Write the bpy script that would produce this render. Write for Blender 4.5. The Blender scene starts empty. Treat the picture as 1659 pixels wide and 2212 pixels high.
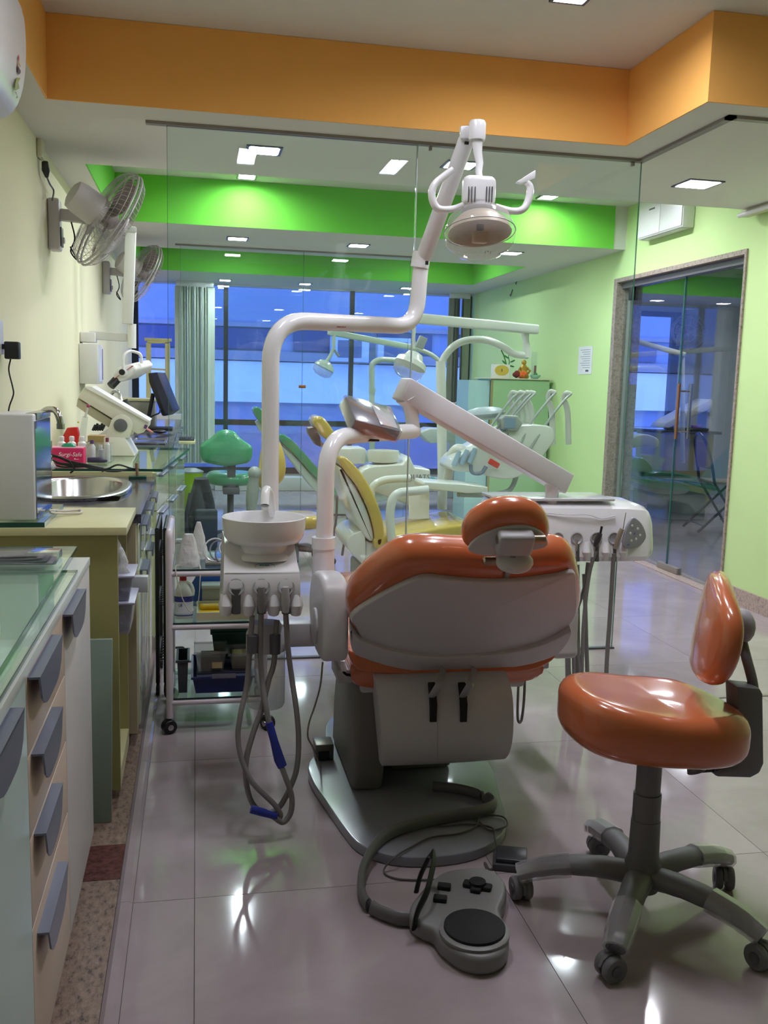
import bpy, bmesh, math, random
from mathutils import Vector, Matrix

random.seed(11)
scene = bpy.context.scene
col = scene.collection

# ------------------------------------------------------------------ camera
FPX, YAW, PITCH, ROLL, EYE = 2018.74, 0.199934, 0.138507, 0.02664, 1.25
FW, FH = 1659.0, 2212.0
_f = Vector((math.sin(YAW) * math.cos(PITCH), math.cos(YAW) * math.cos(PITCH), -math.sin(PITCH)))
_r0 = Vector((math.cos(YAW), -math.sin(YAW), 0.0))
_u0 = _r0.cross(_f)
_r = _r0 * math.cos(ROLL) + _u0 * math.sin(ROLL)
_u = _u0 * math.cos(ROLL) - _r0 * math.sin(ROLL)
cam_data = bpy.data.cameras.new('camera')
cam = bpy.data.objects.new('camera', cam_data)
col.objects.link(cam)
cam.matrix_world = Matrix(((_r.x, _u.x, -_f.x, 0.0), (_r.y, _u.y, -_f.y, 0.0), (_r.z, _u.z, -_f.z, EYE), (0, 0, 0, 1)))
cam_data.sensor_fit = 'VERTICAL'
cam_data.sensor_height = 24.0
cam_data.lens = 24.0 * FPX / FH
cam_data.clip_start = 0.05
cam_data.clip_end = 200
scene.camera = cam

# ------------------------------------------------------------------ world (blue dusk) and exposure
world = bpy.data.worlds.new('dusk_sky')
scene.world = world
world.use_nodes = True
bg = world.node_tree.nodes['Background']
bg.inputs[0].default_value = (0.19, 0.31, 0.93, 1)
bg.inputs[1].default_value = 3.0
vs = scene.view_settings
vs.view_transform = 'Standard'
vs.look = 'None'
vs.gamma = 1.0
vs.use_curve_mapping = False
vs.exposure = 0.50
scene.cycles.transparent_max_bounces = 24
scene.cycles.max_bounces = 8
scene.cycles.diffuse_bounces = 4
scene.cycles.glossy_bounces = 4
scene.cycles.use_light_tree = False
LAMP_COLOR = (0.90, 0.91, 1.0)
LAMP_POWER = 100.0        # emission of the ceiling fittings


# ------------------------------------------------------------------ measuring helpers
def pt(x, y, Y):
    d = _f + _r * ((x - FW / 2) / FPX) - _u * ((y - FH / 2) / FPX)
    t = Y / d.y
    return Vector((d.x * t, Y, EYE + d.z * t))

def ptz(x, y, z=0.0):
    d = _f + _r * ((x - FW / 2) / FPX) - _u * ((y - FH / 2) / FPX)
    t = (z - EYE) / d.z
    return Vector((d.x * t, d.y * t, z))

def ptx(x, y, X):
    d = _f + _r * ((x - FW / 2) / FPX) - _u * ((y - FH / 2) / FPX)
    t = X / d.x
    return Vector((X, d.y * t, EYE + d.z * t))

def ptn(x, y, p0, n):
    d = _f + _r * ((x - FW / 2) / FPX) - _u * ((y - FH / 2) / FPX)
    c = Vector((0, 0, EYE))
    t = (Vector(p0) - c).dot(n) / d.dot(n)
    return c + d * t


# ------------------------------------------------------------------ materials
MATS = {}

def lin(c):
    out = []
    for v in c:
        v = v / 255.0
        out.append(v / 12.92 if v <= 0.04045 else ((v + 0.055) / 1.055) ** 2.4)
    return tuple(out)

def mat(name, rgb, rough=0.5, metal=0.0, coat=0.0, var=0.05, scale=18.0, bump=0.0, bscale=120.0, ior=1.5, emit=0.0, trans=0.0, sheen=0.0):
    if name in MATS:
        return MATS[name]
    m = bpy.data.materials.new(name)
    m.use_nodes = True
    nt = m.node_tree
    b = nt.nodes['Principled BSDF']
    c = lin(rgb)
    tc = nt.nodes.new('ShaderNodeTexCoord')
    nz = nt.nodes.new('ShaderNodeTexNoise')
    nz.inputs['Scale'].default_value = scale
    nz.inputs['Detail'].default_value = 3.0
    nt.links.new(tc.outputs['Object'], nz.inputs['Vector'])
    mx = nt.nodes.new('ShaderNodeMix')
    mx.data_type = 'RGBA'
    mx.inputs['A'].default_value = tuple(max(0.0, v * (1 - var)) for v in c) + (1,)
    mx.inputs['B'].default_value = tuple(min(1.0, v * (1 + var)) for v in c) + (1,)
    nt.links.new(nz.outputs['Fac'], mx.inputs['Factor'])
    nt.links.new(mx.outputs['Result'], b.inputs['Base Color'])
    b.inputs['Roughness'].default_value = rough
    b.inputs['Metallic'].default_value = metal
    b.inputs['IOR'].default_value = ior
    b.inputs['Coat Weight'].default_value = coat
    b.inputs['Coat Roughness'].default_value = 0.06
    if emit > 0:
        b.inputs['Emission Color'].default_value = c + (1,)
        b.inputs['Emission Strength'].default_value = emit
    if bump > 0:
        n2 = nt.nodes.new('ShaderNodeTexNoise')
        n2.inputs['Scale'].default_value = bscale
        nt.links.new(tc.outputs['Object'], n2.inputs['Vector'])
        bp = nt.nodes.new('ShaderNodeBump')
        bp.inputs['Strength'].default_value = bump
        bp.inputs['Distance'].default_value = 0.01
        nt.links.new(n2.outputs['Fac'], bp.inputs['Height'])
        nt.links.new(bp.outputs['Normal'], b.inputs['Normal'])
    MATS[name] = m
    return m

def glass(name, tint, rough=0.0, refl=1.0, haze=0.0, haze_col=(230, 235, 235)):
    """clear sheet: tinted see-through plus mirror by Fresnel, optional milky haze"""
    if name in MATS:
        return MATS[name]
    m = bpy.data.materials.new(name)
    m.use_nodes = True
    nt = m.node_tree
    nt.nodes.remove(nt.nodes['Principled BSDF'])
    out = nt.nodes['Material Output']
    tr = nt.nodes.new('ShaderNodeBsdfTransparent')
    tr.inputs[0].default_value = tuple(tint) + (1,)
    gl = nt.nodes.new('ShaderNodeBsdfGlossy')
    gl.inputs['Color'].default_value = (1, 1, 1, 1)
    gl.inputs['Roughness'].default_value = rough
    fr = nt.nodes.new('ShaderNodeFresnel')
    geo = nt.nodes.new('ShaderNodeNewGeometry')
    im = nt.nodes.new('ShaderNodeMapRange')            # same reflectance from both sides of the sheet
    im.inputs['To Min'].default_value = 1.45
    im.inputs['To Max'].default_value = 1.0 / 1.45
    nt.links.new(geo.outputs['Backfacing'], im.inputs['Value'])
    nt.links.new(im.outputs['Result'], fr.inputs['IOR'])
    mul = nt.nodes.new('ShaderNodeMath')
    mul.operation = 'MULTIPLY'
    mul.inputs[1].default_value = refl
    nt.links.new(fr.outputs[0], mul.inputs[0])
    mx = nt.nodes.new('ShaderNodeMixShader')
    nt.links.new(mul.outputs[0], mx.inputs[0])
    src = tr.outputs[0]
    if haze > 0:
        df = nt.nodes.new('ShaderNodeBsdfDiffuse')
        df.inputs[0].default_value = lin(haze_col) + (1,)
        nz = nt.nodes.new('ShaderNodeTexNoise')
        nz.inputs['Scale'].default_value = 3.0
        nz.inputs['Detail'].default_value = 6.0
        tc = nt.nodes.new('ShaderNodeTexCoord')
        nt.links.new(tc.outputs['Object'], nz.inputs['Vector'])
        m2 = nt.nodes.new('ShaderNodeMath')
        m2.operation = 'MULTIPLY'
        m2.inputs[1].default_value = haze * 2
        nt.links.new(nz.outputs['Fac'], m2.inputs[0])
        hm = nt.nodes.new('ShaderNodeMixShader')
        nt.links.new(m2.outputs[0], hm.inputs[0])
        nt.links.new(tr.outputs[0], hm.inputs[1])
        nt.links.new(df.outputs[0], hm.inputs[2])
        src = hm.outputs[0]
    nt.links.new(src, mx.inputs[1])
    nt.links.new(gl.outputs[0], mx.inputs[2])
    nt.links.new(mx.outputs[0], out.inputs['Surface'])
    MATS[name] = m
    return m

def emitter(name, rgb, strength):
    if name in MATS:
        return MATS[name]
    m = bpy.data.materials.new(name)
    m.use_nodes = True
    nt = m.node_tree
    nt.nodes.remove(nt.nodes['Principled BSDF'])
    e = nt.nodes.new('ShaderNodeEmission')
    e.inputs[0].default_value = tuple(rgb) + (1,)
    e.inputs[1].default_value = strength
    nt.links.new(e.outputs[0], nt.nodes['Material Output'].inputs['Surface'])
    MATS[name] = m
    return m

def speckle(name, base, dark, light, rough=0.25, scale=60.0, stretch=(1, 1, 1)):
    """granite: coarse cloud plus fine grains"""
    if name in MATS:
        return MATS[name]
    m = mat(name, base, rough)
    nt = m.node_tree
    b = nt.nodes['Principled BSDF']
    tc = nt.nodes.new('ShaderNodeTexCoord')
    mp = nt.nodes.new('ShaderNodeMapping')
    mp.inputs['Scale'].default_value = stretch
    nt.links.new(tc.outputs['Object'], mp.inputs['Vector'])
    n1 = nt.nodes.new('ShaderNodeTexNoise')
    n1.inputs['Scale'].default_value = scale
    n1.inputs['Detail'].default_value = 8.0
    n1.inputs['Roughness'].default_value = 0.75
    nt.links.new(mp.outputs[0], n1.inputs['Vector'])
    cr = nt.nodes.new('ShaderNodeValToRGB')
    el = cr.color_ramp.elements
    el[0].position, el[0].color = 0.36, lin(dark) + (1,)
    el[1].position, el[1].color = 0.68, lin(light) + (1,)
    e = cr.color_ramp.elements.new(0.47)
    e.color = lin(base) + (1,)
    nt.links.new(n1.outputs['Fac'], cr.inputs['Fac'])
    nt.links.new(cr.outputs['Color'], b.inputs['Base Color'])
    return m

def tile_mat(name, base, alt):
    m = mat(name, base, 0.10)
    nt = m.node_tree
    b = nt.nodes['Principled BSDF']
    tc = nt.nodes.new('ShaderNodeTexCoord')
    n1 = nt.nodes.new('ShaderNodeTexNoise')
    n1.inputs['Scale'].default_value = 2.2
    n1.inputs['Detail'].default_value = 9.0
    n1.inputs['Roughness'].default_value = 0.62
    n1.inputs['Distortion'].default_value = 0.6
    nt.links.new(tc.outputs['Object'], n1.inputs['Vector'])
    cr = nt.nodes.new('ShaderNodeValToRGB')
    el = cr.color_ramp.elements
    el[0].position, el[0].color = 0.30, lin(alt) + (1,)
    el[1].position, el[1].color = 0.62, lin(base) + (1,)
    nt.links.new(n1.outputs['Fac'], cr.inputs['Fac'])
    nt.links.new(cr.outputs['Color'], b.inputs['Base Color'])
    n2 = nt.nodes.new('ShaderNodeTexNoise')
    n2.inputs['Scale'].default_value = 7.0
    n2.inputs['Detail'].default_value = 3.0
    nt.links.new(tc.outputs['Object'], n2.inputs['Vector'])
    mr = nt.nodes.new('ShaderNodeMapRange')
    mr.inputs['To Min'].default_value = 0.03
    mr.inputs['To Max'].default_value = 0.12
    nt.links.new(n2.outputs['Fac'], mr.inputs['Value'])
    nt.links.new(mr.outputs['Result'], b.inputs['Roughness'])
    return m


# ------------------------------------------------------------------ mesh builder
OFF = {}

def spl(pts, n=8, closed=False):
    P = [Vector(p) for p in pts]
    if len(P) < 3:
        return P
    out = []
    N = len(P)
    rng = range(N) if closed else range(N - 1)
    for i in rng:
        p1, p2 = P[i], P[(i + 1) % N]
        p0 = P[(i - 1) % N] if (closed or i > 0) else p1 * 2 - p2
        p3 = P[(i + 2) % N] if (closed or i + 2 < N) else p2 * 2 - p1
        for k in range(n):
            t = k / n
            out.append(0.5 * ((2 * p1) + (p2 - p0) * t + (2 * p0 - 5 * p1 + 4 * p2 - p3) * t * t + (3 * p1 - p0 - 3 * p2 + p3) * t ** 3))
    if not closed:
        out.append(P[-1])
    return out

def fillet(pts, r, n=7):
    P = [Vector(p) for p in pts]
    rr = r if isinstance(r, (list, tuple)) else [r] * len(P)
    out = [P[0]]
    for i in range(1, len(P) - 1):
        a, b, c = P[i - 1], P[i], P[i + 1]
        d1, d2 = (a - b), (c - b)
        l1, l2 = d1.length, d2.length
        k = min(rr[i], l1 * 0.49, l2 * 0.49)
        s, e = b + d1.normalized() * k, b + d2.normalized() * k
        for j in range(n + 1):
            t = j / n
            out.append(s * (1 - t) ** 2 + b * 2 * t * (1 - t) + e * t * t)
    out.append(P[-1])
    return out

class MB:
    def __init__(self):
        self.v = []
        self.f = []

    def add(self, vs, fs):
        o = len(self.v)
        self.v += [Vector(v) for v in vs]
        self.f += [tuple(i + o for i in f) for f in fs]
        return self

    def box(self, x0, x1, y0, y1, z0, z1):
        vs = [(x0, y0, z0), (x1, y0, z0), (x1, y1, z0), (x0, y1, z0), (x0, y0, z1), (x1, y0, z1), (x1, y1, z1), (x0, y1, z1)]
        return self.add(vs, [(0, 3, 2, 1), (4, 5, 6, 7), (0, 1, 5, 4), (1, 2, 6, 5), (2, 3, 7, 6), (3, 0, 4, 7)])

    def obox(self, c, size, R=None):
        R = R or Matrix.Identity(3)
        c = Vector(c)
        hx, hy, hz = size[0] / 2, size[1] / 2, size[2] / 2
        vs = [c + R @ Vector(v) for v in [(-hx, -hy, -hz), (hx, -hy, -hz), (hx, hy, -hz), (-hx, hy, -hz), (-hx, -hy, hz), (hx, -hy, hz), (hx, hy, hz), (-hx, hy, hz)]]
        return self.add(vs, [(0, 3, 2, 1), (4, 5, 6, 7), (0, 1, 5, 4), (1, 2, 6, 5), (2, 3, 7, 6), (3, 0, 4, 7)])

    def bar(self, a, b, w, h, up=(0, 0, 1)):
        a, b = Vector(a), Vector(b)
        d = (b - a).normalized()
        up = Vector(up)
        s = d.cross(up)
        if s.length < 1e-4:
            s = d.cross(Vector((0, 1, 0)))
        s.normalize()
        u = s.cross(d)
        vs = []
        for p in (a, b):
            for (i, j) in ((-1, -1), (1, -1), (1, 1), (-1, 1)):
                vs.append(p + s * (w / 2 * i) + u * (h / 2 * j))
        return self.add(vs, [(3, 2, 1, 0), (4, 5, 6, 7), (0, 1, 5, 4), (1, 2, 6, 5), (2, 3, 7, 6), (3, 0, 4, 7)])

    def prism(self, outline, vec):
        P = [Vector(p) for p in outline]
        n = len(P)
        vec = Vector(vec)
        vs = P + [p + vec for p in P]
        fs = [tuple(range(n - 1, -1, -1)), tuple(range(n, 2 * n))]
        fs += [(i, (i + 1) % n, n + (i + 1) % n, n + i) for i in range(n)]
        return self.add(vs, fs)

    def loft(self, rings, cap=True, closed=False):
        n = len(rings[0])
        vs = [p for r in rings for p in r]
        fs = []
        m = len(rings)
        for k in range(m if closed else m - 1):
            k2 = (k + 1) % m
            for i in range(n):
                fs.append((k * n + i, k * n + (i + 1) % n, k2 * n + (i + 1) % n, k2 * n + i))
        if cap and not closed:
            fs.append(tuple(range(n - 1, -1, -1)))
            fs.append(tuple((m - 1) * n + i for i in range(n)))
        return self.add(vs, fs)

    def tube(self, pts, r, n=12, cap=True, flat=1.0, up=None):
        P = [Vector(p) for p in pts]
        Q = [P[0]]
        for p in P[1:]:
            if (p - Q[-1]).length > 1e-5:
                Q.append(p)
        P = Q
        m = len(P)
        rr = list(r) if isinstance(r, (list, tuple)) else [r] * m
        if len(rr) != m:
            rr = [rr[min(len(rr) - 1, int(i * len(rr) / m))] for i in range(m)]
        T = []
        for i in range(m):
            d = (P[min(m - 1, i + 1)] - P[max(0, i - 1)]).normalized()
            T.append(d)
        ref = Vector(up) if up else (Vector((0, 0, 1)) if abs(T[0].z) < 0.9 else Vector((1, 0, 0)))
        s = T[0].cross(ref).normalized()
        rings = []
        for i in range(m):
            if up:
                s2 = T[i].cross(ref)
                if s2.length > 1e-3:
                    s = s2.normalized()
            else:
                s = (s - T[i] * s.dot(T[i])).normalized()
            u = s.cross(T[i])
            rings.append([P[i] + (s * math.cos(2 * math.pi * k / n) + u * (flat * math.sin(2 * math.pi * k / n))) * rr[i] for k in range(n)])
        return self.loft(rings, cap)

    def lathe(self, prof, c=(0, 0, 0), axis=(0, 0, 1), n=24, cap=True):
        c = Vector(c)
        q = Vector((0, 0, 1)).rotation_difference(Vector(axis).normalized())
        rings = [[c + q @ Vector((r * math.cos(2 * math.pi * k / n), r * math.sin(2 * math.pi * k / n), z)) for k in range(n)] for r, z in prof]
        return self.loft(rings, cap)

    def ball(self, c, r, n=14, m=8, sc=(1, 1, 1), R=None):
        c = Vector(c)
        R = R or Matrix.Identity(3)
        rings = []
        for j in range(1, m):
            a = -math.pi / 2 + math.pi * j / m
            rings.append([c + R @ Vector((r * sc[0] * math.cos(a) * math.cos(2 * math.pi * k / n), r * sc[1] * math.cos(a) * math.sin(2 * math.pi * k / n), r * sc[2] * math.sin(a))) for k in range(n)])
        o = len(self.v)
        self.loft(rings, False)
        a = len(self.v)
        self.v += [c + R @ Vector((0, 0, -r * sc[2])), c + R @ Vector((0, 0, r * sc[2]))]
        last = o + (m - 2) * n
        for k in range(n):
            self.f.append((o + (k + 1) % n, o + k, a))
            self.f.append((last + k, last + (k + 1) % n, a + 1))
        return self

    def cushion(self, outline, M, t, r=None, crown=0.0, fn=None, steps=5, rings=4, dish=0.0):
        """upholstery: closed 2-D outline (ccw), rounded rim, domed top; M maps local to world"""
        P = [Vector((p[0], p[1])) for p in outline]
        n = len(P)
        area = sum(P[i].x * P[(i + 1) % n].y - P[(i + 1) % n].x * P[i].y for i in range(n))
        if area < 0:
            P.reverse()
        r = min(r or t / 2, t / 2)
        nrm = []
        for i in range(n):
            d = P[(i + 1) % n] - P[i - 1]
            nrm.append(Vector((-d.y, d.x)).normalized())
        c = sum(P, Vector((0, 0))) / n
        R = []
        def ring(inset, z, s=1.0):
            out = []
            for i in range(n):
                q = P[i] + nrm[i] * inset
                q = c + (q - c) * s
                out.append(Vector((q.x, q.y, z)))
            R.append(out)
        for s in ((0.25, 0.6, 0.85) if rings else ()):
            ring(r, -t / 2 - dish * (1 - s * s), s)
        for k in range(steps + 1):
            a = -math.pi / 2 + math.pi / 2 * k / steps
            ring(r * (1 - math.cos(a)), -t / 2 + r + r * math.sin(a))
        for k in range(0 if t / 2 - r > 1e-4 else 1, steps + 1):
            a = math.pi / 2 * k / steps
            ring(r * (1 - math.cos(a)), t / 2 - r + r * math.sin(a))
        for k in range(1, rings + 1):
            s = 1 - k / (rings + 0.6)
            ring(r, t / 2 + crown * (1 - s * s), s)
        rr = []
        for g in R:
            rr.append([M @ Vector(fn(p) if fn else p) for p in g])
        return self.loft(rr, True)

    def build(self, name, m, parent=None, bevel=0.0, smooth=38, segs=2, sub=0):
        me = bpy.data.meshes.new(name)
        o = OFF.get(parent.name, Vector((0, 0, 0))) if parent else Vector((0, 0, 0))
        me.from_pydata([tuple(v - o) for v in self.v], [], self.f)
        bm = bmesh.new()
        bm.from_mesh(me)
        bmesh.ops.recalc_face_normals(bm, faces=bm.faces[:])
        if bevel > 0:
            ed = [e for e in bm.edges if len(e.link_faces) == 2 and e.calc_face_angle(0) > math.radians(30)]
            bmesh.ops.bevel(bm, geom=ed, offset=bevel, segments=segs, profile=0.5, affect='EDGES', clamp_overlap=True)
        bm.to_mesh(me)
        bm.free()
        if smooth:
            for p in me.polygons:
                p.use_smooth = True
            me.set_sharp_from_angle(angle=math.radians(smooth))
        me.materials.append(m)
        ob = bpy.data.objects.new(name, me)
        col.objects.link(ob)
        if parent:
            ob.parent = parent
            OFF[ob.name] = o
        if sub:
            md = ob.modifiers.new('soft', 'SUBSURF')
            md.levels = md.render_levels = sub
        return ob

def thing(name, label, cat, loc=(0, 0, 0), group=None):
    o = bpy.data.objects.new(name, None)
    o.empty_display_size = 0.05
    col.objects.link(o)
    o.location = loc
    OFF[o.name] = Vector(loc)
    o['label'] = label
    o['category'] = cat
    if group:
        o['group'] = group
    return o

def tag(o, label, cat, group=None, kind=None):
    o['label'] = label
    o['category'] = cat
    if group:
        o['group'] = group
    if kind:
        o['kind'] = kind
    return o

def struct(o, label=None):
    o['kind'] = 'structure'
    if label:
        o['label'] = label
    return o

def sroot(name, loc=(0, 0, 0), label=None):
    o = bpy.data.objects.new(name, None)
    col.objects.link(o)
    o.location = loc
    OFF[o.name] = Vector(loc)
    o['kind'] = 'structure'
    if label:
        o['label'] = label
    return o

def copy_tree(o, parent=None):
    c = o.copy()
    col.objects.link(c)
    c.parent = parent
    for ch in o.children:
        copy_tree(ch, c)
    return c

def mesh_obj(me, name, m, parent=None, loc=None, M=None):
    ob = bpy.data.objects.new(name, me)
    col.objects.link(ob)
    if parent:
        ob.parent = parent
    if M is not None:
        ob.matrix_local = M
    elif loc is not None:
        ob.location = loc
    return ob

def rrect(w, h, r, n=5):
    out = []
    for cx_, cy_, a0 in ((w / 2 - r, h / 2 - r, 0), (-w / 2 + r, h / 2 - r, 90), (-w / 2 + r, -h / 2 + r, 180), (w / 2 - r, -h / 2 + r, 270)):
        for k in range(n + 1):
            a = math.radians(a0 + 90 * k / n)
            out.append((cx_ + r * math.cos(a), cy_ + r * math.sin(a)))
    return out

def ell(a, b, n=28, e=1.0):
    out = []
    for k in range(n):
        t = 2 * math.pi * k / n
        c, s = math.cos(t), math.sin(t)
        out.append((a * math.copysign(abs(c) ** e, c), b * math.copysign(abs(s) ** e, s)))
    return out

def frame(o, x, y):
    """4x4 from origin and two axes"""
    x = Vector(x).normalized()
    y = Vector(y)
    y = (y - x * y.dot(x)).normalized()
    z = x.cross(y)
    o = Vector(o)
    return Matrix(((x.x, y.x, z.x, o.x), (x.y, y.y, z.y, o.y), (x.z, y.z, z.z, o.z), (0, 0, 0, 1)))

def text(body, size, M, m, parent, name='lettering', thick=0.0006, font_shear=0.0):
    cu = bpy.data.curves.new(name, 'FONT')
    cu.body = body
    cu.size = size
    cu.extrude = thick
    cu.shear = font_shear
    cu.align_x = 'CENTER'
    cu.align_y = 'CENTER'
    cu.resolution_u = 2
    tmp = bpy.data.objects.new('tmp_text', cu)
    col.objects.link(tmp)
    dg = bpy.context.evaluated_depsgraph_get()
    me = bpy.data.meshes.new_from_object(tmp.evaluated_get(dg))
    bpy.data.objects.remove(tmp)
    bpy.data.curves.remove(cu)
    me.materials.clear()
    me.materials.append(m)
    me.transform(M)
    o = OFF.get(parent.name, Vector((0, 0, 0))) if parent else Vector((0, 0, 0))
    me.transform(Matrix.Translation(-o))
    ob = bpy.data.objects.new(name, me)
    col.objects.link(ob)
    if parent:
        ob.parent = parent
        OFF[ob.name] = o
    return ob

# ------------------------------------------------------------------ shared materials
WHITE_PAINT = mat('ceiling_paint', (214, 211, 206), 0.9, var=0.02, scale=4)
ORANGE_PAINT = mat('orange_paint', (248, 184, 96), 0.85, var=0.03, scale=5)
GREEN_PAINT = mat('green_paint', (104, 194, 58), 0.85, var=0.03, scale=5)
CREAM_PAINT = mat('cream_wall_paint', (228, 224, 192), 0.85, var=0.03, scale=3)
LIME_PAINT = mat('lime_wall_paint', (198, 226, 158), 0.85, var=0.03, scale=3)
WHITE_WALL = mat('white_wall_paint', (215, 218, 215), 0.85, var=0.03, scale=3)
GREY_METAL = mat('grey_metal', (150, 142, 136), 0.45, 0.4)
CHROME = mat('chrome', (215, 215, 215), 0.08, 1.0, var=0.02)
STEEL = mat('brushed_steel', (190, 190, 190), 0.22, 1.0, var=0.06, scale=40)
BLACK = mat('black_plastic', (20, 20, 23), 0.45, var=0.1)
RUBBER = mat('black_rubber', (16, 16, 17), 0.75, var=0.1, bump=0.2, bscale=400)
WHITE_PLASTIC = mat('white_plastic', (222, 220, 222), 0.3, var=0.02)
WHITE_ENAMEL = mat('white_enamel', (232, 231, 233), 0.18, coat=0.4, var=0.015)
GREY_PLASTIC = mat('grey_plastic', (178, 176, 180), 0.42, var=0.03)
HOSE_GREY = mat('grey_hose', (128, 124, 124), 0.5, var=0.04)
DARK_GREY = mat('dark_grey_plastic', (88, 88, 94), 0.45, var=0.05)
DARK_FRAME = mat('dark_window_frame', (22, 24, 38), 0.5, var=0.05)
CLEAR = glass('clear_glass', (0.90, 0.97, 0.94))
PARTITION = glass('partition_glass', (0.925, 0.985, 0.965), refl=1.0, haze=0.012, haze_col=(190, 215, 205))
WINDOW_GLASS = glass('window_glass', (0.86, 0.92, 1.0), haze=0.02, haze_col=(150, 190, 215))
GLASS_EDGE = mat('glass_edge_green', (58, 105, 92), 0.15, var=0.05)

# ================================================================== THE ROOM
LOW, HIGH = 2.272, 2.58            # soffit and coffer heights
XL, XR = -0.69, 3.14               # side walls
YB, YW = -2.2, 10.7                # wall behind the camera, window wall
G1, G2 = 4.09, 7.68                # the two glass partitions
TILE_A = tile_mat('polished_tile', (178, 164, 169), (158, 144, 148))
GROUT = mat('grout', (120, 108, 102), 0.8)
GRANITE = speckle('beige_granite', (134, 112, 100), (62, 48, 46), (168, 142, 128), 0.3, 75, (1, 0.5, 1))
RED_GRANITE = speckle('red_granite', (92, 52, 50), (58, 30, 32), (118, 74, 68), 0.25, 50)

floor = struct(MB().box(XL, XR, YB, YW, -0.06, -0.004).build('floor', GROUT))
TX = [-0.15, -0.006, 0.758, 1.522, 2.286, 3.05, XR]
y0 = 2.154 - 0.839 * 5
rows = [y0 + 0.839 * k for k in range(16)]
meshes = {}
for i in range(len(TX) - 1):
    w = TX[i + 1] - TX[i]
    for j in range(len(rows) - 1):
        d = min(rows[j + 1], YW) - rows[j]
        key = (round(w, 3), round(d, 3))
        if key not in meshes:
            ob = MB().box(0.0008, w - 0.0008, 0.0008, d - 0.0008, -0.004, 0).build('tile', TILE_A, floor, smooth=0)
            meshes[key] = ob.data
        else:
            ob = mesh_obj(meshes[key], 'tile', TILE_A, floor)
        ob.location = (TX[i], rows[j], 0)
# bevelled tile nosing and the older granite strip along the cabinets
for k in range(6):
    a, b = 0.475 + 0.839 * k, 0.475 + 0.839 * (k + 1)
    MB().prism([(-0.187, a, -0.004), (-0.1505, a, -0.004), (-0.1505, a, 0.0), (-0.160, a, 0.006), (-0.178, a, 0.006), (-0.187, a, 0.0)], (0, b - a - 0.001, 0)).build('edge_tile', TILE_A, floor, smooth=0)
for a, b, m in ((0.2, 1.27, GRANITE), (1.272, 2.27, GRANITE), (2.272, 2.45, RED_GRANITE), (2.452, 3.30, GRANITE)):
    MB().box(XL, -0.1885, a, b, -0.004, 0.0).build('granite_slab', m, floor, smooth=0)

# ---- walls
struct(MB().box(XL - 0.12, XL, YB, YW, -0.06, 2.7).build('wall_left', CREAM_PAINT, smooth=0))
DY0, DY1, DH = 5.06, 6.83, 2.07
wr = struct(MB().box(XR, XR + 0.14, YB, DY0, -0.06, 2.7).box(XR, XR + 0.14, DY1, YW, -0.06, 2.7).box(XR, XR + 0.14, DY0, DY1, DH, 2.7).build('wall_right', LIME_PAINT, smooth=0))
struct(MB().box(XL - 0.12, XR + 0.14, YB - 0.12, YB, -0.06, 2.7).build('wall_rear', CREAM_PAINT, smooth=0))
STONE = speckle('stone_skirting', (172, 152, 142), (120, 102, 96), (196, 178, 168), 0.4, 70)
struct(MB().box(XR - 0.014, XR - 0.0005, YB, DY0 - 0.03, 0, 0.10).build('baseboard_right', STONE, smooth=0))
wb = struct(MB().box(XL, XR, YW, YW + 0.15, -0.06, 0.175).box(XL, XR, YW, YW + 0.15, 2.255, 2.7).build('wall_window', WHITE_WALL, smooth=0))
struct(MB().box(0.2, XR - 0.02, YW - 0.22, YW - 0.002, 0.001, 0.155).build('trim_1', WHITE_WALL, bevel=0.008))

# ---- ceiling: slab, lowered soffits, painted coffer linings
ceil = struct(MB().box(XL, XR, YB, YW, HIGH, 2.7).build('ceiling', WHITE_PAINT, smooth=0))
def soffit(x0, x1, y0_, y1_):
    MB().box(x0, x1, y0_, y1_, LOW, HIGH - 0.001).build('soffit', WHITE_PAINT, ceil, smooth=0)
soffit(XL, -0.555, YB, 3.89)
soffit(XL, XR, 3.89, 4.99)
soffit(1.80, XR, 3.23, 3.89)
soffit(2.95, XR, YB, 3.23)
soffit(-0.555, 2.95, YB, -1.5)
soffit(XL, -0.535, 4.99, 6.69)
soffit(XL, XR, 6.69, 7.95)
soffit(XL, -0.535, 7.95, 9.60)
soffit(2.82, XR, 7.95, 9.60)
soffit(XL, XR, 9.60, YW)
t = 0.006
def lining(m, x0, x1, y0_, y1_):
    MB().box(x0, x1, y0_, y1_, LOW + 0.0005, HIGH - 0.001).build('coffer_lining', m, ceil, smooth=0)
lining(ORANGE_PAINT, -0.555, 1.80, 3.89 - t, 3.89 - 0.0005)
lining(ORANGE_PAINT, -0.5545, -0.555 + t, -1.5, 3.89 - t)
lining(ORANGE_PAINT, 1.80 - t, 1.7995, 3.23, 3.89 - t)
lining(ORANGE_PAINT, 1.80 - t, 2.95, 3.23 - t, 3.2295)
lining(ORANGE_PAINT, 2.95 - t, 2.9495, -1.5, 3.23 - t)
lining(ORANGE_PAINT, -0.55, 2.94, -1.4995, -1.5 + t)
lining(GREEN_PAINT, -0.535, XR - 0.1, 6.69 - t, 6.6895)
lining(GREEN_PAINT, -0.5345, -0.535 + t, 4.99 + t, 6.69 - t)
lining(GREEN_PAINT, -0.535, XR, 4.9905, 4.99 + t)
lining(GREEN_PAINT, -0.535, 2.82, 9.60 - t, 9.5995)
lining(GREEN_PAINT, -0.5345, -0.535 + t, 7.95 + t, 9.60 - t)
lining(GREEN_PAINT, 2.82 - t, 2.8195, 7.95 + t, 9.60 - t)
lining(GREEN_PAINT, -0.535, 2.82, 7.9505, 7.95 + t)

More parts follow.
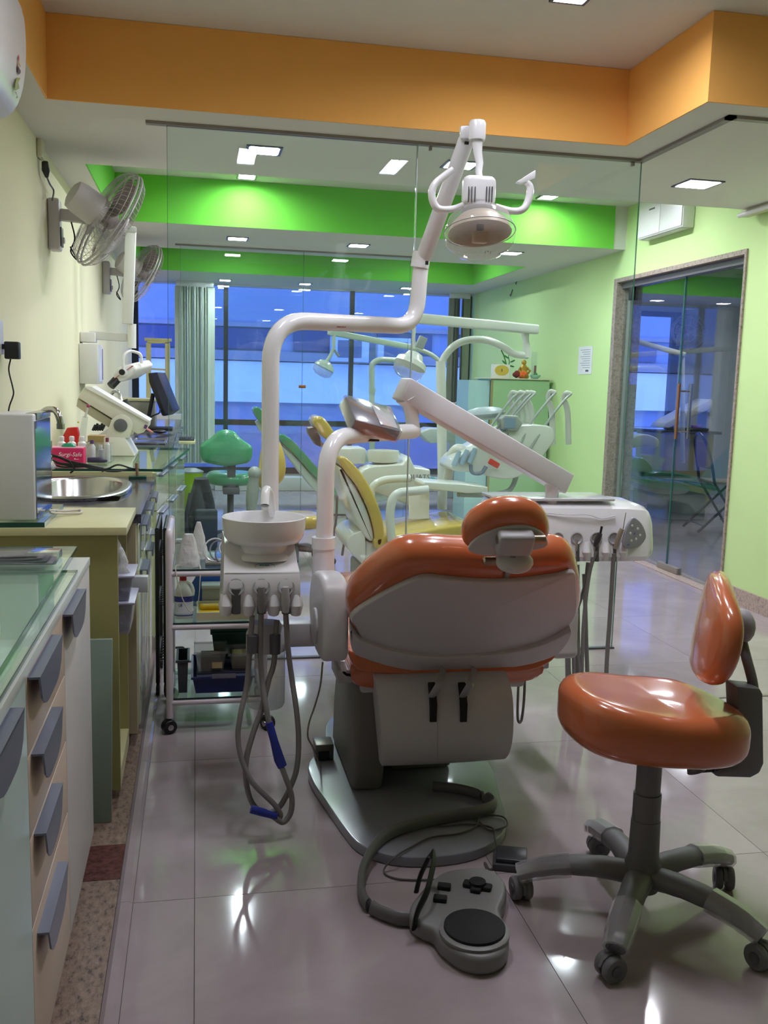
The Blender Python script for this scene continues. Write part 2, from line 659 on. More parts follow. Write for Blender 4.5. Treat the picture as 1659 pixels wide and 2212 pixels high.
# ---- metal channels of the partitions
struct(MB().box(-0.20, 1.985, G1 - 0.017, G1 + 0.017, LOW - 0.012, LOW - 0.0005).box(1.952, 1.984, 3.345, G1 - 0.017, LOW - 0.012, LOW - 0.0005).box(1.952, XR - 0.001, 3.345, 3.376, LOW - 0.012, LOW - 0.0005).build('trim_2', GREY_METAL, smooth=0))
struct(MB().box(-0.12, 1.98, G1 - 0.012, G1 + 0.012, 0.0005, 0.008).build('trim_3', DARK_GREY, smooth=0))
struct(MB().box(-0.16, 1.74, G2 - 0.014, G2 + 0.014, LOW - 0.012, LOW - 0.0005).build('trim_4', GREY_METAL, smooth=0))
struct(MB().box(1.99, XR - 0.02, 3.345, 3.365, 0.0005, 0.003).build('trim_5', GREY_METAL, smooth=0))

# ---- glass partitions
EDGE = glass('glass_edge', (0.45, 0.75, 0.66))
def pane(root, x0, x1, y, z0, z1, th=0.010):
    p = MB().box(x0, x1, y - th / 2, y + th / 2, z0, z1).build('pane', PARTITION, root, smooth=0)
    MB().box(x0 - 0.0018, x0 - 0.0002, y - th / 2, y + th / 2, z0, z1).build('polished_edge', GLASS_EDGE, p, smooth=0)
    MB().box(x1 + 0.0002, x1 + 0.0018, y - th / 2, y + th / 2, z0, z1).build('polished_edge', GLASS_EDGE, p, smooth=0)
gp = thing('glass_partition', 'tall clear glass partition directly behind the orange dental chair', 'partition', (0.93, G1, 0))
pane(gp, -0.115, 0.930, G1, 0.008, LOW - 0.012)
pane(gp, 0.936, 1.970, G1, 0.008, LOW - 0.012)
MB().box(0.9305, 0.9355, G1 - 0.0065, G1 - 0.0052, 0.01, LOW - 0.013).build('joint_seal', mat('joint_silicone', (170, 180, 176), 0.3), gp)
for x, z in ((0.99, 2.245), (1.93, 2.245)):
    MB().box(x - 0.006, x + 0.006, G1 - 0.010, G1 + 0.010, z - 0.004, z + 0.014).build('clamp', GREY_METAL, gp, bevel=0.002)
gp2 = thing('glass_partition', 'farther glass partition between the yellow and the green dental chairs', 'partition', (0.8, G2, 0))
pane(gp2, -0.119, 0.842, G2, 0.002, LOW - 0.012)
pane(gp2, 0.848, 1.72, G2, 0.002, LOW - 0.012)
MB().box(0.818, 0.876, G2 - 0.010, G2 - 0.0055, 1.18, 1.205).build('brass_catch', mat('brass', (170, 105, 60), 0.3, 0.8), gp2, bevel=0.002)

# ---- recessed lights
GLOW = emitter('lit_diffuser', LAMP_COLOR, LAMP_POWER)
LOUVRE = mat('louvre_aluminium', (190, 190, 195), 0.25, 0.9)
FRAME_DARK = mat('downlight_frame', (95, 98, 112), 0.35, 0.6)
def downlight(x, y, label, group, w=0.16, z=LOW):
    r = thing('downlight', label, 'ceiling light', (x, y, z), group)
    f = MB()
    h, g = w / 2, w / 2 - 0.018
    f.box(x - h, x + h, y - h, y - g, z - 0.006, z - 0.0005).box(x - h, x + h, y + g, y + h, z - 0.006, z - 0.0005)
    f.box(x - h, x - g - 0.006, y - g, y + g, z - 0.006, z - 0.0005).box(x + g + 0.006, x + h, y - g, y + g, z - 0.006, z - 0.0005)
    f.build('frame', FRAME_DARK, r)
    MB().box(x - g, x + g, y - g, y + g, z - 0.007, z - 0.001).build('diffuser', GLOW, r, smooth=0)
GLOW_DIM = emitter('lit_diffuser_dim', LAMP_COLOR, LAMP_POWER * 0.66)  # same diffuser, emission lowered to keep the near floor darker
def louvre_light(x, y, label, group, w=0.13, l=0.42, z=HIGH, glow=GLOW):
    r = thing('louvre_light', label, 'ceiling light', (x, y, z), group)
    f = MB()
    h, k = w / 2, l / 2
    for a, b, c, d in ((x - h, x - h + 0.012, y - k, y + k), (x + h - 0.012, x + h, y - k, y + k), (x - h + 0.012, x + h - 0.012, y - k, y - k + 0.012), (x - h + 0.012, x + h - 0.012, y + k - 0.012, y + k)):
        f.box(a, b, c, d, z - 0.012, z - 0.0005)
    f.build('frame', FRAME_DARK, r)
    MB().box(x - h + 0.012, x + h - 0.012, y - k + 0.012, y + k - 0.012, z - 0.006, z - 0.001).build('diffuser', glow, r, smooth=0)
    n = 9
    for i in range(1, n):
        yy = y - k + l * i / n
        MB().box(x - h + 0.012, x + h - 0.012, yy - 0.001, yy + 0.001, z - 0.012, z - 0.007).build('louvre_blade', LOUVRE, r, smooth=0)
    MB().box(x - 0.001, x + 0.001, y - k + 0.012, y + k - 0.012, z - 0.011, z - 0.007).build('louvre_blade', LOUVRE, r, smooth=0)
gA = 'square downlights over the near glass partition'
downlight(0.30, 4.43, 'square lit downlight above left part of near glass partition', gA)
downlight(1.22, 4.43, 'square lit downlight behind the dental lamp arm', gA)
downlight(2.46, 4.46, 'square lit downlight in white soffit right of glass partition', gA, w=0.19)
gB = 'square downlights in the far beam'
downlight(0.30, 7.21, 'left square downlight in the second white beam', gB)
downlight(1.21, 7.22, 'middle square downlight in the second white beam', gB)
downlight(2.41, 7.17, 'right square downlight in the second white beam', gB)
gC = 'long lights in the green coffer'
louvre_light(0.33, 6.37, 'long louvred light close to green coffer face, left', gC)
louvre_light(0.33, 5.62, 'long louvred light in green coffer, left, nearer the glass', gC)
louvre_light(2.44, 6.37, 'long louvred light close to green coffer face, right', gC)
louvre_light(2.44, 5.62, 'long louvred light in green coffer, right, nearer the glass', gC)
gD = 'long lights in the orange coffer'
louvre_light(0.30, 2.25, 'long louvred light in orange coffer above the left cabinets', gD, glow=GLOW_DIM)
louvre_light(1.20, 2.25, 'long louvred light in orange coffer above the orange stool', gD, glow=GLOW_DIM)
louvre_light(1.265, 3.075, 'long louvred light cut by the top edge of the photo', gD)
gE = 'long lights in the far green coffer'
louvre_light(5.0, 8.6, 'added unseen louvred light brightening the side room behind glass door', gE)  # extra lamp out of view, added to brighten the side room
louvre_light(0.35, 8.8, 'long louvred light in the farthest green coffer, left', gE)
louvre_light(2.2, 8.8, 'long louvred light in the farthest green coffer, right', gE)

# ---- window wall
win = struct(MB().box(XL, XR, YW - 0.02, YW + 0.05, 0.176, 0.245).build('window_1', DARK_FRAME, smooth=0))
for x0, x1 in ((XL, -0.62), (0.298, 0.346), (1.714, 1.762), (3.08, XR)):
    MB().box(x0, x1, YW - 0.02, YW + 0.05, 0.2455, 2.2545).build('mullion', DARK_FRAME, win, smooth=0)
for x0, x1 in ((-0.62, 0.298), (0.346, 1.714), (1.762, 3.08)):
    MB().box(x0, x1, YW - 0.02, YW + 0.05, 0.722, 0.785).build('transom', DARK_FRAME, win, smooth=0)
    MB().box(x0 + 0.001, x1 - 0.001, YW + 0.012, YW + 0.018, 0.786, 2.254).build('pane', WINDOW_GLASS, win, smooth=0)
    MB().box(x0 + 0.001, x1 - 0.001, YW + 0.012, YW + 0.018, 0.246, 0.721).build('pane', glass('frosted_window_glass', (0.9, 0.93, 1.0), haze=0.16, haze_col=(205, 205, 225)), win, smooth=0)

# ---- vertical blinds
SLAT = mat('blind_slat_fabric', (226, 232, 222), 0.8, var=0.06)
def blind(x0, x1, n, label, m, dy=0.0):
    yb = YW - 0.14 + dy
    r = thing('vertical_blind', label, 'blind', ((x0 + x1) / 2, yb, 0.25), 'vertical blinds at the far window')
    MB().box(x0 - 0.02, x1 + 0.02, yb - 0.02, yb + 0.02, 2.215, 2.2715).build('headrail', WHITE_PLASTIC, r, bevel=0.003)
    for k in range(n):
        x = x0 + (x1 - x0) * (k + 0.5) / n
        ang = math.radians(62 + 14 * math.sin(k * 1.7))
        if k in (0, n - 1):
            ang = math.radians(14)
        c, s = math.cos(ang) * 0.045, math.sin(ang) * 0.045
        w = [(x - c, yb - s), (x, yb + 0.004), (x + c, yb + s), (x + c + 0.001, yb + s - 0.001), (x, yb + 0.0028), (x - c + 0.001, yb - s - 0.001)]
        MB().prism([(a, b, 0.30) for a, b in w], (0, 0, 1.914)).build('slat', m, r, smooth=0)
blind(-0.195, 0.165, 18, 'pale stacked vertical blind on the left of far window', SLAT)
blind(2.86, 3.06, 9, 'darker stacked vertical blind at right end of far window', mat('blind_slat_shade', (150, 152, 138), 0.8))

# ---- the street outside
fac = thing('opposite_building', 'blurred building across the street behind the far window', 'building', (2.5, 19, -3))
MB().box(-9, 16, 19.0, 19.4, -3, 9).build('wall', mat('facade_wall', (140, 150, 170), 0.9, var=0.25, scale=0.5), fac)
MB().box(-9, 16, 18.86, 18.999, 0.78, 1.58).build('parapet_band', mat('facade_light_band', (232, 232, 232), 0.9, var=0.1, scale=0.8), fac)
MB().box(-9, 16, 18.8, 18.999, 1.60, 1.78).build('ledge', mat('facade_ledge', (150, 146, 150), 0.9, var=0.1), fac)
MB().box(-9, 16, 18.9, 18.999, 2.25, 2.33).build('ledge', mat('facade_ledge', (150, 146, 150)), fac)
MB().box(-9, 16, 18.82, 18.999, -3, 0.15).build('plinth', mat('facade_plinth', (120, 120, 150), 0.9, var=0.3, scale=1.2), fac)
for x in (-1.5, 0.35, 1.9, 3.6, 5.3, 7.0, 8.6):
    w = MB().box(x, x + 1.15, 18.93, 18.999, 1.82, 2.22).build('window', mat('facade_window', (60, 70, 110), 0.3), fac)
for x in (2.62, 3.55):
    a = MB().box(x, x + 0.75, 18.55, 18.85, 1.62, 2.12).build('air_conditioner_box', mat('outdoor_unit', (205, 205, 210), 0.6), fac, bevel=0.01)
    MB().box(x + 0.12, x + 0.6, 18.545, 18.549, 1.70, 2.04).build('grille', mat('outdoor_grille', (95, 100, 120), 0.6), a)
struct(MB().box(-12, 18, YW + 0.2, 19, -3.2, -3.0).build('floor_street', mat('street_ground', (120, 120, 125), 0.9), smooth=0))

# ---- doorway in the right wall with glass leaves
JAMB = speckle('stone_jamb', (150, 134, 124), (104, 90, 84), (176, 160, 150), 0.4, 60)
X0 = XR - 0.012
door = struct(MB().box(X0, XR + 0.20, DY1 - 0.055, DY1 - 0.0005, 0.0, DH - 0.03).box(X0, XR + 0.20, DY0 + 0.0005, DY0 + 0.02, 0.0, DH - 0.03).box(X0, XR + 0.20, DY0 + 0.0005, DY1 - 0.0005, DH - 0.03, DH - 0.0005).build('door_1', JAMB, smooth=0))
MB().box(XR + 0.03, XR + 0.10, DY0 + 0.02, DY1 - 0.055, DH - 0.075, DH - 0.0305).build('header_rail', DARK_GREY, door)
MB().box(XR - 0.02, XR + 0.13, DY0, DY1, 0.0005, 0.006).build('threshold', STONE, door)
DG = glass('door_glass', (0.93, 0.97, 0.98), haze=0.012, haze_col=(150, 175, 185))
MB().box(XR + 0.058, XR + 0.068, 5.875, DY1 - 0.056, 0.012, DH - 0.076).build('fixed_glass', DG, door, smooth=0)
leaf = MB().box(XR + 0.058, XR + 0.068, DY0 + 0.022, 5.865, 0.012, DH - 0.076).build('glass_leaf', DG, door, smooth=0)
MB().box(XR + 0.056, XR + 0.070, 5.866, 5.874, 0.012, DH - 0.076).build('leaf_edge', GLASS_EDGE, door, smooth=0)
MB().box(XR + 0.045, XR + 0.082, 5.70, 5.98, 0.006, 0.05).build('patch_fitting', GREY_METAL, leaf, bevel=0.004)
HND = mat('copper_handle', (176, 128, 100), 0.3, 0.8)
for sx in (0.02, 0.108):
    MB().tube([(XR + sx, 5.79, 0.92), (XR + sx, 5.79, 1.29)], 0.011, 10).build('handle', HND if sx < 0.05 else STEEL, leaf)
for z in (0.97, 1.24):
    MB().tube([(XR + 0.02, 5.79, z), (XR + 0.108, 5.79, z)], 0.006, 8).build('handle_bolt', STEEL, leaf)
MB().box(XR + 0.03, XR + 0.062, 6.60, 6.66, 1.90, 2.0).build('door_closer', BLACK, leaf, bevel=0.004)
MB().box(XR + 0.074, XR + 0.09, DY1 - 0.12, DY1 - 0.075, 0.02, DH - 0.10).build('fixed_post', mat('post_grey', (150, 156, 152), 0.5), door)

# ---- the room behind that door
X2, YR2 = 6.6, 10.7
r2 = struct(MB().box(XR + 0.14, X2, 3.0, YR2, -0.06, 0.0).build('floor_side_room', TILE_A, smooth=0))
struct(MB().box(XR + 0.14, X2, 3.0, YR2, HIGH, 2.7).box(XR + 0.14, X2, 3.0, 7.0, LOW, HIGH - 0.001).box(XR + 0.14, X2, 9.6, YR2, LOW, HIGH - 0.001).build('ceiling_side_room', WHITE_PAINT, smooth=0))
struct(MB().box(XR + 0.141, X2 - 0.6, 9.59, 9.5995, LOW, HIGH - 0.0015).build('trim_6', GREEN_PAINT, smooth=0))
struct(MB().box(X2, X2 + 0.1, 3.0, YR2, -0.06, 2.7).box(XR + 0.14, X2, 2.9, 3.0, -0.06, 2.7).build('wall_side_room', WHITE_WALL, smooth=0))
struct(MB().box(XR + 0.14, X2, YR2, YR2 + 0.1, -0.06, 0.20).box(XR + 0.14, X2, YR2, YR2 + 0.1, 2.18, 2.7).box(5.80, X2, YR2, YR2 + 0.1, 0.20, 2.18).build('wall_side_window', WHITE_WALL, smooth=0))
w2 = struct(MB().box(XR + 0.14, 5.80, YR2 - 0.01, YR2 + 0.06, 0.2005, 0.26).build('window_2', DARK_FRAME, smooth=0))
MB().box(XR + 0.14, 5.80, YR2 - 0.01, YR2 + 0.06, 2.12, 2.1795).build('frame_head', DARK_FRAME, w2, smooth=0)
MB().box(5.70, 5.80, YR2 - 0.01, YR2 + 0.06, 0.261, 2.119).build('mullion', DARK_FRAME, w2, smooth=0)
MB().box(XR + 0.15, 5.699, YR2 - 0.01, YR2 + 0.06, 0.72, 0.78).build('transom', DARK_FRAME, w2, smooth=0)
MB().box(XR + 0.15, 5.699, YR2 + 0.02, YR2 + 0.026, 0.781, 2.119).build('pane', WINDOW_GLASS, w2, smooth=0)
MB().box(XR + 0.15, 5.699, YR2 + 0.02, YR2 + 0.026, 0.261, 0.719).build('pane', WINDOW_GLASS, w2, smooth=0)

# ================================================================== ORANGE DENTAL CHAIR WITH ITS UNIT
ORANGE_VINYL = mat('orange_vinyl', (198, 106, 64), 0.22, coat=0.6, var=0.06, scale=7)
SHELL = mat('chair_shell', (196, 193, 196), 0.38, var=0.02)
BASE_GREY = mat('base_paint', (140, 142, 154), 0.22, coat=0.3, var=0.04)
COLUMN_GREY = mat('column_cover', (120, 116, 112), 0.5, var=0.05)
HINGE = mat('hinge_metal', (168, 150, 130), 0.3, 0.9)
LEVER = mat('lever_grey', (160, 158, 160), 0.35, 0.3)

chair = thing('dental_chair', 'orange dental chair seen from behind, with lamp, spittoon and instrument unit', 'dental chair', (0.65, 2.75, 0))

# --- base plate
bp = [(0.608, 2.209), (0.501, 2.23), (0.428, 2.298), (0.399, 2.394), (0.368, 2.58), (0.347, 2.72), (0.352, 2.85), (0.424, 3.01), (0.46, 3.2), (0.55, 3.33), (0.68, 3.35), (0.80, 3.30), (0.88, 3.12), (0.925, 2.9), (0.930, 2.728), (0.890, 2.53), (0.866, 2.40), (0.823, 2.305), (0.727, 2.229)]
ol = spl([(x, y, 0) for x, y in bp], 4, True)
MB().cushion([(p.x, p.y) for p in ol], Matrix.Translation((0, 0, 0.0155)), 0.03, 0.005, steps=3, rings=0).build('base_plate', BASE_GREY, chair, smooth=20)
# --- lifting column left of the cover
cl = [(0.0, 0.031), (-0.14, 0.031), (-0.17, 0.10), (-0.15, 0.36), (-0.12, 0.40), (0.02, 0.41), (0.20, 0.36), (0.26, 0.20), (0.28, 0.031)]
c0 = MB().prism([(0.455, 2.76 + a, z) for a, z in cl], (0.093, 0, 0)).build('lift_column', COLUMN_GREY, chair, bevel=0.016, segs=3)
MB().box(0.5505, 0.74, 2.70, 3.0, 0.10, 0.34).build('lift_arm', mat('lift_arm_grey', (92, 90, 90), 0.5), chair, bevel=0.01)
MB().box(0.545, 0.56, 2.58, 2.72, 0.20, 0.33).build('lift_slot', mat('slot_dark', (40, 40, 42), 0.6), c0)
# --- curved rear cover with slots and levers
prof = [(2.62, 0.425), (2.555, 0.423), (2.508, 0.408), (2.478, 0.372), (2.462, 0.32), (2.458, 0.26), (2.468, 0.205), (2.50, 0.160), (2.56, 0.140), (2.63, 0.136)]
prof = [(p.x, p.y) for p in spl([(a, b, 0) for a, b in prof], 3)]
L = [Vector((0.492 + (0.425 - z) * 0.11 + (y - 2.458) * 0.05, y, z)) for y, z in prof]
Rr = [Vector((0.896 - (y - 2.458) * 0.12, y, z)) for y, z in prof]
n = len(prof)
rings = []
for k in range(7):
    s = k / 6
    rings.append([L[i].lerp(Rr[i], s) + Vector((0, -0.006 * math.sin(math.pi * s), 0)) for i in range(n)])
rear = MB()
rear.add([p for r in rings for p in r], [(k * n + i, k * n + i + 1, (k + 1) * n + i + 1, (k + 1) * n + i) for k in range(6) for i in range(n - 1)])
rear.add(L, [tuple(range(n))]).add(Rr, [tuple(range(n - 1, -1, -1))])
rear = rear.build('rear_cover', SHELL, chair, smooth=40)
SLOT = mat('slot_black', (14, 14, 16), 0.7)
for px in (933, 998):
    a, b = pt(px - 7, 1477, 2.479), pt(px + 7, 1477, 2.479)
    zt, zb = pt(px, 1478, 2.47).z, pt(px, 1560, 2.448).z
    f = [(2.468, zt), (2.4555, zt - 0.04), (2.449, (zt + zb) / 2), (2.4495, zb)]
    MB().prism([(a.x, y - 0.0015, z) for y, z in f] + [(a.x, y + 0.02, z) for y, z in reversed(f)], (b.x - a.x, 0, 0)).build('slot', SLOT, rear, smooth=0)
MB().tube([pt(945, 1475, 2.452) + Vector((0, -0.003, 0)), pt(945, 1560, 2.446), pt(945, 1640, 2.456)], 0.0006, 6).build('seam', mat('seam_grey', (140, 138, 140), 0.6), rear)

# --- backrest
n_back = Vector((0, -0.725, -0.689))
u_back = Vector((0, -0.689, 0.725))
p_back = Vector((0.72, 2.40, 0.62))
Mb = frame(p_back, (-1, 0, 0), u_back)          # local z = towards the patient's front side reversed
Mi = Mb.inverted()
def backpts(px, off=0.0):
    out = []
    for x, y in px:
        q = Mi @ ptn(x, y, p_back + n_back * off, n_back)
        out.append((q.x, q.y, 0))
    return out
def outline(px, off=0.0, k=4):
    return [(p.x, p.y) for p in spl(backpts(px, off), k, True)]
zsgn = (Mb.to_3x3() @ Vector((0, 0, 1))).dot(n_back)      # +1 when local z looks at the camera
def to_back(pts, z):
    return [Mb @ Vector((x, y, z * zsgn)) for x, y in pts]
pad_px = [(752, 1306), (788, 1262), (838, 1224), (880, 1206), (935, 1202), (1010, 1206), (1110, 1208), (1190, 1202), (1232, 1206), (1250, 1228), (1260, 1280), (1258, 1322), (1236, 1352), (1205, 1385), (1130, 1415), (1040, 1430), (940, 1432), (850, 1420), (775, 1392), (754, 1350)]
Mpad = Mb @ Matrix.Translation((0, 0, -0.045 * zsgn))
back = MB().cushion(outline(pad_px, 0.0), Mpad, 0.10, 0.045, crown=0.0, rings=3).build('backrest', ORANGE_VINYL, chair)
shell_px = [(758, 1334), (800, 1302), (860, 1270), (912, 1250), (960, 1252), (1010, 1257), (1080, 1259), (1150, 1254), (1205, 1246), (1240, 1240), (1246, 1270), (1247, 1318), (1232, 1350), (1190, 1384), (1110, 1408), (1030, 1420), (940, 1422), (860, 1410), (790, 1386), (768, 1356)]
Msh = Mb @ Matrix.Translation((0, 0, 0.011 * zsgn))
MB().cushion(outline(shell_px, 0.02), Msh, 0.018, 0.006, crown=0.014, dish=0.014).build('back_shell', SHELL, back)
band_px = [(756, 1352), (770, 1372), (800, 1386), (860, 1403), (940, 1413), (1030, 1411), (1110, 1401), (1180, 1381), (1226, 1358), (1232, 1364), (1216, 1392), (1190, 1412), (1130, 1430), (1040, 1442), (950, 1446), (860, 1436), (790, 1416), (760, 1398)]
Mbd = Mb @ Matrix.Translation((0, 0, 0.017 * zsgn))
band = MB().cushion(outline(band_px, 0.022, 3), Mbd, 0.036, 0.004, rings=0).build('hinge_band', SHELL, back)
for x, y in ((862, 1423), (1128, 1412)):
    q = ptn(x, y, p_back + n_back * 0.027, n_back)
    MB().lathe([(0.010, -0.003), (0.010, 0.001), (0.007, 0.003)], q, n_back, 14).build('screw_cap', GREY_PLASTIC, back)

# --- headrest
hn = Vector((-0.06, -0.86, -0.50)).normalized()
hp = pt(1095, 1152, 2.13)
Mh = frame(hp, (-1, 0.06, 0), (0, -0.50, 0.86))
Mhi = Mh.inverted()
hz = 1.0 if (Mh.to_3x3() @ Vector((0, 0, 1))).dot(hn) > 0 else -1.0
def hpts(px, off=0.0):
    return [(Mhi @ ptn(x, y, hp + hn * off, hn)) for x, y in px]
hpad = [(1001, 1166), (1008, 1140), (1033, 1116), (1070, 1099), (1110, 1094), (1152, 1099), (1181, 1118), (1192, 1146), (1186, 1172), (1164, 1186), (1110, 1196), (1060, 1202), (1024, 1196), (1005, 1184)]
head = MB().cushion([(p.x, p.y) for p in spl([(q.x, q.y, 0) for q in hpts(hpad)], 4, True)], Mh @ Matrix.Translation((0, 0, -0.03 * hz)), 0.075, 0.037, crown=0.0).build('headrest', ORANGE_VINYL, chair)
hplate = [(1010, 1180), (1036, 1154), (1080, 1137), (1125, 1132), (1160, 1140), (1180, 1160), (1176, 1180), (1120, 1190), (1062, 1197), (1024, 1192)]
MB().cushion([(p.x, p.y) for p in spl([(q.x, q.y, 0) for q in hpts(hplate, 0.006)], 3, True)], Mh @ Matrix.Translation((0, 0, 0.009 * hz)), 0.010, 0.004, crown=0.003, dish=0.003).build('back_plate', SHELL, head)
q0 = ptn(1112, 1172, hp + hn * 0.03, hn)
Rh = Mh.to_3x3()
br = MB()
br.obox(q0, (0.088, 0.062, 0.040), Rh)
br.build('bracket', GREY_PLASTIC, head, bevel=0.010, segs=3)
for px, ln in ((1083, 0.022), (1163, 0.030)):
    q = ptn(px, 1165, hp + hn * 0.030, hn)
    MB().tube([q + Rh @ Vector((-ln / 2, 0, 0)), q + Rh @ Vector((ln / 2, 0, 0))], 0.0115, 14).build('hinge_pin', HINGE, head)
q1 = ptn(1111, 1213, hp + hn * 0.012, hn)
MB().ball(q1, 0.046, 20, 10, (1.05, 0.55, 0.8), Rh).build('pivot_cover', mat('pivot_shell', (206, 202, 205), 0.35), head)
q2 = ptn(1056, 1212, hp + hn * 0.006, hn)
MB().lathe([(0.011, -0.016), (0.011, 0.012), (0.006, 0.016)], q2, (-1, 0, 0), 12).build('lock_knob', HINGE, head)
MB().bar(ptn(1108, 1200, hp + hn * 0.02, hn), Mb @ Vector((p_back.x - 0.80, 0.19, -0.03 * zsgn)), 0.07, 0.012, (0, -1, 0.3)).build('support_blade', STEEL, head)

# --- seat and raised leg section
sx0, sx1 = 0.435, 1.02
sec = [(2.56, 0.455), (2.62, 0.475), (2.80, 0.470), (3.05, 0.480), (3.25, 0.525), (3.42, 0.530), (3.62, 0.465), (3.85, 0.385)]
sp = spl([(0, a, b) for a, b in sec], 4)
rings = []
for i, p in enumerate(sp):
    s = i / (len(sp) - 1)
    w = 1.0 - 0.18 * max(0, s - 0.5) * 2
    hw = (sx1 - sx0) / 2 * w
    th = 0.052 if 0.02 < s < 0.98 else 0.03
    cxs = (sx0 + sx1) / 2
    ring = []
    for k in range(24):
        a = 2 * math.pi * k / 24
        c, s_ = math.cos(a), math.sin(a)
        ring.append(Vector((cxs + hw * math.copysign(abs(c) ** 0.35, c), p.y, p.z - 0.045 + th * math.copysign(abs(s_) ** 0.6, s_))))
    rings.append(ring)
seat = MB().loft(rings).build('seat', ORANGE_VINYL, chair, smooth=60)
MB().box(0.47, 0.98, 2.60, 3.35, 0.34, 0.378).build('seat_pan', SHELL, chair, bevel=0.012)
MB().box(0.56, 0.84, 2.63, 3.2, 0.13, 0.339).build('chassis', GREY_PLASTIC, chair, bevel=0.02)
MB().box(0.60, 0.80, 2.75, 3.1, 0.0315, 0.129).build('pedestal', COLUMN_GREY, chair, bevel=0.015)
# orange lower lip of the seat between band and cover
lip_px = [(752, 1402), (800, 1420), (880, 1436), (960, 1441), (1050, 1438), (1130, 1424), (1190, 1408), (1186, 1425), (1140, 1446), (1050, 1452), (930, 1456), (830, 1453), (775, 1446), (757, 1428)]
Ml = frame(pt(960, 1438, 2.56), (-1, 0, 0), (0, 0.15, 1))
Mli = Ml.inverted()
nl = Ml.to_3x3() @ Vector((0, 0, 1))
lp = [Mli @ ptn(x, y, pt(960, 1438, 2.56), nl) for x, y in lip_px]
MB().cushion([(p.x, p.y) for p in spl([(q.x, q.y, 0) for q in lp], 3, True)], Ml, 0.05, 0.006, rings=0).build('seat_lip', ORANGE_VINYL, chair)

# --- arm pieces left and right
def slab_yz(x0, x1, poly, name, m, bevel=0.012, k=3):
    o = spl([(0, a, b) for a, b in poly], k, True)
    return MB().prism([(x0, p.y, p.z) for p in o], (x1 - x0, 0, 0)).build(name, m, chair, bevel=bevel, segs=3)
zt, zb = pt(716, 1250, 2.52).z, pt(726, 1428, 2.50).z
xa, xb = pt(690, 1340, 2.5).x, pt(754, 1340, 2.5).x
al = slab_yz(xa + 0.006, xb - 0.004, [(2.50, zb), (2.47, zb + 0.05), (2.48, zt - 0.06), (2.51, zt - 0.01), (2.60, zt), (2.74, zt - 0.03), (2.80, zb + 0.10), (2.70, zb)], 'armrest', SHELL, 0.014)
q = pt(690, 1360, 2.56)
MB().lathe([(0.052, -0.004), (0.052, 0.004), (0.040, 0.008)], (xa + 0.004, 2.62, pt(690, 1355, 2.6).z), (-1, 0, 0), 24).build('pivot_cap', SHELL, al)
xc, xd = pt(1186, 1370, 2.72).x, pt(1236, 1370, 2.72).x
zt2, zb2 = pt(1210, 1330, 2.72).z, pt(1210, 1411, 2.72).z
slab_yz(xc, xd, [(2.68, zb2 - 0.005), (2.67, zb2 + 0.05), (2.68, zt2 + 0.05), (2.75, zt2 + 0.09), (2.95, zt2 + 0.06), (2.98, zb2 + 0.05), (2.90, zb2)], 'armrest', SHELL, 0.012)
MB().box(xb - 0.012, 0.475, 2.60, 2.74, 0.375, 0.415).build('armrest_mount', GREY_PLASTIC, chair, bevel=0.004)
MB().box(0.965, xc + 0.015, 2.74, 2.88, 0.350, zb2 + 0.03).build('armrest_mount', GREY_PLASTIC, chair, bevel=0.006)
# under-seat brackets
a, b = pt(737, 1432, 2.60), pt(792, 1464, 2.60)
MB().prism([pt(735, 1428, 2.6), pt(746, 1428, 2.6), pt(750, 1452, 2.6), pt(800, 1455, 2.6), pt(820, 1466, 2.6), pt(748, 1463, 2.6), pt(738, 1455, 2.6)], (0, 0.22, 0)).build('seat_bracket', WHITE_PLASTIC, chair, bevel=0.003)
MB().prism([pt(1118, 1454, 2.6), pt(1124, 1436, 2.6), pt(1160, 1420, 2.6), pt(1178, 1414, 2.6), pt(1182, 1428, 2.6), pt(1172, 1450, 2.6), pt(1160, 1458, 2.6)], (0, 0.22, 0)).build('seat_bracket', WHITE_PLASTIC, chair, bevel=0.006)
# hanging hose loop on the right and thin cord on the left
lp = [pt(1121, 1452, 2.62), pt(1119, 1500, 2.62), pt(1118, 1545, 2.62), pt(1121, 1560, 2.62), pt(1127, 1553, 2.63), pt(1132, 1510, 2.64), pt(1134, 1452, 2.64)]
MB().tube(spl(lp, 6), 0.0042, 8).build('cable_loop', HOSE_GREY, chair)
# levers from hinge band to slots
for px in (958, 1025):
    a = pt(px, 1444, 2.515)
    b = pt(px - 8, 1478, 2.42)
    c = pt(px - 22, 1500, 2.435)
    d = pt(px - 26, 1505, 2.452)
    MB().tube(fillet([a, b, c, d], 0.02), 0.011, 8, flat=0.3, up=(0, -1, 0.3)).build('tilt_lever', LEVER, chair)

# --- spittoon (cuspidor) unit
BODY = mat('unit_body', (226, 224, 228), 0.22, coat=0.3, var=0.015)
YS = 2.60
w0 = pt(482, 1262, 2.47)
w1 = pt(650, 1262, 2.47)
bw = (w0.x, w1.x)
zt3 = pt(570, 1165, 2.62).z
fy = 2.475
pr = [(fy + 0.006, pt(570, 1322, fy).z), (fy, pt(570, 1300, fy).z), (fy, pt(570, 1255, fy).z), (fy + 0.012, pt(570, 1238, fy).z), (fy + 0.06, pt(570, 1215, fy + 0.06).z), (fy + 0.11, zt3 - 0.004), (fy + 0.17, zt3 + 0.004), (fy + 0.36, zt3 - 0.01), (fy + 0.37, zt3 - 0.20), (fy + 0.30, zt3 - 0.22), (fy + 0.08, pt(570, 1322, fy).z)]
rings = []
for k, (ins, dx) in enumerate(((0.0, 0.012), (0.0, 0.0), (1.0, 0.0), (1.0, -0.012))):
    x = bw[0] if ins == 0 else bw[1]
    rings.append((x + dx, ins, k))
cz = sum(p[1] for p in pr) / len(pr)
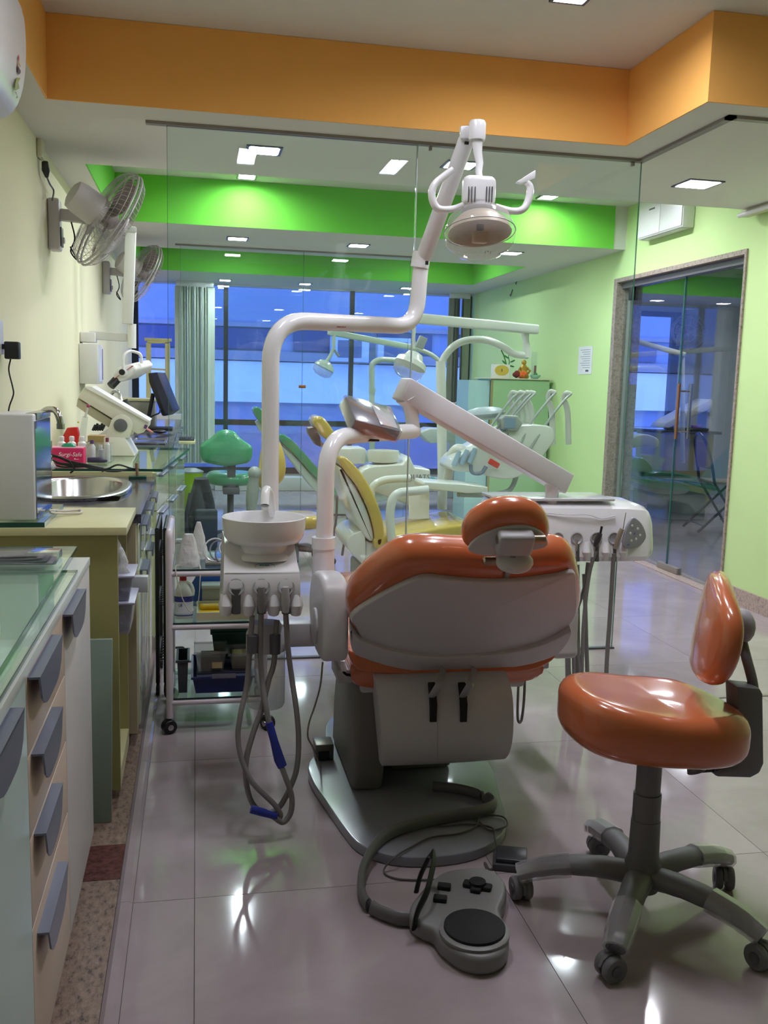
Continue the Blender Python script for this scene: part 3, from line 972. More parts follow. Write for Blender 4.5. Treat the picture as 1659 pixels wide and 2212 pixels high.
cy_ = sum(p[0] for p in pr) / len(pr)
def unit_ring(x, s):
    tp = [Vector((x, cy_ + (y - cy_) * s, cz + (z - cz) * s)) for y, z in pr]
    for p in tp:                                # sides draw in towards the top
        f = max(0.0, (p.z - (zt3 - 0.10)) / 0.10)
        p.x = p.x + ((bw[0] + bw[1]) / 2 - p.x) * 0.07 * f
    return tp
sp_unit = MB().loft([unit_ring(bw[0] + 0.010, 0.93), unit_ring(bw[0] + 0.003, 0.985), unit_ring(bw[0], 1.0), unit_ring(bw[1], 1.0), unit_ring(bw[1] - 0.003, 0.985), unit_ring(bw[1] - 0.010, 0.93)]).build('spittoon_unit', BODY, chair, smooth=32)
MB().tube([pt(486, 1238, fy + 0.010), pt(570, 1239, fy + 0.010), pt(648, 1239, fy + 0.010)], 0.0007, 6).build('seam', mat('seam_grey', (140, 138, 140)), sp_unit)
# scooped holders along its lower front
for i, px in enumerate((510, 565, 618)):
    q = pt(px, 1268, fy)
    MB().lathe([(0.0235, -0.001), (0.0235, 0.0025), (0.021, 0.0035), (0.017, -0.0005), (0.004, -0.001)], q + Vector((0, 0.0, 0)), (0, -1, 0.25), 20).build('holder_ring', mat('holder_inner', (168, 168, 170), 0.4), sp_unit)
    MB().tube([q + Vector((0, 0.004, -0.005)), pt(px, 1325, fy + 0.004)], [0.014, 0.012], 12).build('holder_slot', mat('holder_slot_dark', (84, 84, 86), 0.6), sp_unit)
for px in (488, 537, 592, 640):
    q = pt(px, 1308, fy)
    MB().tube([q + Vector((0, 0.014, 0.028)), q + Vector((0, 0.006, 0.0)), q + Vector((0, 0.014, -0.026))], [0.014, 0.020, 0.015], 16).build('holder_finger', BODY, sp_unit)
# logo: thin oval ring with green letters on the sloping top
lm = mat('logo_teal', (70, 150, 150), 0.5)
Mlogo = frame(pt(572, 1226, fy + 0.040) + Vector((0, 0, 0.0035)), (1, 0, 0), (0, 0.055, 0.032))
rg = [Mlogo @ Vector((0.027 * math.cos(a * math.pi / 16), 0.013 * math.sin(a * math.pi / 16), 0.0)) for a in range(33)]
MB().tube(rg, 0.0006, 5).build('logo_ring', lm, sp_unit)
for i, (u_, v_, w_, h_) in enumerate(((-0.011, 0.004, 0.005, 0.004), (-0.006, 0.005, 0.002, 0.006), (-0.002, 0.004, 0.003, 0.004), (0.003, 0.0045, 0.004, 0.005), (0.009, 0.004, 0.005, 0.004))):
    b_ = MB().obox((u_, v_, 0.0002), (w_, h_, 0.0006), Matrix.Rotation(0.3 * (i - 2), 3, 'Z'))
    b_.v = [Mlogo @ v for v in b_.v]
    b_.build('logo_mark', lm, sp_unit, smooth=0)
# bowl
bc = pt(570.5, 1116, YS)
rb = (pt(661, 1116, YS).x - pt(480, 1116, YS).x) / 2
h = bc.z - pt(570, 1172, YS).z
MB().lathe([(rb * 0.58, -h - 0.034), (rb * 0.59, -h - 0.012), (rb * 0.60, -h), (rb * 0.86, -h + 0.006), (rb * 0.95, -h * 0.72), (rb * 0.99, -h * 0.35), (rb, 0.0), (rb - 0.0025, 0.0018), (rb - 0.005, 0.0), (rb * 0.93, -h * 0.4), (rb * 0.78, -h * 0.80), (rb * 0.3, -h * 0.93), (0.012, -h * 0.95)], bc, n=48).build('bowl', WHITE_ENAMEL, sp_unit, smooth=50)
MB().lathe([(rb * 0.74, -0.004), (rb * 0.70, 0.006), (rb * 0.60, 0.014)], bc + Vector((0, 0, -h - 0.036)), n=36).build('bowl_collar', BODY, sp_unit)
# rinse spout
s0 = pt(589, 1115, 2.715)
s1 = pt(584, 1070, 2.71)
s2 = pt(574, 1062, 2.665)
s3 = pt(572, 1092, 2.635)
sp_pts = fillet([s0, s1 + Vector((0, 0, 0.005)), s2 + Vector((0, 0, 0.012)), s3], 0.03)
MB().tube(sp_pts, 0.0125, 14, cap=False).build('rinse_spout', WHITE_ENAMEL, sp_unit)
MB().lathe([(0.0085, -0.001), (0.001, 0.0)], s3 + Vector((0, 0, 0.004)), (0, 0, 1), 12).build('spout_bore', DARK_GREY, sp_unit)
# suction hoses
hs = HOSE_GREY
e0 = fy + 0.005
h1 = [pt(545, 1330, e0), pt(540, 1400, e0), pt(533, 1480, e0), pt(520, 1540, 2.46), pt(514, 1590, 2.45), pt(522, 1640, 2.44), pt(545, 1690, 2.43), pt(590, 1735, 2.42), pt(606, 1760, 2.42), pt(596, 1774, 2.42)]
h2 = [pt(564, 1325, e0), pt(562, 1400, e0), pt(566, 1470, e0), pt(575, 1530, 2.46), pt(588, 1590, 2.45), pt(602, 1640, 2.44), pt(617, 1680, 2.43), pt(630, 1720, 2.425), pt(628, 1755, 2.42), pt(612, 1776, 2.415), pt(596, 1768, 2.41), pt(575, 1755, 2.41), pt(548, 1752, 2.41)]
h3 = [pt(617, 1322, e0), pt(622, 1400, e0), pt(631, 1470, e0), pt(641, 1540, 2.46), pt(645, 1600, 2.455), pt(641, 1660, 2.45), pt(625, 1705, 2.445), pt(602, 1745, 2.44), pt(572, 1757, 2.435), pt(545, 1735, 2.44), pt(532, 1690, 2.445), pt(532, 1640, 2.45), pt(548, 1580, 2.46), pt(566, 1530, 2.475), pt(580, 1470, 2.49), pt(592, 1430, 2.50), pt(598, 1340, 2.50)]
for hp_, rr in ((h1, 0.0075), (h2, 0.0078), (h3, 0.0078)):
    MB().tube(spl(hp_, 6), rr, 10).build('suction_hose', hs, sp_unit)
BLUE_SLEEVE = mat('blue_sleeve', (38, 52, 150), 0.4, var=0.06)
MB().tube([pt(581, 1560, 2.453), pt(592, 1600, 2.448), pt(603, 1640, 2.443), pt(610, 1656, 2.44)], [0.0105, 0.011, 0.0145, 0.013], 12).build('blue_sleeve', BLUE_SLEEVE, sp_unit)
MB().tube([pt(542, 1748, 2.408), pt(565, 1754, 2.408), pt(598, 1764, 2.408)], [0.011, 0.0115, 0.0085], 12).build('blue_sleeve', BLUE_SLEEVE, sp_unit)
for px, y0_, y1_, yy in ((545, 1372, 1410, e0), (594, 1372, 1412, 2.50)):
    MB().tube([pt(px, y0_, yy), pt(px, y1_, yy)], [0.016, 0.015], 10).build('valve_block', DARK_GREY, sp_unit)
for px in (565, 617):
    MB().tube([pt(px, 1268, fy - 0.012), pt(px, 1300, fy - 0.012), pt(px, 1322, fy - 0.008)], [0.009, 0.013, 0.009], 12).build('suction_tip', GREY_PLASTIC if px == 617 else HOSE_GREY, sp_unit)
# separator jar under the unit
ct = pt(572, 1350, 2.60)
MB().lathe([(0.052, -0.16), (0.056, -0.15), (0.056, 0.0), (0.05, 0.02), (0.03, 0.05)], pt(575, 1408, 2.64), n=24).build('separator_jar', glass('jar_plastic', (0.86, 0.88, 0.88), haze=0.28, haze_col=(190, 186, 186)), sp_unit)
MB().lathe([(0.058, 0.0), (0.058, 0.05), (0.04, 0.08)], pt(575, 1402, 2.64), n=24).build('jar_head', GREY_PLASTIC, sp_unit)
# horizontal carrier to the chair
MB().box(pt(590, 1368, 2.80).x, pt(720, 1368, 2.80).x, 2.77, 2.83, pt(640, 1393, 2.80).z, pt(640, 1342, 2.80).z).build('carrier_beam', SHELL, chair, bevel=0.008)

# --- lamp pole, double bend, sloping arm, lamp head
LP = 2.80
q = [pt(583, 1150, LP), pt(585, 690, LP), pt(898, 706, 3.08), pt(909, 572, 3.08)]
MB().tube(fillet(q, [0, 0.13, 0.09, 0], 10), 0.0262, 20).build('lamp_pole', WHITE_ENAMEL, chair)
a, b = pt(906, 578, 3.08), pt(912, 545, 3.075)
pole2 = MB().tube([a, b], [0.031, 0.030], 20).build('arm_socket', WHITE_ENAMEL, chair)
for i, (x, w_) in enumerate(((727, 0.006), (732, 0.008), (738, 0.007), (742.5, 0.004))):
    MB().obox(pt(x, 707 + 0.18 * i, 2.905) + Vector((0, -0.0262, 0)), (w_, 0.002, 0.0035)).build('printed_mark', mat('print_red', (150, 80, 84), 0.5), pole2, smooth=0)
a0, a1 = pt(914, 560, 3.07), pt(1012, 290, 2.82)
arm = MB().tube([a0, a0.lerp(a1, 0.06), a0.lerp(a1, 0.95), a1], [0.022, 0.027, 0.025, 0.021], 18, flat=0.85, up=(0, -1, 0)).build('lamp_arm', mat('lamp_arm_white', (224, 222, 226), 0.28, coat=0.3), chair)
MB().obox(pt(922, 568, 3.035), (0.010, 0.004, 0.012)).build('arm_port', BLACK, arm)
MB().obox(pt(1008, 309, 2.805), (0.012, 0.006, 0.008)).build('arm_port', BLACK, arm)
k0, k1 = pt(1032, 262, 2.78), pt(1030, 296, 2.78)
knuckle = MB().lathe([(0.024, -0.028), (0.0255, -0.02), (0.0255, 0.018), (0.022, 0.026), (0.008, 0.030)], (k0 + k1) / 2 + Vector((0, 0, -0.003)), n=20).build('arm_knuckle', WHITE_ENAMEL, chair)
MB().bar(pt(1010, 272, 2.81), pt(1012, 300, 2.81), 0.02, 0.05, (1, 0, 0)).build('knuckle_cheek', WHITE_ENAMEL, knuckle, bevel=0.006)
stem = MB().tube([pt(1030, 292, 2.78), pt(1032, 330, 2.78), pt(1036, 352, 2.775), pt(1034, 372, 2.77), pt(1037, 388, 2.765)], [0.019, 0.013, 0.0115, 0.0105, 0.009], 14).build('lamp_stem', WHITE_ENAMEL, chair)

LY = 2.74
lc = pt(1036, 505, LY)
ax = Vector((0.0, -0.55, -0.80)).normalized()      # beam direction: down and towards the patient's head
top = pt(1034, 383, LY)
lamp = MB().cushion(rrect(0.098, 0.060, 0.024, 6), Matrix.Translation(pt(1034, 413, LY)), 0.082, 0.016).build('lamp_head', WHITE_ENAMEL, chair)
for px in (1012, 1019, 1026, 1051, 1057, 1063):
    MB().obox(pt(px, 420, LY - 0.031), (0.0016, 0.003, 0.044)).build('vent_slot', SLOT, lamp)
rl = 0.1055
lc = pt(1036, 500, LY)
tilt = Vector((0.0, 0.28, 1.0)).normalized()
MB().lathe([(rl * 0.30, 0.068), (rl * 0.62, 0.062), (rl * 0.86, 0.040), (rl * 0.985, 0.008), (rl, -0.002)], lc, tilt, 40, cap=False).build('reflector_cover', glass('lamp_cover_clear', (0.95, 0.93, 0.91), refl=0.6, haze=0.22, haze_col=(214, 214, 216)), lamp, smooth=60)
MB().lathe([(rl, -0.003), (rl * 1.0, -0.018), (rl * 0.93, -0.040), (rl * 0.74, -0.060), (rl * 0.45, -0.070), (0.004, -0.072)], lc, tilt, 40, cap=False).build('front_shield', glass('lamp_shield_clear', (0.97, 0.96, 0.94), refl=0.6, haze=0.22, haze_col=(214, 214, 214)), lamp, smooth=60)
MB().lathe([(rl * 0.2, 0.052), (rl * 0.55, 0.046), (rl * 0.80, 0.020), (rl * 0.90, -0.006), (rl * 0.88, -0.007), (rl * 0.77, 0.014), (rl * 0.5, 0.034), (rl * 0.2, 0.040)], lc, tilt, 32).build('reflector_dish', mat('reflector_gold', (178, 166, 146), 0.35, 0.0, var=0.2, scale=25), lamp, smooth=60)
MB().obox(lc - tilt * 0.018, (0.042, 0.030, 0.034)).build('bulb_shield', mat('bulb_shield', (190, 165, 140), 0.35, 0.4), lamp, bevel=0.004)
MB().obox(lc + tilt * 0.012 + Vector((0, -0.006, 0)), (0.020, 0.014, 0.018)).build('bulb_socket', mat('socket_brown', (70, 45, 40), 0.5), lamp, bevel=0.002)
MB().tube([lc + (Vector((0, 0, 1)).rotation_difference(tilt) @ Vector((rl * 1.004 * math.cos(k * math.pi / 24), rl * 1.004 * math.sin(k * math.pi / 24), -0.002))) for k in range(49)], 0.0016, 6, cap=False).build('rim_ring', GREY_PLASTIC, lamp)
MB().lathe([(0.040, -0.008), (0.052, -0.004), (0.052, 0.004), (0.040, 0.006)], lc + tilt * 0.066, tilt, 24).build('neck_collar', GREY_PLASTIC, lamp)
text('( ^ )', 0.012, frame(lc + Vector((0.006, -0.072, -0.068)), (1, 0, 0), (0, -0.55, 0.83)), DARK_GREY, lamp, 'shield_lettering', 0.0002)
for side, pts_, nm in ((-1, [(1003, 442), (975, 452), (945, 450), (933, 425), (938, 400), (962, 378), (978, 366)], 'grip'), (1, [(1070, 446), (1105, 456), (1130, 452), (1142, 430), (1145, 405), (1137, 393)], 'grip')):
    P = [pt(x, y, LY + 0.01) for x, y in pts_]
    g = spl(P, 5)
    rr = [0.011 + 0.003 * math.sin(math.pi * i / len(g)) for i in range(len(g))]
    hnd = MB().tube(g, rr, 12, flat=0.8).build('grip_handle', WHITE_ENAMEL, lamp)
a, b = pt(1118, 392, LY + 0.01), pt(1158, 370, LY + 0.01)
MB().prism([pt(1117, 392, LY), pt(1158, 366, LY), pt(1157, 385, LY), pt(1128, 397, LY)], (0, 0.022, 0)).build('grip_cap', WHITE_ENAMEL, lamp, bevel=0.003)

# --- delivery arm and instrument head
q = [pt(695, 1368, LP), pt(702, 1170, LP)]
MB().tube([pt(694, 1366, LP), pt(700, 1160, LP)], 0.034, 20).build('post_sleeve', mat('post_sleeve_white', (222, 220, 224), 0.3), chair)
MB().tube([pt(699, 1184, LP), pt(699, 1160, LP)], 0.0365, 20).build('post_collar', WHITE_ENAMEL, chair)
MB().lathe([(0.008, -0.004), (0.008, 0.006), (0.004, 0.010)], pt(698, 1240, LP - 0.034), (0, -1, 0), 12).build('post_screw', WHITE_ENAMEL, chair)
q = [pt(701, 1165, LP), pt(706, 945, LP), pt(893, 931, 3.25)]
MB().tube(fillet(q, [0, 0.12, 0], 10) , 0.0265, 20).build('delivery_post', WHITE_ENAMEL, chair)
e = pt(893, 931, 3.25)
MB().ball(e, 0.0275, 16, 8).build('post_end', WHITE_ENAMEL, chair)
MB().tube([e, pt(889, 893, 3.25), pt(884, 872, 3.245), pt(878, 858, 3.24)], [0.025, 0.025, 0.027, 0.040], 16).build('arm_pivot', WHITE_ENAMEL, chair)
b0, b1 = pt(866, 838, 3.24), pt(1219, 1044, 3.42)
beam = MB().bar(b0, b1, 0.08, 0.082).build('parallel_arm', mat('delivery_beam', (216, 213, 218), 0.32, coat=0.2), chair, bevel=0.006, segs=3)
for s in (0.07, 0.93):
    dn = (b1 - b0).normalized().cross(Vector((0, 0, 1))).normalized()
    MB().lathe([(0.004, 0), (0.003, 0.0015)], b0.lerp(b1, s) + dn * 0.0376 + Vector((0, 0, -0.012)), dn, 10).build('arm_screw', STEEL, beam)
TY = 3.40
MB().tube([pt(1196, 1048, TY), pt(1192, 1062, TY), pt(1190, 1092, TY)], [0.036, 0.028, 0.022], 16).build('tray_pivot', WHITE_ENAMEL, chair)
# instrument head: body swept along X, rounded right end
tx0, tx1 = pt(1060, 1150, TY).x, pt(1396, 1150, TY).x
ty = TY - 0.10
zc = lambda y: pt(1250, y, ty).z
prf = [(ty + 0.01, zc(1212)), (ty - 0.012, zc(1200)), (ty - 0.006, zc(1175)), (ty + 0.004, zc(1150)), (ty + 0.018, zc(1120)), (ty + 0.04, zc(1100)), (ty + 0.09, zc(1090)), (ty + 0.26, zc(1086)), (ty + 0.30, zc(1110)), (ty + 0.30, zc(1180)), (ty + 0.24, zc(1205))]
pc = (sum(p[0] for p in prf) / len(prf), sum(p[1] for p in prf) / len(prf))
def trg(x, s, dz=0.0):
    return [Vector((x, pc[0] + (y - pc[0]) * s, pc[1] + (z - pc[1]) * s + dz)) for y, z in prf]
rings = [trg(tx0, 0.80), trg(tx0 + 0.015, 0.95), trg(tx0 + 0.04, 1.0)]
rings += [trg(tx0 + (tx1 - tx0) * f, 1.0, -0.006 * f) for f in (0.3, 0.6, 0.82)]
rings += [trg(tx1 - 0.045, 0.97, -0.008), trg(tx1 - 0.022, 0.88, -0.008), trg(tx1 - 0.006, 0.70, -0.010), trg(tx1, 0.45, -0.012)]
tray = MB().loft(rings).build('instrument_head', BODY, chair, smooth=34)
MB().box(tx0 + 0.01, tx1 - 0.16, ty + 0.06, ty + 0.27, zc(1088) + 0.0005, zc(1088) + 0.012).build('tray_mat', mat('film_cover', (205, 205, 210), 0.25, coat=0.5, var=0.05, bump=0.4, bscale=25), tray, bevel=0.004)
folds = [pt(1180, 1108, ty + 0.02), pt(1230, 1112, ty + 0.012), pt(1270, 1112, ty + 0.01), pt(1300, 1120, ty + 0.01), pt(1330, 1113, ty + 0.012)]
MB().tube(spl(folds, 5), 0.004, 6, flat=0.5).build('film_fold', mat('film_cover', (205, 205, 210)), tray)
# control keypad on the right end
kp_px = [(1345, 1180), (1352, 1140), (1366, 1118), (1384, 1130), (1394, 1155), (1388, 1172), (1368, 1184)]
nk = Vector((0.35, -0.93, 0.12)).normalized()
kc = pt(1370, 1152, ty - 0.012)
Mk = frame(kc, Vector((1, 0.376, 0)), (0, 0, 1))
Mki = Mk.inverted()
kk = [Mki @ ptn(x, y, kc, Mk.to_3x3() @ Vector((0, 0, 1))) for x, y in kp_px]
kpad = MB().cushion([(p.x, p.y) for p in spl([(a_.x, a_.y, 0) for a_ in kk], 4, True)], Mk, 0.012, 0.005).build('keypad_panel', mat('keypad_grey', (150, 148, 160), 0.35), tray)
for i, (x, y) in enumerate(((1366, 1136), (1378, 1142), (1371, 1152), (1362, 1152), (1383, 1156), (1374, 1164), (1364, 1168), (1358, 1176))):
    c = ptn(x, y, kc + Mk.to_3x3() @ Vector((0, 0, 0.007)), Mk.to_3x3() @ Vector((0, 0, 1)))
    MB().lathe([(0.0052, -0.002), (0.0052, 0.001), (0.003, 0.0016)], c, Mk.to_3x3() @ Vector((0, 0, 1)), 10).build('key', WHITE_PLASTIC if i not in (2, 7) else mat('key_blue', (110, 110, 160), 0.4), kpad)
# scooped holders, instruments and hoses
for i, px in enumerate((1163, 1205, 1246, 1288, 1326)):
    qh = pt(px, 1163, ty - 0.004)
    MB().lathe([(0.024, -0.003), (0.024, 0.003), (0.021, 0.004), (0.016, -0.001), (0.003, -0.002)], qh, (0, -1, 0.12), 20).build('holder_cup', mat('holder_inner', (168, 168, 170)), tray)
    MB().tube([pt(px + 2, 1175, ty - 0.010), pt(px + 1, 1212, ty - 0.006)], [0.006, 0.009], 10).build('holder_slot', mat('holder_slot_dark', (84, 84, 86)), tray)
for px in (1184, 1226, 1267, 1308, 1345):
    MB().tube([pt(px, 1172, ty + 0.004), pt(px, 1192, ty - 0.006), pt(px, 1208, ty + 0.004)], [0.014, 0.021, 0.015], 14).build('holder_finger', BODY, tray)
MB().tube([pt(1300, 1137, ty - 0.028), pt(1297, 1152, ty - 0.026)], 0.0045, 10).build('handpiece_tip', BLACK, tray)
MB().tube([pt(1296, 1152, ty - 0.026), pt(1290, 1168, ty - 0.020), pt(1286, 1180, ty - 0.014)], [0.010, 0.012, 0.008], 12).build('handpiece', mat('handpiece_dark', (60, 56, 58), 0.4), tray)
MB().tube([pt(1352, 1107, ty - 0.036), pt(1346, 1142, ty - 0.032)], 0.0018, 8).build('syringe_tip', STEEL, tray)
MB().tube([pt(1344, 1142, ty - 0.030), pt(1336, 1160, ty - 0.024), pt(1328, 1185, ty - 0.014)], [0.009, 0.010, 0.006], 12).build('air_water_syringe', mat('syringe_tan', (170, 158, 140), 0.35, 0.3), tray)
MB().tube([pt(1246, 1166, ty - 0.012), pt(1245, 1190, ty - 0.010)], [0.006, 0.005], 10).build('coupling', STEEL, tray)
for P, rr in (
    ([pt(1326, 1195, ty - 0.012), pt(1322, 1260, ty), pt(1317, 1340, ty), pt(1312, 1410, ty), pt(1308, 1500, ty), pt(1306, 1600, ty), pt(1300, 1660, ty + 0.03), pt(1280, 1600, ty + 0.07), pt(1270, 1480, ty + 0.10), pt(1262, 1240, ty + 0.12)], 0.0085),
    ([pt(1288, 1190, ty - 0.010), pt(1275, 1230, ty), pt(1266, 1290, ty), pt(1260, 1360, ty), pt(1257, 1440, ty), pt(1253, 1540, ty), pt(1245, 1600, ty + 0.03), pt(1236, 1500, ty + 0.06), pt(1228, 1430, ty + 0.08), pt(1233, 1360, ty + 0.09), pt(1262, 1270, ty + 0.10), pt(1270, 1215, ty + 0.10)], 0.0075),
    ([pt(1245, 1195, ty - 0.008), pt(1240, 1260, ty), pt(1240, 1330, ty), pt(1250, 1420, ty), pt(1258, 1480, ty), pt(1262, 1560, ty + 0.02), pt(1255, 1600, ty + 0.05), pt(1240, 1480, ty + 0.07), pt(1238, 1220, ty + 0.10)], 0.006),
    ([pt(1205, 1195, ty - 0.006), pt(1222, 1300, ty + 0.05), pt(1226, 1400, ty + 0.06), pt(1228, 1500, ty + 0.08), pt(1232, 1590, ty + 0.08), pt(1242, 1610, ty + 0.10), pt(1248, 1560, ty + 0.13), pt(1246, 1220, ty + 0.16)], 0.011),
):
    MB().tube(spl(P, 6), rr, 10).build('instrument_hose', HOSE_GREY, tray)
# small cable hanging behind the left arm down to the base
cb = [pt(697, 1430, 2.62), pt(692, 1480, 2.63), pt(680, 1525, 2.64), pt(668, 1560, 2.65), pt(665, 1592, 2.66), pt(676, 1615, 2.70), Vector((0.385, 2.80, 0.034))]
MB().tube(spl(cb, 6), 0.0028, 8).build('thin_cable', mat('cable_tan', (150, 138, 122), 0.5), chair)

fv = MB().box(0.375, 0.435, 2.86, 2.93, 0.0315, 0.085).build('floor_valve', mat('valve_steel', (120, 116, 108), 0.35, 0.6), chair, bevel=0.004)
MB().box(0.385, 0.42, 2.853, 2.859, 0.036, 0.062).build('valve_outlet', BLACK, fv)

# --- X-ray viewer box in plastic, strapped on the delivery arm
vw = thing('film_viewer', 'small film viewer box wrapped in shiny plastic on the white arm', 'film viewer', pt(795, 930, 2.98))
vc = pt(800, 905, 2.97)
xv = (pt(860, 925, 3.0) - pt(750, 890, 2.98)).normalized()
xv = Vector((0.85, 0.25, -0.20)).normalized()
Mv = frame(vc, xv, Vector((-0.28, 0.75, 0.55)))
b = MB()
b.obox((0, 0, 0), (0.168, 0.135, 0.042))
for i, v in enumerate(b.v):
    b.v[i] = Mv @ v
vb = b.build('case', mat('viewer_case', (104, 106, 118), 0.35), vw, bevel=0.006, segs=2)
s = MB()
s.obox((0.042, -0.004, 0.0225), (0.066, 0.105, 0.003))
s.v = [Mv @ v for v in s.v]
s.build('screen', mat('viewer_screen', (235, 235, 240), 0.12, coat=0.6), vw, bevel=0.001)
f = MB()
f.obox((0, 0, 0.001), (0.178, 0.145, 0.050))
f.v = [Mv @ v for v in f.v]
f.build('plastic_wrap', glass('plastic_wrap', (0.93, 0.93, 0.95), rough=0.12, refl=3.0, haze=0.06), vw, bevel=0.008, segs=2)
MB().obox(pt(801, 951, 2.965), (0.055, 0.012, 0.007)).build('strap', BLACK, vw, bevel=0.002)

# ================================================================== ORANGE STOOL
STOOL_GREY = mat('stool_grey_plastic', (112, 110, 114), 0.5, var=0.05)
STOOL_LIGHT = mat('stool_light_grey', (170, 166, 172), 0.45, var=0.04)
SC = Vector((1.045, 1.93, 0))
stool = thing('dentist_stool', 'orange vinyl stool on five grey castor legs in right foreground', 'stool', SC)
def caster(root, x, y, ang, r, m, hubm, w=0.02):
    d = Vector((math.cos(ang), math.sin(ang), 0))
    s = Vector((-d.y, d.x, 0))
    c = Vector((x, y, r)) - d * 0.012
    b = MB()
    for sg in (-1, 1):
        b.lathe([(r * 0.3, -w / 2 + 0.001), (r * 0.9, -w / 2), (r, -w * 0.3), (r, w * 0.3), (r * 0.9, w / 2), (r * 0.3, w / 2 - 0.001)], c + s * (sg * w * 0.72), s, 18)
    o = b.build('caster', m, root)
    for sg in (-1, 1):
        MB().lathe([(r * 0.45, -0.0005), (r * 0.42, 0.002), (r * 0.1, 0.003)], c + s * (sg * w * 1.22), s * sg, 14).build('wheel_cap', hubm, o)
    MB().prism([c + d * (r * 1.05 * math.cos(a)) + Vector((0, 0, r * 1.05 * math.sin(a))) - s * 0.004 for a in [math.radians(v) for v in range(-10, 200, 30)]], s * 0.008).build('hood', m, o)
    return o
WRAP = glass('film_wrap', (0.93, 0.93, 0.94), rough=0.22, refl=2.0, haze=0.30, haze_col=(200, 196, 202))
for k in range(5):
    a = math.radians(17 + 72 * k)
    d = Vector((math.cos(a), math.sin(a), 0))
    P = [SC + d * 0.02 + Vector((0, 0, 0.100)), SC + d * 0.09 + Vector((0, 0, 0.108)), SC + d * 0.17 + Vector((0, 0, 0.106)), SC + d * 0.24 + Vector((0, 0, 0.092)), SC + d * 0.292 + Vector((0, 0, 0.072))]
    leg = MB().tube(spl(P, 4), [0.034, 0.033, 0.031, 0.029, 0.027, 0.024, 0.022], 14, flat=0.75, up=(0, 0, 1)).build('leg', STOOL_GREY, stool)
    MB().tube(spl(P[2:], 4), [0.0345, 0.034, 0.033, 0.031, 0.029], 9, flat=0.82, up=(0, 0, 1)).build('film_sleeve', WRAP, leg, smooth=0)
    e = SC + d * 0.280
    MB().tube([e + Vector((0, 0, 0.045)), e + Vector((0, 0, 0.085))], 0.008, 8).build('caster_pin', STEEL, leg)
    caster(stool, e.x, e.y, a + 0.9 + 0.5 * k, 0.029, STOOL_GREY, DARK_GREY, 0.019)
MB().lathe([(0.040, 0.066), (0.044, 0.080), (0.044, 0.125), (0.036, 0.150), (0.034, 0.240)], SC, n=24).build('hub', STOOL_GREY, stool)
MB().lathe([(0.0325, 0.236), (0.0325, 0.305)], SC, n=24).build('column_sleeve', STOOL_GREY, stool)
MB().lathe([(0.029, 0.300), (0.029, 0.400)], SC, n=24).build('column', STOOL_GREY, stool)
MB().lathe([(0.030, 0.400), (0.030, 0.414)], SC, n=20).build('column_collar', BLACK, stool)
MB().box(SC.x - 0.09, SC.x + 0.22, SC.y - 0.05, SC.y + 0.05, 0.415, 0.428).build('seat_plate', BLACK, stool, bevel=0.004)
o2 = spl([(-0.215, 0.02, 0), (-0.185, 0.115, 0), (-0.09, 0.185, 0), (0.03, 0.195, 0), (0.135, 0.16, 0), (0.19, 0.075, 0), (0.205, -0.03, 0), (0.175, -0.135, 0), (0.09, -0.185, 0), (-0.02, -0.185, 0), (-0.12, -0.155, 0), (-0.195, -0.085, 0)], 5, True)
def dishf(p):
    x, y = p.x, p.y
    rr2 = (x / 0.2) ** 2 + (y / 0.18) ** 2
    k = max(0.0, 1 - rr2)
    return Vector((x, y, p.z - (0.014 * k if p.z > 0.02 else 0) - 0.30 * (x + 0.0) * 0.20 + (0.018 if p.z > 0 else 0.0) * max(0, -x / 0.2)))
MB().cushion([(math.copysign(abs(p.x / 0.21) ** 0.9, p.x) * 0.204, math.copysign(abs(p.y / 0.195) ** 0.9, p.y) * 0.188) for p in o2], Matrix.Translation((SC.x - 0.005, SC.y, 0.486)), 0.122, 0.046, crown=0.008, fn=dishf, rings=6).build('seat', ORANGE_VINYL, stool, smooth=60)
# back pad, seen nearly edge-on
nb = Vector((-0.94, -0.30, 0.16)).normalized()
Mp = frame(pt(1534, 1340, 2.0), Vector((-0.45, -0.893, 0.0)), Vector((0.17, 0.0, 0.985)))
pad = spl([(-0.185, -0.02, 0), (-0.17, 0.045, 0), (-0.10, 0.078, 0), (0.0, 0.092, 0), (0.10, 0.078, 0), (0.17, 0.045, 0), (0.185, -0.02, 0), (0.15, -0.075, 0), (0.06, -0.098, 0), (-0.06, -0.098, 0), (-0.15, -0.075, 0)], 4, True)
MB().cushion([(p.x * 1.30, p.y * 1.28) for p in pad], Mp, 0.05, 0.024, crown=0.006, fn=lambda p: Vector((p.x, p.y, p.z - 0.55 * p.x * p.x))).build('back_pad', ORANGE_VINYL, stool, smooth=60)
pb = Mp @ Vector((0.0, -0.01, -0.03 if (Mp.to_3x3() @ Vector((0, 0, 1))).dot(nb) > 0 else 0.03))
hb = pt(1610, 1352, 1.96)
MB().ball(pt(1602, 1352, 1.98), 0.045, 16, 8, (0.62, 0.9, 0.95)).build('pad_boss', STOOL_LIGHT, stool)
MB().tube(spl([pt(1602, 1380, 1.98), pt(1612, 1420, 1.94), pt(1625, 1470, 1.92), pt(1630, 1510, 1.91)], 4), 0.012, 12).build('back_rod', STOOL_GREY, stool)
hx = [(1592, 1482), (1644, 1487), (1650, 1500), (1652, 1650), (1643, 1672), (1622, 1682), (1548, 1680), (1546, 1664), (1590, 1655), (1597, 1600)]
MB().prism([pt(x, y, 1.885) for x, y in hx], (0, 0.055, 0)).build('back_bracket', STOOL_GREY, stool, bevel=0.008)
MB().box(SC.x + 0.10, pt(1560, 1670, 1.9).x, 1.895, 1.935, pt(1550, 1682, 1.9).z + 0.018, 0.414).build('bracket_arm', BLACK, stool, bevel=0.003)
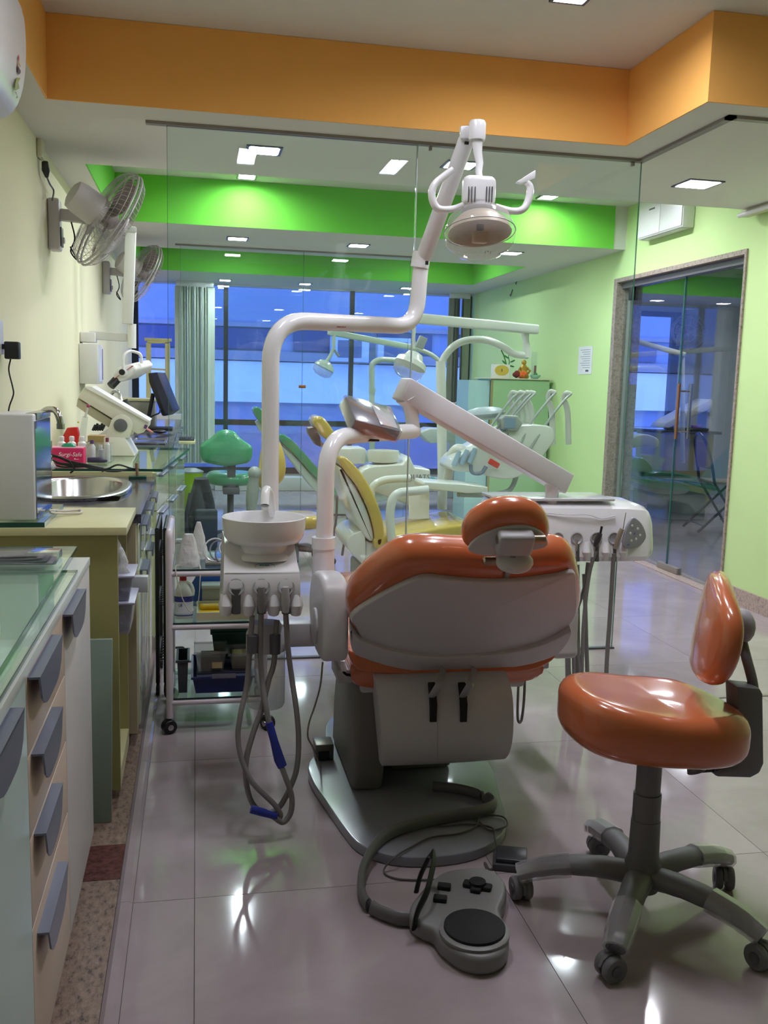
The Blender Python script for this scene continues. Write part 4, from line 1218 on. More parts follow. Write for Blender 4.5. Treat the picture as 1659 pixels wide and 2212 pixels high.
MB().tube([SC + Vector((0.06, -0.03, 0.413)), SC + Vector((0.085, -0.05, 0.392)), SC + Vector((0.09, -0.055, 0.375))], [0.014, 0.021, 0.022], 14).build('height_knob', STOOL_GREY, stool)

# ================================================================== FOOT CONTROL
PEDAL_GREY = mat('pedal_grey', (124, 122, 122), 0.4, var=0.05)
fp = thing('foot_pedal', 'grey foot control with black round disc and black handle on floor', 'foot pedal', (0.61, 1.93, 0))
po = [(0.478, 1.93), (0.494, 1.895), (0.516, 1.872), (0.524, 1.828), (0.550, 1.776), (0.592, 1.750), (0.640, 1.762), (0.672, 1.806), (0.684, 1.866), (0.690, 1.922), (0.716, 1.966), (0.738, 2.02), (0.738, 2.07), (0.712, 2.11), (0.660, 2.118), (0.608, 2.110), (0.560, 2.072), (0.518, 2.020), (0.488, 1.975)]
MB().cushion([(p.x, p.y) for p in spl([(x, y, 0) for x, y in po], 4, True)], Matrix.Translation((0, 0, 0.0235)), 0.045, 0.012, steps=4, rings=3).build('body', PEDAL_GREY, fp, smooth=50)
MB().lathe([(0.078, 0), (0.078, 0.006), (0.070, 0.010), (0.066, 0.010)], (0.603, 1.842, 0.046), n=36).build('disc_rim', PEDAL_GREY, fp)
MB().lathe([(0.068, 0.006), (0.068, 0.016), (0.060, 0.020), (0.002, 0.021)], (0.603, 1.842, 0.046), n=36).build('disc_pedal', RUBBER, fp)
cb = MB()
cb.obox((0.664, 2.02, 0.052), (0.070, 0.026, 0.010), Matrix.Rotation(-0.5, 3, 'Z')).obox((0.664, 2.02, 0.0522), (0.026, 0.060, 0.010), Matrix.Rotation(-0.5, 3, 'Z'))
cb.build('cross_button', RUBBER, fp, bevel=0.004)
MB().lathe([(0.020, 0), (0.020, 0.006), (0.016, 0.008), (0.001, 0.008)], (0.664, 2.02, 0.0575), n=20).build('joystick_cap', RUBBER, fp)
for x, y in ((0.583, 2.028), (0.560, 1.978)):
    MB().obox((x, y, 0.051), (0.032, 0.022, 0.012), Matrix.Rotation(-0.35, 3, 'Z')).build('push_button', RUBBER, fp, bevel=0.003)
hd = [(0.478, 1.898, 0.030), (0.486, 1.905, 0.066), (0.515, 1.93, 0.098), (0.548, 2.0, 0.130), (0.556, 2.03, 0.138), (0.548, 2.04, 0.128), (0.522, 2.03, 0.08), (0.512, 2.02, 0.046)]
MB().tube(fillet([Vector(p) for p in hd], 0.02), 0.013, 8, flat=0.35, up=(1, -0.6, 0.2)).build('carry_handle', BLACK, fp)
rib = [Vector((0.70, 2.60, 0.040)), Vector((0.78, 2.56, 0.042)), Vector((0.835, 2.50, 0.044)), Vector((0.84, 2.44, 0.048)), Vector((0.78, 2.40, 0.050)), Vector((0.70, 2.385, 0.050)), Vector((0.58, 2.35, 0.050)), Vector((0.49, 2.30, 0.048)), Vector((0.425, 2.21, 0.030)), Vector((0.395, 2.11, 0.020)), Vector((0.40, 2.03, 0.018)), Vector((0.45, 1.97, 0.018)), Vector((0.495, 1.955, 0.018))]
MB().tube(spl(rib, 6), 0.0185, 12, flat=0.55, up=(0.5, -0.9, 0.0)).build('ribbon_hose', mat('ribbon_hose_grey', (104, 102, 104), 0.4, var=0.04), fp)

sw = thing('switch_pedal', 'small dark rectangular foot switch at edge of chair base plate', 'foot switch', (0.80, 2.245, 0))
Rz = Matrix.Rotation(-0.35, 3, 'Z')
MB().obox((0.806, 2.195, 0.010), (0.085, 0.085, 0.018), Rz).build('base', mat('switch_grey', (70, 70, 78), 0.4), sw, bevel=0.003)
MB().obox((0.810, 2.190, 0.0275), (0.080, 0.060, 0.016), Rz @ Matrix.Rotation(0.14, 3, 'X')).build('treadle', mat('switch_dark', (56, 56, 64), 0.35), sw, bevel=0.003)
c1 = [Vector((0.770, 2.185, 0.010)), Vector((0.745, 2.17, 0.004)), Vector((0.742, 2.205, 0.004)), Vector((0.72, 2.14, 0.004)), Vector((0.60, 2.142, 0.004)), Vector((0.50, 2.16, 0.004)), Vector((0.47, 2.20, 0.006)), Vector((0.505, 2.215, 0.036)), Vector((0.56, 2.26, 0.036)), Vector((0.62, 2.30, 0.036)), Vector((0.70, 2.31, 0.036)), Vector((0.76, 2.345, 0.036)), Vector((0.79, 2.40, 0.036)), Vector((0.85, 2.39, 0.036)), Vector((0.845, 2.335, 0.036)), Vector((0.79, 2.315, 0.036)), Vector((0.775, 2.37, 0.036)), Vector((0.74, 2.42, 0.036)), Vector((0.66, 2.42, 0.036)), Vector((0.62, 2.40, 0.036)), Vector((0.66, 2.36, 0.036)), Vector((0.74, 2.36, 0.036)), Vector((0.80, 2.33, 0.036)), Vector((0.79, 2.27, 0.036)), Vector((0.785, 2.235, 0.030))]
MB().tube(spl(c1, 5), 0.0026, 7).build('cord', mat('cord_grey', (84, 80, 80), 0.5), sw)

# ================================================================== WHITE TROLLEY
TR = mat('trolley_paint', (214, 202, 210), 0.3, coat=0.3, var=0.02)
tx0, tx1, ty0, ty1 = -0.093, 0.235, 3.25, 3.60
cart = thing('trolley', 'white tubular trolley with glass shelves beside the spittoon', 'trolley', (0.07, 3.42, 0))
for y in (ty0, ty1):
    MB().tube(fillet([(tx0, y, 0.055), (tx0, y, 0.50), (tx0, y, 0.715), (tx0 + 0.001, y + (0.04 if y == ty0 else -0.04), 0.716)], 0.02), 0.0125, 14).build('post', TR, cart)
    MB().tube([(tx1, y, 0.055), (tx1, y, 0.60)], 0.0125, 14).build('post', TR, cart)
MB().tube([(tx0, ty0 + 0.02, 0.712), (tx0, ty1 - 0.02, 0.712)], 0.0125, 12).build('push_handle', TR, cart)
SHELF = glass('shelf_glass', (0.80, 0.93, 0.88), haze=0.05, haze_col=(150, 175, 165))
SZ = (0.115, 0.388, 0.578)
for z in SZ:
    for y in (ty0, ty1):
        MB().tube([(tx0, y, z - 0.006), (tx1, y, z - 0.006)], 0.010, 12).build('rail', TR, cart)
    for x in (tx0, tx1):
        MB().tube([(x, ty0, z - 0.006), (x, ty1, z - 0.006)], 0.009, 10).build('rail', TR, cart)
    sh = MB().box(tx0 + 0.012, tx1 - 0.012, ty0 - 0.002, ty1, z + 0.0045, z + 0.0105).build('shelf', SHELF, cart, smooth=0)
    MB().box(tx0 + 0.012, tx1 - 0.012, ty0 - 0.0035, ty0 - 0.002, z + 0.0045, z + 0.0105).build('front_edge', mat('shelf_edge', (30, 52, 52), 0.2), sh)
for x in (tx0, tx1):
    for y in (ty0, ty1):
        caster(cart, x + 0.008, y, 0.4 if x < 0 else 2.2, 0.025, BLACK, STEEL, 0.014)
        MB().tube([(x, y, 0.045), (x, y, 0.058)], 0.006, 8).build('caster_pin', STEEL, cart)

# ---- things on the trolley
top = SZ[2] + 0.011
mid = SZ[1] + 0.011
low = SZ[0] + 0.011
FILMY = glass('bag_film', (0.92, 0.92, 0.92), rough=0.25, refl=2.2, haze=0.22, haze_col=(225, 222, 222))
BAGW = mat('bag_white', (208, 206, 206), 0.35, coat=0.3, var=0.10, scale=30, bump=0.5, bscale=40)
def bagmesh(c, h, w, d, seed, top_w=0.35, lean=0.0):
    rnd = random.Random(seed)
    rings = []
    N = 14
    for k in range(8):
        s = k / 7
        ww = w * (1 - (1 - top_w) * s ** 1.3) / 2
        dd = d * (1 - (1 - top_w) * s ** 1.3) / 2
        rings.append([Vector((c[0] + lean * s + ww * math.copysign(abs(math.cos(2 * math.pi * i / N)) ** 0.7, math.cos(2 * math.pi * i / N)) * rnd.uniform(0.86, 1.1), c[1] + dd * math.sin(2 * math.pi * i / N) * rnd.uniform(0.86, 1.1), c[2] + h * s)) for i in range(N)])
    return MB().loft(rings)
tag(bagmesh((-0.03, 3.30, top), 0.115, 0.085, 0.06, 3, 0.38, 0.004).build('packet', BAGW, smooth=30), 'upright crumpled white packet on trolley top shelf near the post', 'packet')
tag(bagmesh((0.008, 3.45, top), 0.135, 0.07, 0.05, 5, 0.22).build('packet', BAGW, smooth=30), 'pointed white packet behind the other on trolley top shelf', 'packet')
tag(bagmesh((-0.058, 3.37, top), 0.085, 0.04, 0.05, 8, 0.7).build('plastic_bag', FILMY, smooth=30), 'thin clear bag next to trolley post on top shelf', 'bag')
wc = thing('wire_coil', 'tangled clear tubing coil in plastic on trolley top shelf', 'tubing', (0.09, 3.36, top))
for i, (r, dx, dz, tl) in enumerate(((0.040, 0.0, 0.050, 0.3), (0.036, 0.018, 0.046, -0.4), (0.030, 0.045, 0.056, 0.1), (0.034, 0.035, 0.036, 0.8))):
    P = [Vector((0.065 + dx + r * math.cos(2 * math.pi * k / 20), 3.34 + 0.02 * math.sin(2 * math.pi * k / 20 + tl), top + dz + r * 0.95 * math.sin(2 * math.pi * k / 20))) for k in range(21)]
    MB().tube(P, 0.0032, 7).build('loop', mat('tubing_grey', (120, 124, 138), 0.25, coat=0.5) if i % 2 else mat('tubing_clear', (200, 202, 208), 0.2, coat=0.5), wc)
MB().box(0.03, 0.16, 3.31, 3.40, top, top + 0.010).build('coil_base', mat('coil_base', (120, 116, 110), 0.5), wc, bevel=0.003)
tag(MB().tube(spl([(0.005, 3.30, top + 0.003), (0.012, 3.272, top + 0.004), (0.012, 3.238, 0.560), (0.004, 3.235, 0.470), (-0.02, 3.235, 0.440), (-0.045, 3.236, 0.48), (-0.06, 3.237, 0.53), (-0.068, 3.237, 0.57), (-0.070, 3.252, 0.60), (-0.05, 3.28, 0.594)], 6), 0.0018, 6).build('thin_wire', mat('wire_white', (196, 190, 176), 0.5)), 'thin white wire drooping over front of trolley shelves', 'wire')
bot = thing('bleach_bottle', 'white handled bottle with red cap and blue label on trolley', 'bottle', (-0.045, 3.32, mid))
bx, by = -0.045, 3.315
ring = lambda z, w, d, dx=0: [Vector((bx + dx + w * math.copysign(abs(math.cos(2 * math.pi * i / 20)) ** 0.75, math.cos(2 * math.pi * i / 20)), by + d * math.copysign(abs(math.sin(2 * math.pi * i / 20)) ** 0.75, math.sin(2 * math.pi * i / 20)), mid + z)) for i in range(20)]
MB().loft([ring(0, 0.029, 0.02), ring(0.004, 0.032, 0.023), ring(0.085, 0.032, 0.023), ring(0.105, 0.026, 0.020, -0.002), ring(0.128, 0.015, 0.014, -0.003), ring(0.138, 0.011, 0.011, -0.002)]).build('body', mat('bottle_white', (226, 222, 216), 0.35), bot, smooth=50)
MB().tube(spl([(bx + 0.008, by, mid + 0.132), (bx + 0.024, by, mid + 0.122), (bx + 0.032, by, mid + 0.100), (bx + 0.030, by, mid + 0.082)], 4), 0.0065, 8).build('handle', mat('bottle_white', (226, 222, 216)), bot)
MB().lathe([(0.0125, 0), (0.0125, 0.022), (0.010, 0.025)], (bx - 0.002, by, mid + 0.137), n=16).build('cap', mat('cap_red', (190, 30, 34), 0.35), bot)
MB().loft([ring(0.02, 0.0328, 0.0238), ring(0.062, 0.0328, 0.0238)]).build('label', mat('label_white', (214, 214, 222), 0.5), bot, smooth=50)
MB().loft([ring(0.0625, 0.0329, 0.0239), ring(0.082, 0.0329, 0.0239)]).build('label_band', mat('label_blue', (58, 66, 140), 0.5), bot, smooth=50)
MB().loft([ring(0.012, 0.0329, 0.0239), ring(0.0155, 0.0329, 0.0239)]).build('label_band', mat('label_blue', (58, 66, 140)), bot, smooth=50)
text('CE', 0.012, frame((bx - 0.012, by - 0.0244, mid + 0.052), (1, 0, 0), (0, 0, 1)), BLACK, bot, 'label_lettering', 0.0002)
tb = thing('instrument_tray', 'shallow cream tray holding yellow tubes on middle trolley shelf', 'tray', (0.10, 3.36, mid))
m = mat('tray_cream', (205, 196, 164), 0.4)
MB().box(0.0, 0.205, 3.27, 3.45, mid, mid + 0.006).build('bottom', m, tb)
for a_ in ((0.0, 0.205, 3.27, 3.276), (0.0, 0.205, 3.444, 3.45), (0.0, 0.006, 3.276, 3.444), (0.199, 0.205, 3.276, 3.444)):
    MB().box(*a_, mid + 0.006, mid + 0.028).build('rim', m, tb)
YEL = mat('yellow_plastic', (222, 184, 20), 0.35)
for i, (y, z, x0_) in enumerate(((3.30, 0.019, 0.008), (3.325, 0.019, 0.02), (3.312, 0.0395, 0.010))):
    tag(MB().lathe([(0.009, 0), (0.0115, 0.006), (0.0105, 0.012), (0.0105, 0.125), (0.008, 0.13)], (x0_, y, mid + z), (1, 0.02 * (i - 1), 0), 14).build('yellow_tube', YEL), ('front yellow plastic tube lying in cream tray', 'rear yellow plastic tube lying in cream tray', 'top yellow plastic tube lying across the other two')[i], 'tube', 'yellow tubes in the trolley tray')
cbx = thing('card_box', 'flat pale box behind the yellow tubes on trolley', 'box', (0.1, 3.49, mid))
MB().box(0.02, 0.20, 3.462, 3.528, mid, mid + 0.07).build('body', mat('card_pale', (176, 172, 168), 0.6), cbx, bevel=0.002)
MB().box(0.018, 0.202, 3.458, 3.532, mid + 0.0705, mid + 0.084).build('lid', mat('card_lid', (196, 194, 192), 0.6), cbx, bevel=0.002)
bpk = tag(bagmesh((0.07, 3.565, mid + 0.001), 0.165, 0.17, 0.045, 14, 0.9).build('blue_packet', mat('packet_blue', (40, 84, 168), 0.4, var=0.15), smooth=30), 'blue packet at back of middle trolley shelf', 'packet')
def tub(name, label, cat, x0, x1, y0_, y1_, z0, h, m, m2, taper=0.012, lid=None):
    r = thing(name, label, cat, ((x0 + x1) / 2, (y0_ + y1_) / 2, z0))
    def rect(z, i):
        return [Vector((x0 + i, y0_ + i, z)), Vector((x1 - i, y0_ + i, z)), Vector((x1 - i, y1_ - i, z)), Vector((x0 + i, y1_ - i, z))]
    MB().loft([rect(z0, taper), rect(z0 + h, 0), rect(z0 + h, 0.003), rect(z0 + 0.003, taper + 0.003)], True).build('body', m, r, smooth=0)
    rm = MB()
    for a_ in ((x0 - 0.005, x1 + 0.005, y0_ - 0.005, y0_), (x0 - 0.005, x1 + 0.005, y1_, y1_ + 0.005), (x0 - 0.005, x0, y0_, y1_), (x1, x1 + 0.005, y0_, y1_)):
        rm.box(*a_, z0 + h - 0.006, z0 + h + 0.002)
    rm.build('rim', m2, r)
    if lid:
        MB().box(x0 - 0.004, x1 + 0.004, y0_ - 0.004, y1_ + 0.004, z0 + h + 0.0025, z0 + h + 0.016).build('lid', lid, r, bevel=0.004)
    return r
BLUE_BOX = mat('navy_plastic', (40, 44, 104), 0.4)
bb = tub('blue_crate', 'dark blue plastic crate on lowest trolley shelf', 'crate', -0.015, 0.20, 3.28, 3.56, low, 0.062, BLUE_BOX, BLUE_BOX)
MB().obox((0.095, 3.276, low + 0.066), (0.085, 0.004, 0.018)).build('latch', mat('latch_grey', (120, 116, 134), 0.4), bb, bevel=0.002)
MB().box(-0.0, 0.185, 3.30, 3.54, low + 0.0655, low + 0.0735).build('inner_lid', mat('crate_lid', (58, 58, 76), 0.4), bb, bevel=0.002)
TUBC = glass('tub_clear', (0.90, 0.90, 0.90), rough=0.1, haze=0.14, haze_col=(190, 186, 186))
z1 = low + 0.076
cbx2 = tub('clear_box', 'clear plastic box with small packets on the blue crate', 'box', -0.005, 0.105, 3.29, 3.42, z1, 0.075, TUBC, TUBC)
MB().box(0.015, 0.085, 3.32, 3.40, z1 + 0.004, z1 + 0.05).build('contents', mat('contents_grey', (112, 104, 92), 0.6, var=0.3, scale=60), cbx2, bevel=0.004)
MB().obox((0.072, 3.2945, z1 + 0.025), (0.036, 0.001, 0.022), Matrix.Rotation(-0.1, 3, 'X')).build('sticker', mat('sticker_tan', (176, 156, 116), 0.6), cbx2)
cbx3 = tub('clear_box', 'clear plastic box with yellowish contents under the green lid box', 'box', 0.115, 0.195, 3.30, 3.42, z1, 0.062, TUBC, TUBC)
MB().box(0.125, 0.188, 3.315, 3.41, z1 + 0.004, z1 + 0.05).build('contents', mat('contents_olive', (124, 110, 70), 0.6, var=0.3, scale=60), cbx3, bevel=0.004)
tub('green_box', 'dark green lidded box at back of lowest trolley shelf', 'box', 0.055, 0.19, 3.44, 3.55, z1, 0.105, mat('green_box', (26, 70, 62), 0.4), mat('green_box', (26, 70, 62)), lid=mat('green_box_lid', (22, 84, 70), 0.4))
db = tub('dark_box', 'tilted dark grey lid standing at left of lowest trolley shelf', 'lid', -0.068, -0.030, 3.30, 3.45, low, 0.12, mat('dark_tub', (56, 58, 66), 0.35), mat('dark_tub', (56, 58, 66)), taper=0.004)

# ================================================================== BLACK WIRE RACK behind the trolley
rk = thing('wire_rack', 'narrow black folding wire rack against the counter doors', 'rack', (-0.135, 3.72, 0))
rx0, rx1, ry0, ry1 = -0.150, -0.120, 3.66, 4.02
for x in (rx0, rx1):
    for y in (ry0, ry1):
        MB().tube([(x, y, 0.05), (x, y, 0.66)], 0.0085, 10).build('post', BLACK, rk)
    MB().tube([(x, ry0, 0.66), (x, ry1, 0.66)], 0.0085, 10).build('top_bar', BLACK, rk)
for z in (0.14, 0.36, 0.56):
    for x in (rx0, rx1):
        MB().tube([(x, ry0, z), (x, ry1, z)], 0.005, 8).build('shelf_bar', BLACK, rk)
    for k in range(9):
        y = ry0 + 0.02 + (ry1 - ry0 - 0.04) * k / 8
        MB().tube([(rx0, y, z), (rx1, y, z)], 0.0028, 6).build('wire', BLACK, rk)
    MB().tube(fillet([(rx1, ry0, z + 0.05), (rx1 + 0.07, ry0 + 0.005, z + 0.05), (rx1 + 0.07, ry0 + 0.005, z)], 0.01), 0.005, 8).build('side_hook', BLACK, rk)
for x in (rx0, rx1):
    for y in (ry0, ry1):
        MB().lathe([(0.012, -0.008), (0.022, -0.006), (0.022, 0.006), (0.012, 0.008)], (x, y, 0.0225), (1, 0, 0), 14).tube([(x, y, 0.03), (x, y, 0.055)], 0.006, 8).build('caster', BLACK, rk)

# ================================================================== NEAR DRAWER CABINET (left foreground)
LAM_WHITE = mat('laminate_white', (214, 208, 206), 0.35, var=0.03)
LAM_PEACH = mat('laminate_peach', (206, 182, 164), 0.4, var=0.04)
LAM_MINT = mat('laminate_mint', (178, 192, 188), 0.35, var=0.03)
LAM_YELLOW = mat('laminate_yellow', (214, 208, 160), 0.35, var=0.03)
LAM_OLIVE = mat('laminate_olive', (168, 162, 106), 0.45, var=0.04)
SLATE = mat('slate_metal', (122, 126, 146), 0.34, 0.4, var=0.05)
FX = -0.264
cabA = thing('drawer_cabinet', 'pale drawer cabinet with dark half-moon pulls in left foreground', 'cabinet', (-0.47, 1.7, 0))
MB().box(XL + 0.002, FX - 0.02, 0.62, 2.398, 0.06, 0.775).build('carcass', LAM_WHITE, cabA)
MB().box(XL + 0.002, FX - 0.045, 0.62, 2.38, 0.0005, 0.0595).build('plinth', mat('plinth_grey', (150, 132, 122), 0.6), cabA)
MB().box(XL + 0.002, FX + 0.002, 0.60, 2.402, 0.7755, 0.795).build('top_board', mat('top_pale', (208, 210, 204), 0.35), cabA, bevel=0.001)
def pull(root, ya, yb, z, x=FX, out=0.020, h=0.062):
    b = MB()
    b.box(x + 0.0002, x + out, ya, yb, z - 0.004, z)
    n = 12
    arc = [(x + out - 0.003, ya + (yb - ya) * k / n, z - h * (1 - (2 * k / n - 1) ** 4) ** 0.7 - 0.004) for k in range(n + 1)]
    pts = [(x + out - 0.003, yb, z - 0.001), (x + out - 0.003, ya, z - 0.001)] + arc[1:-1]
    b.prism(pts, (0.003, 0, 0))
    return b.build('pull', SLATE, root, smooth=25)
def front(root, ya, yb, z0, z1, m, nm='drawer', x=FX, th=0.018):
    return MB().box(x - th, x, ya + 0.0015, yb - 0.0015, z0 + 0.0015, z1 - 0.0015).build(nm, m, root, bevel=0.001)
def zy(px, py):
    q = ptx(px, py, FX + 0.012)
    return q.y, q.z
d = front(cabA, 1.935, 2.398, 0.065, 0.774, LAM_WHITE, 'door')
ya, z = zy(148, 1310); yb, _ = zy(178, 1250)
pull(d, ya, yb, min(z, 0.770))
zs = (0.774, 0.640, 0.500, 0.345, 0.065)
for i, (p0, p1) in enumerate((((75, 1438), (125, 1350)), ((82, 1570), (125, 1466)), ((88, 1752), (125, 1628)), ((96, 2015), (138, 1851)))):
    dr = front(cabA, 1.50, 1.935, zs[i + 1], zs[i], LAM_PEACH)
    ya, z = zy(*p0); yb, _ = zy(*p1)
    pull(dr, ya, yb, min(z, zs[i] - 0.004))
d = front(cabA, 1.05, 1.50, 0.065, 0.774, LAM_MINT, 'door')
ya, z = zy(-30, 1610); yb, _ = zy(40, 1495)
pull(d, ya, yb, min(z, 0.770))
front(cabA, 0.62, 1.05, 0.065, 0.774, LAM_MINT, 'door')

TOPGLASS = glass('counter_glass', (0.93, 0.985, 0.96), refl=0.8, haze=0.05, haze_col=(180, 215, 200))
def sheet(name, label, pts, z, th, cat='glass sheet'):
    r = thing(name, label, cat, (sum(p[0] for p in pts) / len(pts), sum(p[1] for p in pts) / len(pts), z))
    MB().prism([(x, y, z) for x, y in pts], (0, 0, th)).build('pane', TOPGLASS, r, smooth=0)
    n = len(pts)
    for i in range(n):
        a, b = Vector((*pts[i], z + th / 2)), Vector((*pts[(i + 1) % n], z + th / 2))
        MB().bar(a, b, 0.0016, th).build('polished_edge', mat('edge_dark_green', (36, 78, 66), 0.15), r, smooth=0)
    return r
sheet('glass_sheet', 'large green-edged glass sheet lying on the near drawer cabinet', [(XL + 0.01, 0.65), (-0.276, 0.65), (-0.300, 2.455), (XL + 0.01, 2.455)], 0.8035, 0.010)
sheet('glass_sheet', 'narrower glass sheet under the large one on near cabinet', [(XL + 0.02, 0.66), (-0.266, 0.66), (-0.2685, 2.205), (XL + 0.02, 2.205)], 0.7965, 0.006)
pk = thing('paper_packet', 'dark folded papers in clear plastic lying on the glass top', 'packet', (-0.42, 2.26, 0.815))
rnd = random.Random(4)
for i in range(4):
    x0, x1 = XL + 0.03, -0.325 - 0.012 * i
    P = []
    n = 9
    lo, hi = [], []
    for k in range(n + 1):
        x = x0 + (x1 - x0) * k / n
        zz = 0.8155 + i * 0.0042 + 0.0015 * math.sin(k * 1.3 + i)
        lo.append(Vector((x, 2.215 + 0.006 * i, zz)))
        hi.append(Vector((x, 2.300 - 0.004 * i, zz + 0.001)))
    b = MB()
    b.add(lo + hi, [(k, k + 1, n + 2 + k, n + 1 + k) for k in range(n)])
    b.add([v + Vector((0, 0, 0.0022)) for v in lo + hi], [(k, n + 1 + k, n + 2 + k, k + 1) for k in range(n)])
    for k in range(n):
        b.add([lo[k], lo[k + 1], lo[k + 1] + Vector((0, 0, 0.0022)), lo[k] + Vector((0, 0, 0.0022))], [(0, 1, 2, 3)])
    b.build('sheet', mat('print_dark', (82, 78, 100), 0.5, var=0.5, scale=45) if i % 2 else mat('print_grey', (128, 122, 136), 0.5, var=0.5, scale=60), pk)
MB().box(XL + 0.02, -0.315, 2.205, 2.310, 0.8145, 0.836).build('plastic_sleeve', glass('sleeve', (0.94, 0.94, 0.95), rough=0.15, refl=2.0, haze=0.08), pk, bevel=0.004)

# ---- loose mint board leaning against the cabinet end
lb = tag(MB().prism([(-0.55, 2.582, 0.0008), (-0.236, 2.582, 0.0008), (-0.232, 2.64, 0.515), (-0.55, 2.64, 0.515)], (0, 0.014, 0)).build('loose_board', mat('board_mint', (136, 154, 142), 0.5, var=0.05), bevel=0.001), 'mint green board leaning on the yellow cabinet end', 'board')

# ================================================================== YELLOW CABINET WITH OPEN NICHE
BX = -0.222
cabB = thing('open_cabinet', 'yellow cabinet with open niche and overhanging pale top', 'cabinet', (-0.45, 2.95, 0))
MB().box(XL + 0.002, -0.194, 2.702, 3.118, 0.800, 0.8225).build('top_board', LAM_YELLOW, cabB, bevel=0.001)
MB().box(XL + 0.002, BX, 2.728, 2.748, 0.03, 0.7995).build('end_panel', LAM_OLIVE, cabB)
MB().box(XL + 0.002, BX - 0.04, 2.74, 3.10, 0.0005, 0.0295).build('plinth', mat('plinth_dark', (60, 52, 48), 0.6), cabB)
MB().box(XL + 0.002, BX, 2.7485, 3.098, 0.03, 0.085).build('bottom_shelf', LAM_YELLOW, cabB)
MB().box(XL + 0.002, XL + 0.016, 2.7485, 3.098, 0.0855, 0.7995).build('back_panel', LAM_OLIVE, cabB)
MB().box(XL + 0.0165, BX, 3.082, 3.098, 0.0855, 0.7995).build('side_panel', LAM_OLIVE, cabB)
TUBN = glass('container_plastic', (0.86, 0.87, 0.92), rough=0.15, haze=0.30, haze_col=(186, 184, 204))
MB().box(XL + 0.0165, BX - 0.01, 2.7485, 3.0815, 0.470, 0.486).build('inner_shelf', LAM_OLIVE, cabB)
for i, (z0, h) in enumerate(((0.4865, 0.09), (0.587, 0.07))):
    r = thing('storage_container', ('lower', 'upper')[i] + ' translucent plastic container sticking out of the yellow cabinet niche', 'container', (-0.3, 2.9, z0))
    x1, y1 = -0.185 + 0.0 * i, 2.985 - 0.02 * i
    def rect(z, k):
        return [Vector((-0.46 + k, 2.79 + k, z)), Vector((x1 - k, 2.79 + k, z)), Vector((x1 - k, y1 - k, z)), Vector((-0.46 + k, y1 - k, z))]
    MB().loft([rect(z0 + 0.0005, 0.012), rect(z0 + h, 0.0), rect(z0 + h, 0.003), rect(z0 + 0.004, 0.015)]).build('body', TUBN, r, smooth=0)
    MB().box(-0.465, x1 + 0.006, 2.785, y1 + 0.005, z0 + h + 0.0005, z0 + h + 0.008).build('lid', mat('container_lid', (170, 168, 190), 0.35), r, bevel=0.003)
tag(bagmesh((-0.26, 2.84, 0.666), 0.10, 0.13, 0.05, 21, 0.5).build('plastic_bag', BAGW, smooth=30), 'crumpled bag on top of the storage containers in niche', 'bag')
tag(MB().obox((-0.178, 3.045, 0.585), (0.05, 0.035, 0.052)).build('white_box', mat('box_frost', (196, 200, 200), 0.4), bevel=0.003), 'small frosted box jutting out beside the niche containers', 'box').location = (0, 0, 0)

# ================================================================== SINK COUNTER
cabC = thing('sink_counter', 'cream cabinet run under the steel sink', 'cabinet', (-0.45, 3.7, 0))
CREAM_GLOSS = mat('gloss_cream_green', (196, 204, 166), 0.12, coat=0.5, var=0.03)
MB().box(XL + 0.002, -0.232, 3.12, 3.42, 0.05, 0.752).box(XL + 0.002, -0.212, 3.42, 4.285, 0.05, 0.62).box(XL + 0.002, -0.212, 4.16, 4.285, 0.62, 0.752).build('carcass', LAM_YELLOW, cabC)
MB().box(XL + 0.002, -0.24, 3.12, 4.285, 0.0005, 0.0495).build('plinth', mat('plinth_dark', (60, 52, 48)), cabC)
MB().box(-0.231, -0.196, 3.121, 3.185, 0.052, 0.770).build('pilaster', mat('pilaster_tan', (168, 156, 128), 0.5), cabC)
for a, b in ((3.19, 3.56), (3.562, 3.93), (3.932, 4.28)):
    dd = front(cabC, a, b, 0.055, 0.60, CREAM_GLOSS, 'door', -0.192, 0.016)
    d2 = front(cabC, a, b, 0.605, 0.755, CREAM_GLOSS, 'drawer', -0.192, 0.016)
    pull(d2, a + 0.06, b - 0.06, 0.745, -0.192, 0.026, 0.03)
    pull(dd, a + 0.08, b - 0.10, 0.585, -0.192, 0.026, 0.03)
DARKTOP = speckle('dark_granite', (62, 60, 70), (30, 30, 36), (104, 100, 108), 0.12, 70)
ct = MB()
for a in ((XL + 0.002, -0.178, 3.12, 3.45), (XL + 0.002, -0.178, 4.13, 4.295), (XL + 0.002, -0.645, 3.45, 4.13), (-0.275, -0.178, 3.45, 4.13)):
    ct.box(*a, 0.7705, 0.800)
tag(ct.build('worktop', DARKTOP, smooth=0), 'dark polished stone worktop around the steel sink', 'worktop')
sk = thing('sink', 'oval stainless steel sink set in the dark worktop', 'sink', (-0.46, 3.79, 0.80))
def ellring(a, b, z, n=44):
    return [Vector((-0.46 + a * math.copysign(abs(math.cos(2 * math.pi * k / n)) ** 0.8, math.cos(2 * math.pi * k / n)), 3.79 + b * math.copysign(abs(math.sin(2 * math.pi * k / n)) ** 0.8, math.sin(2 * math.pi * k / n)), z)) for k in range(n)]
MB().loft([ellring(0.205, 0.37, 0.801), ellring(0.208, 0.372, 0.812), ellring(0.200, 0.362, 0.818), ellring(0.172, 0.325, 0.816), ellring(0.165, 0.318, 0.806), ellring(0.155, 0.305, 0.70), ellring(0.12, 0.26, 0.665), ellring(0.02, 0.04, 0.66)], False).build('bowl', STEEL, sk, smooth=60)
MB().lathe([(0.025, 0), (0.022, 0.002), (0.004, 0.001)], (-0.46, 3.79, 0.6605), n=20).build('drain', CHROME, sk)
tp = thing('basin_tap', 'short chrome tap body beside the sink behind water purifier', 'tap', (-0.60, 4.18, 0.80))
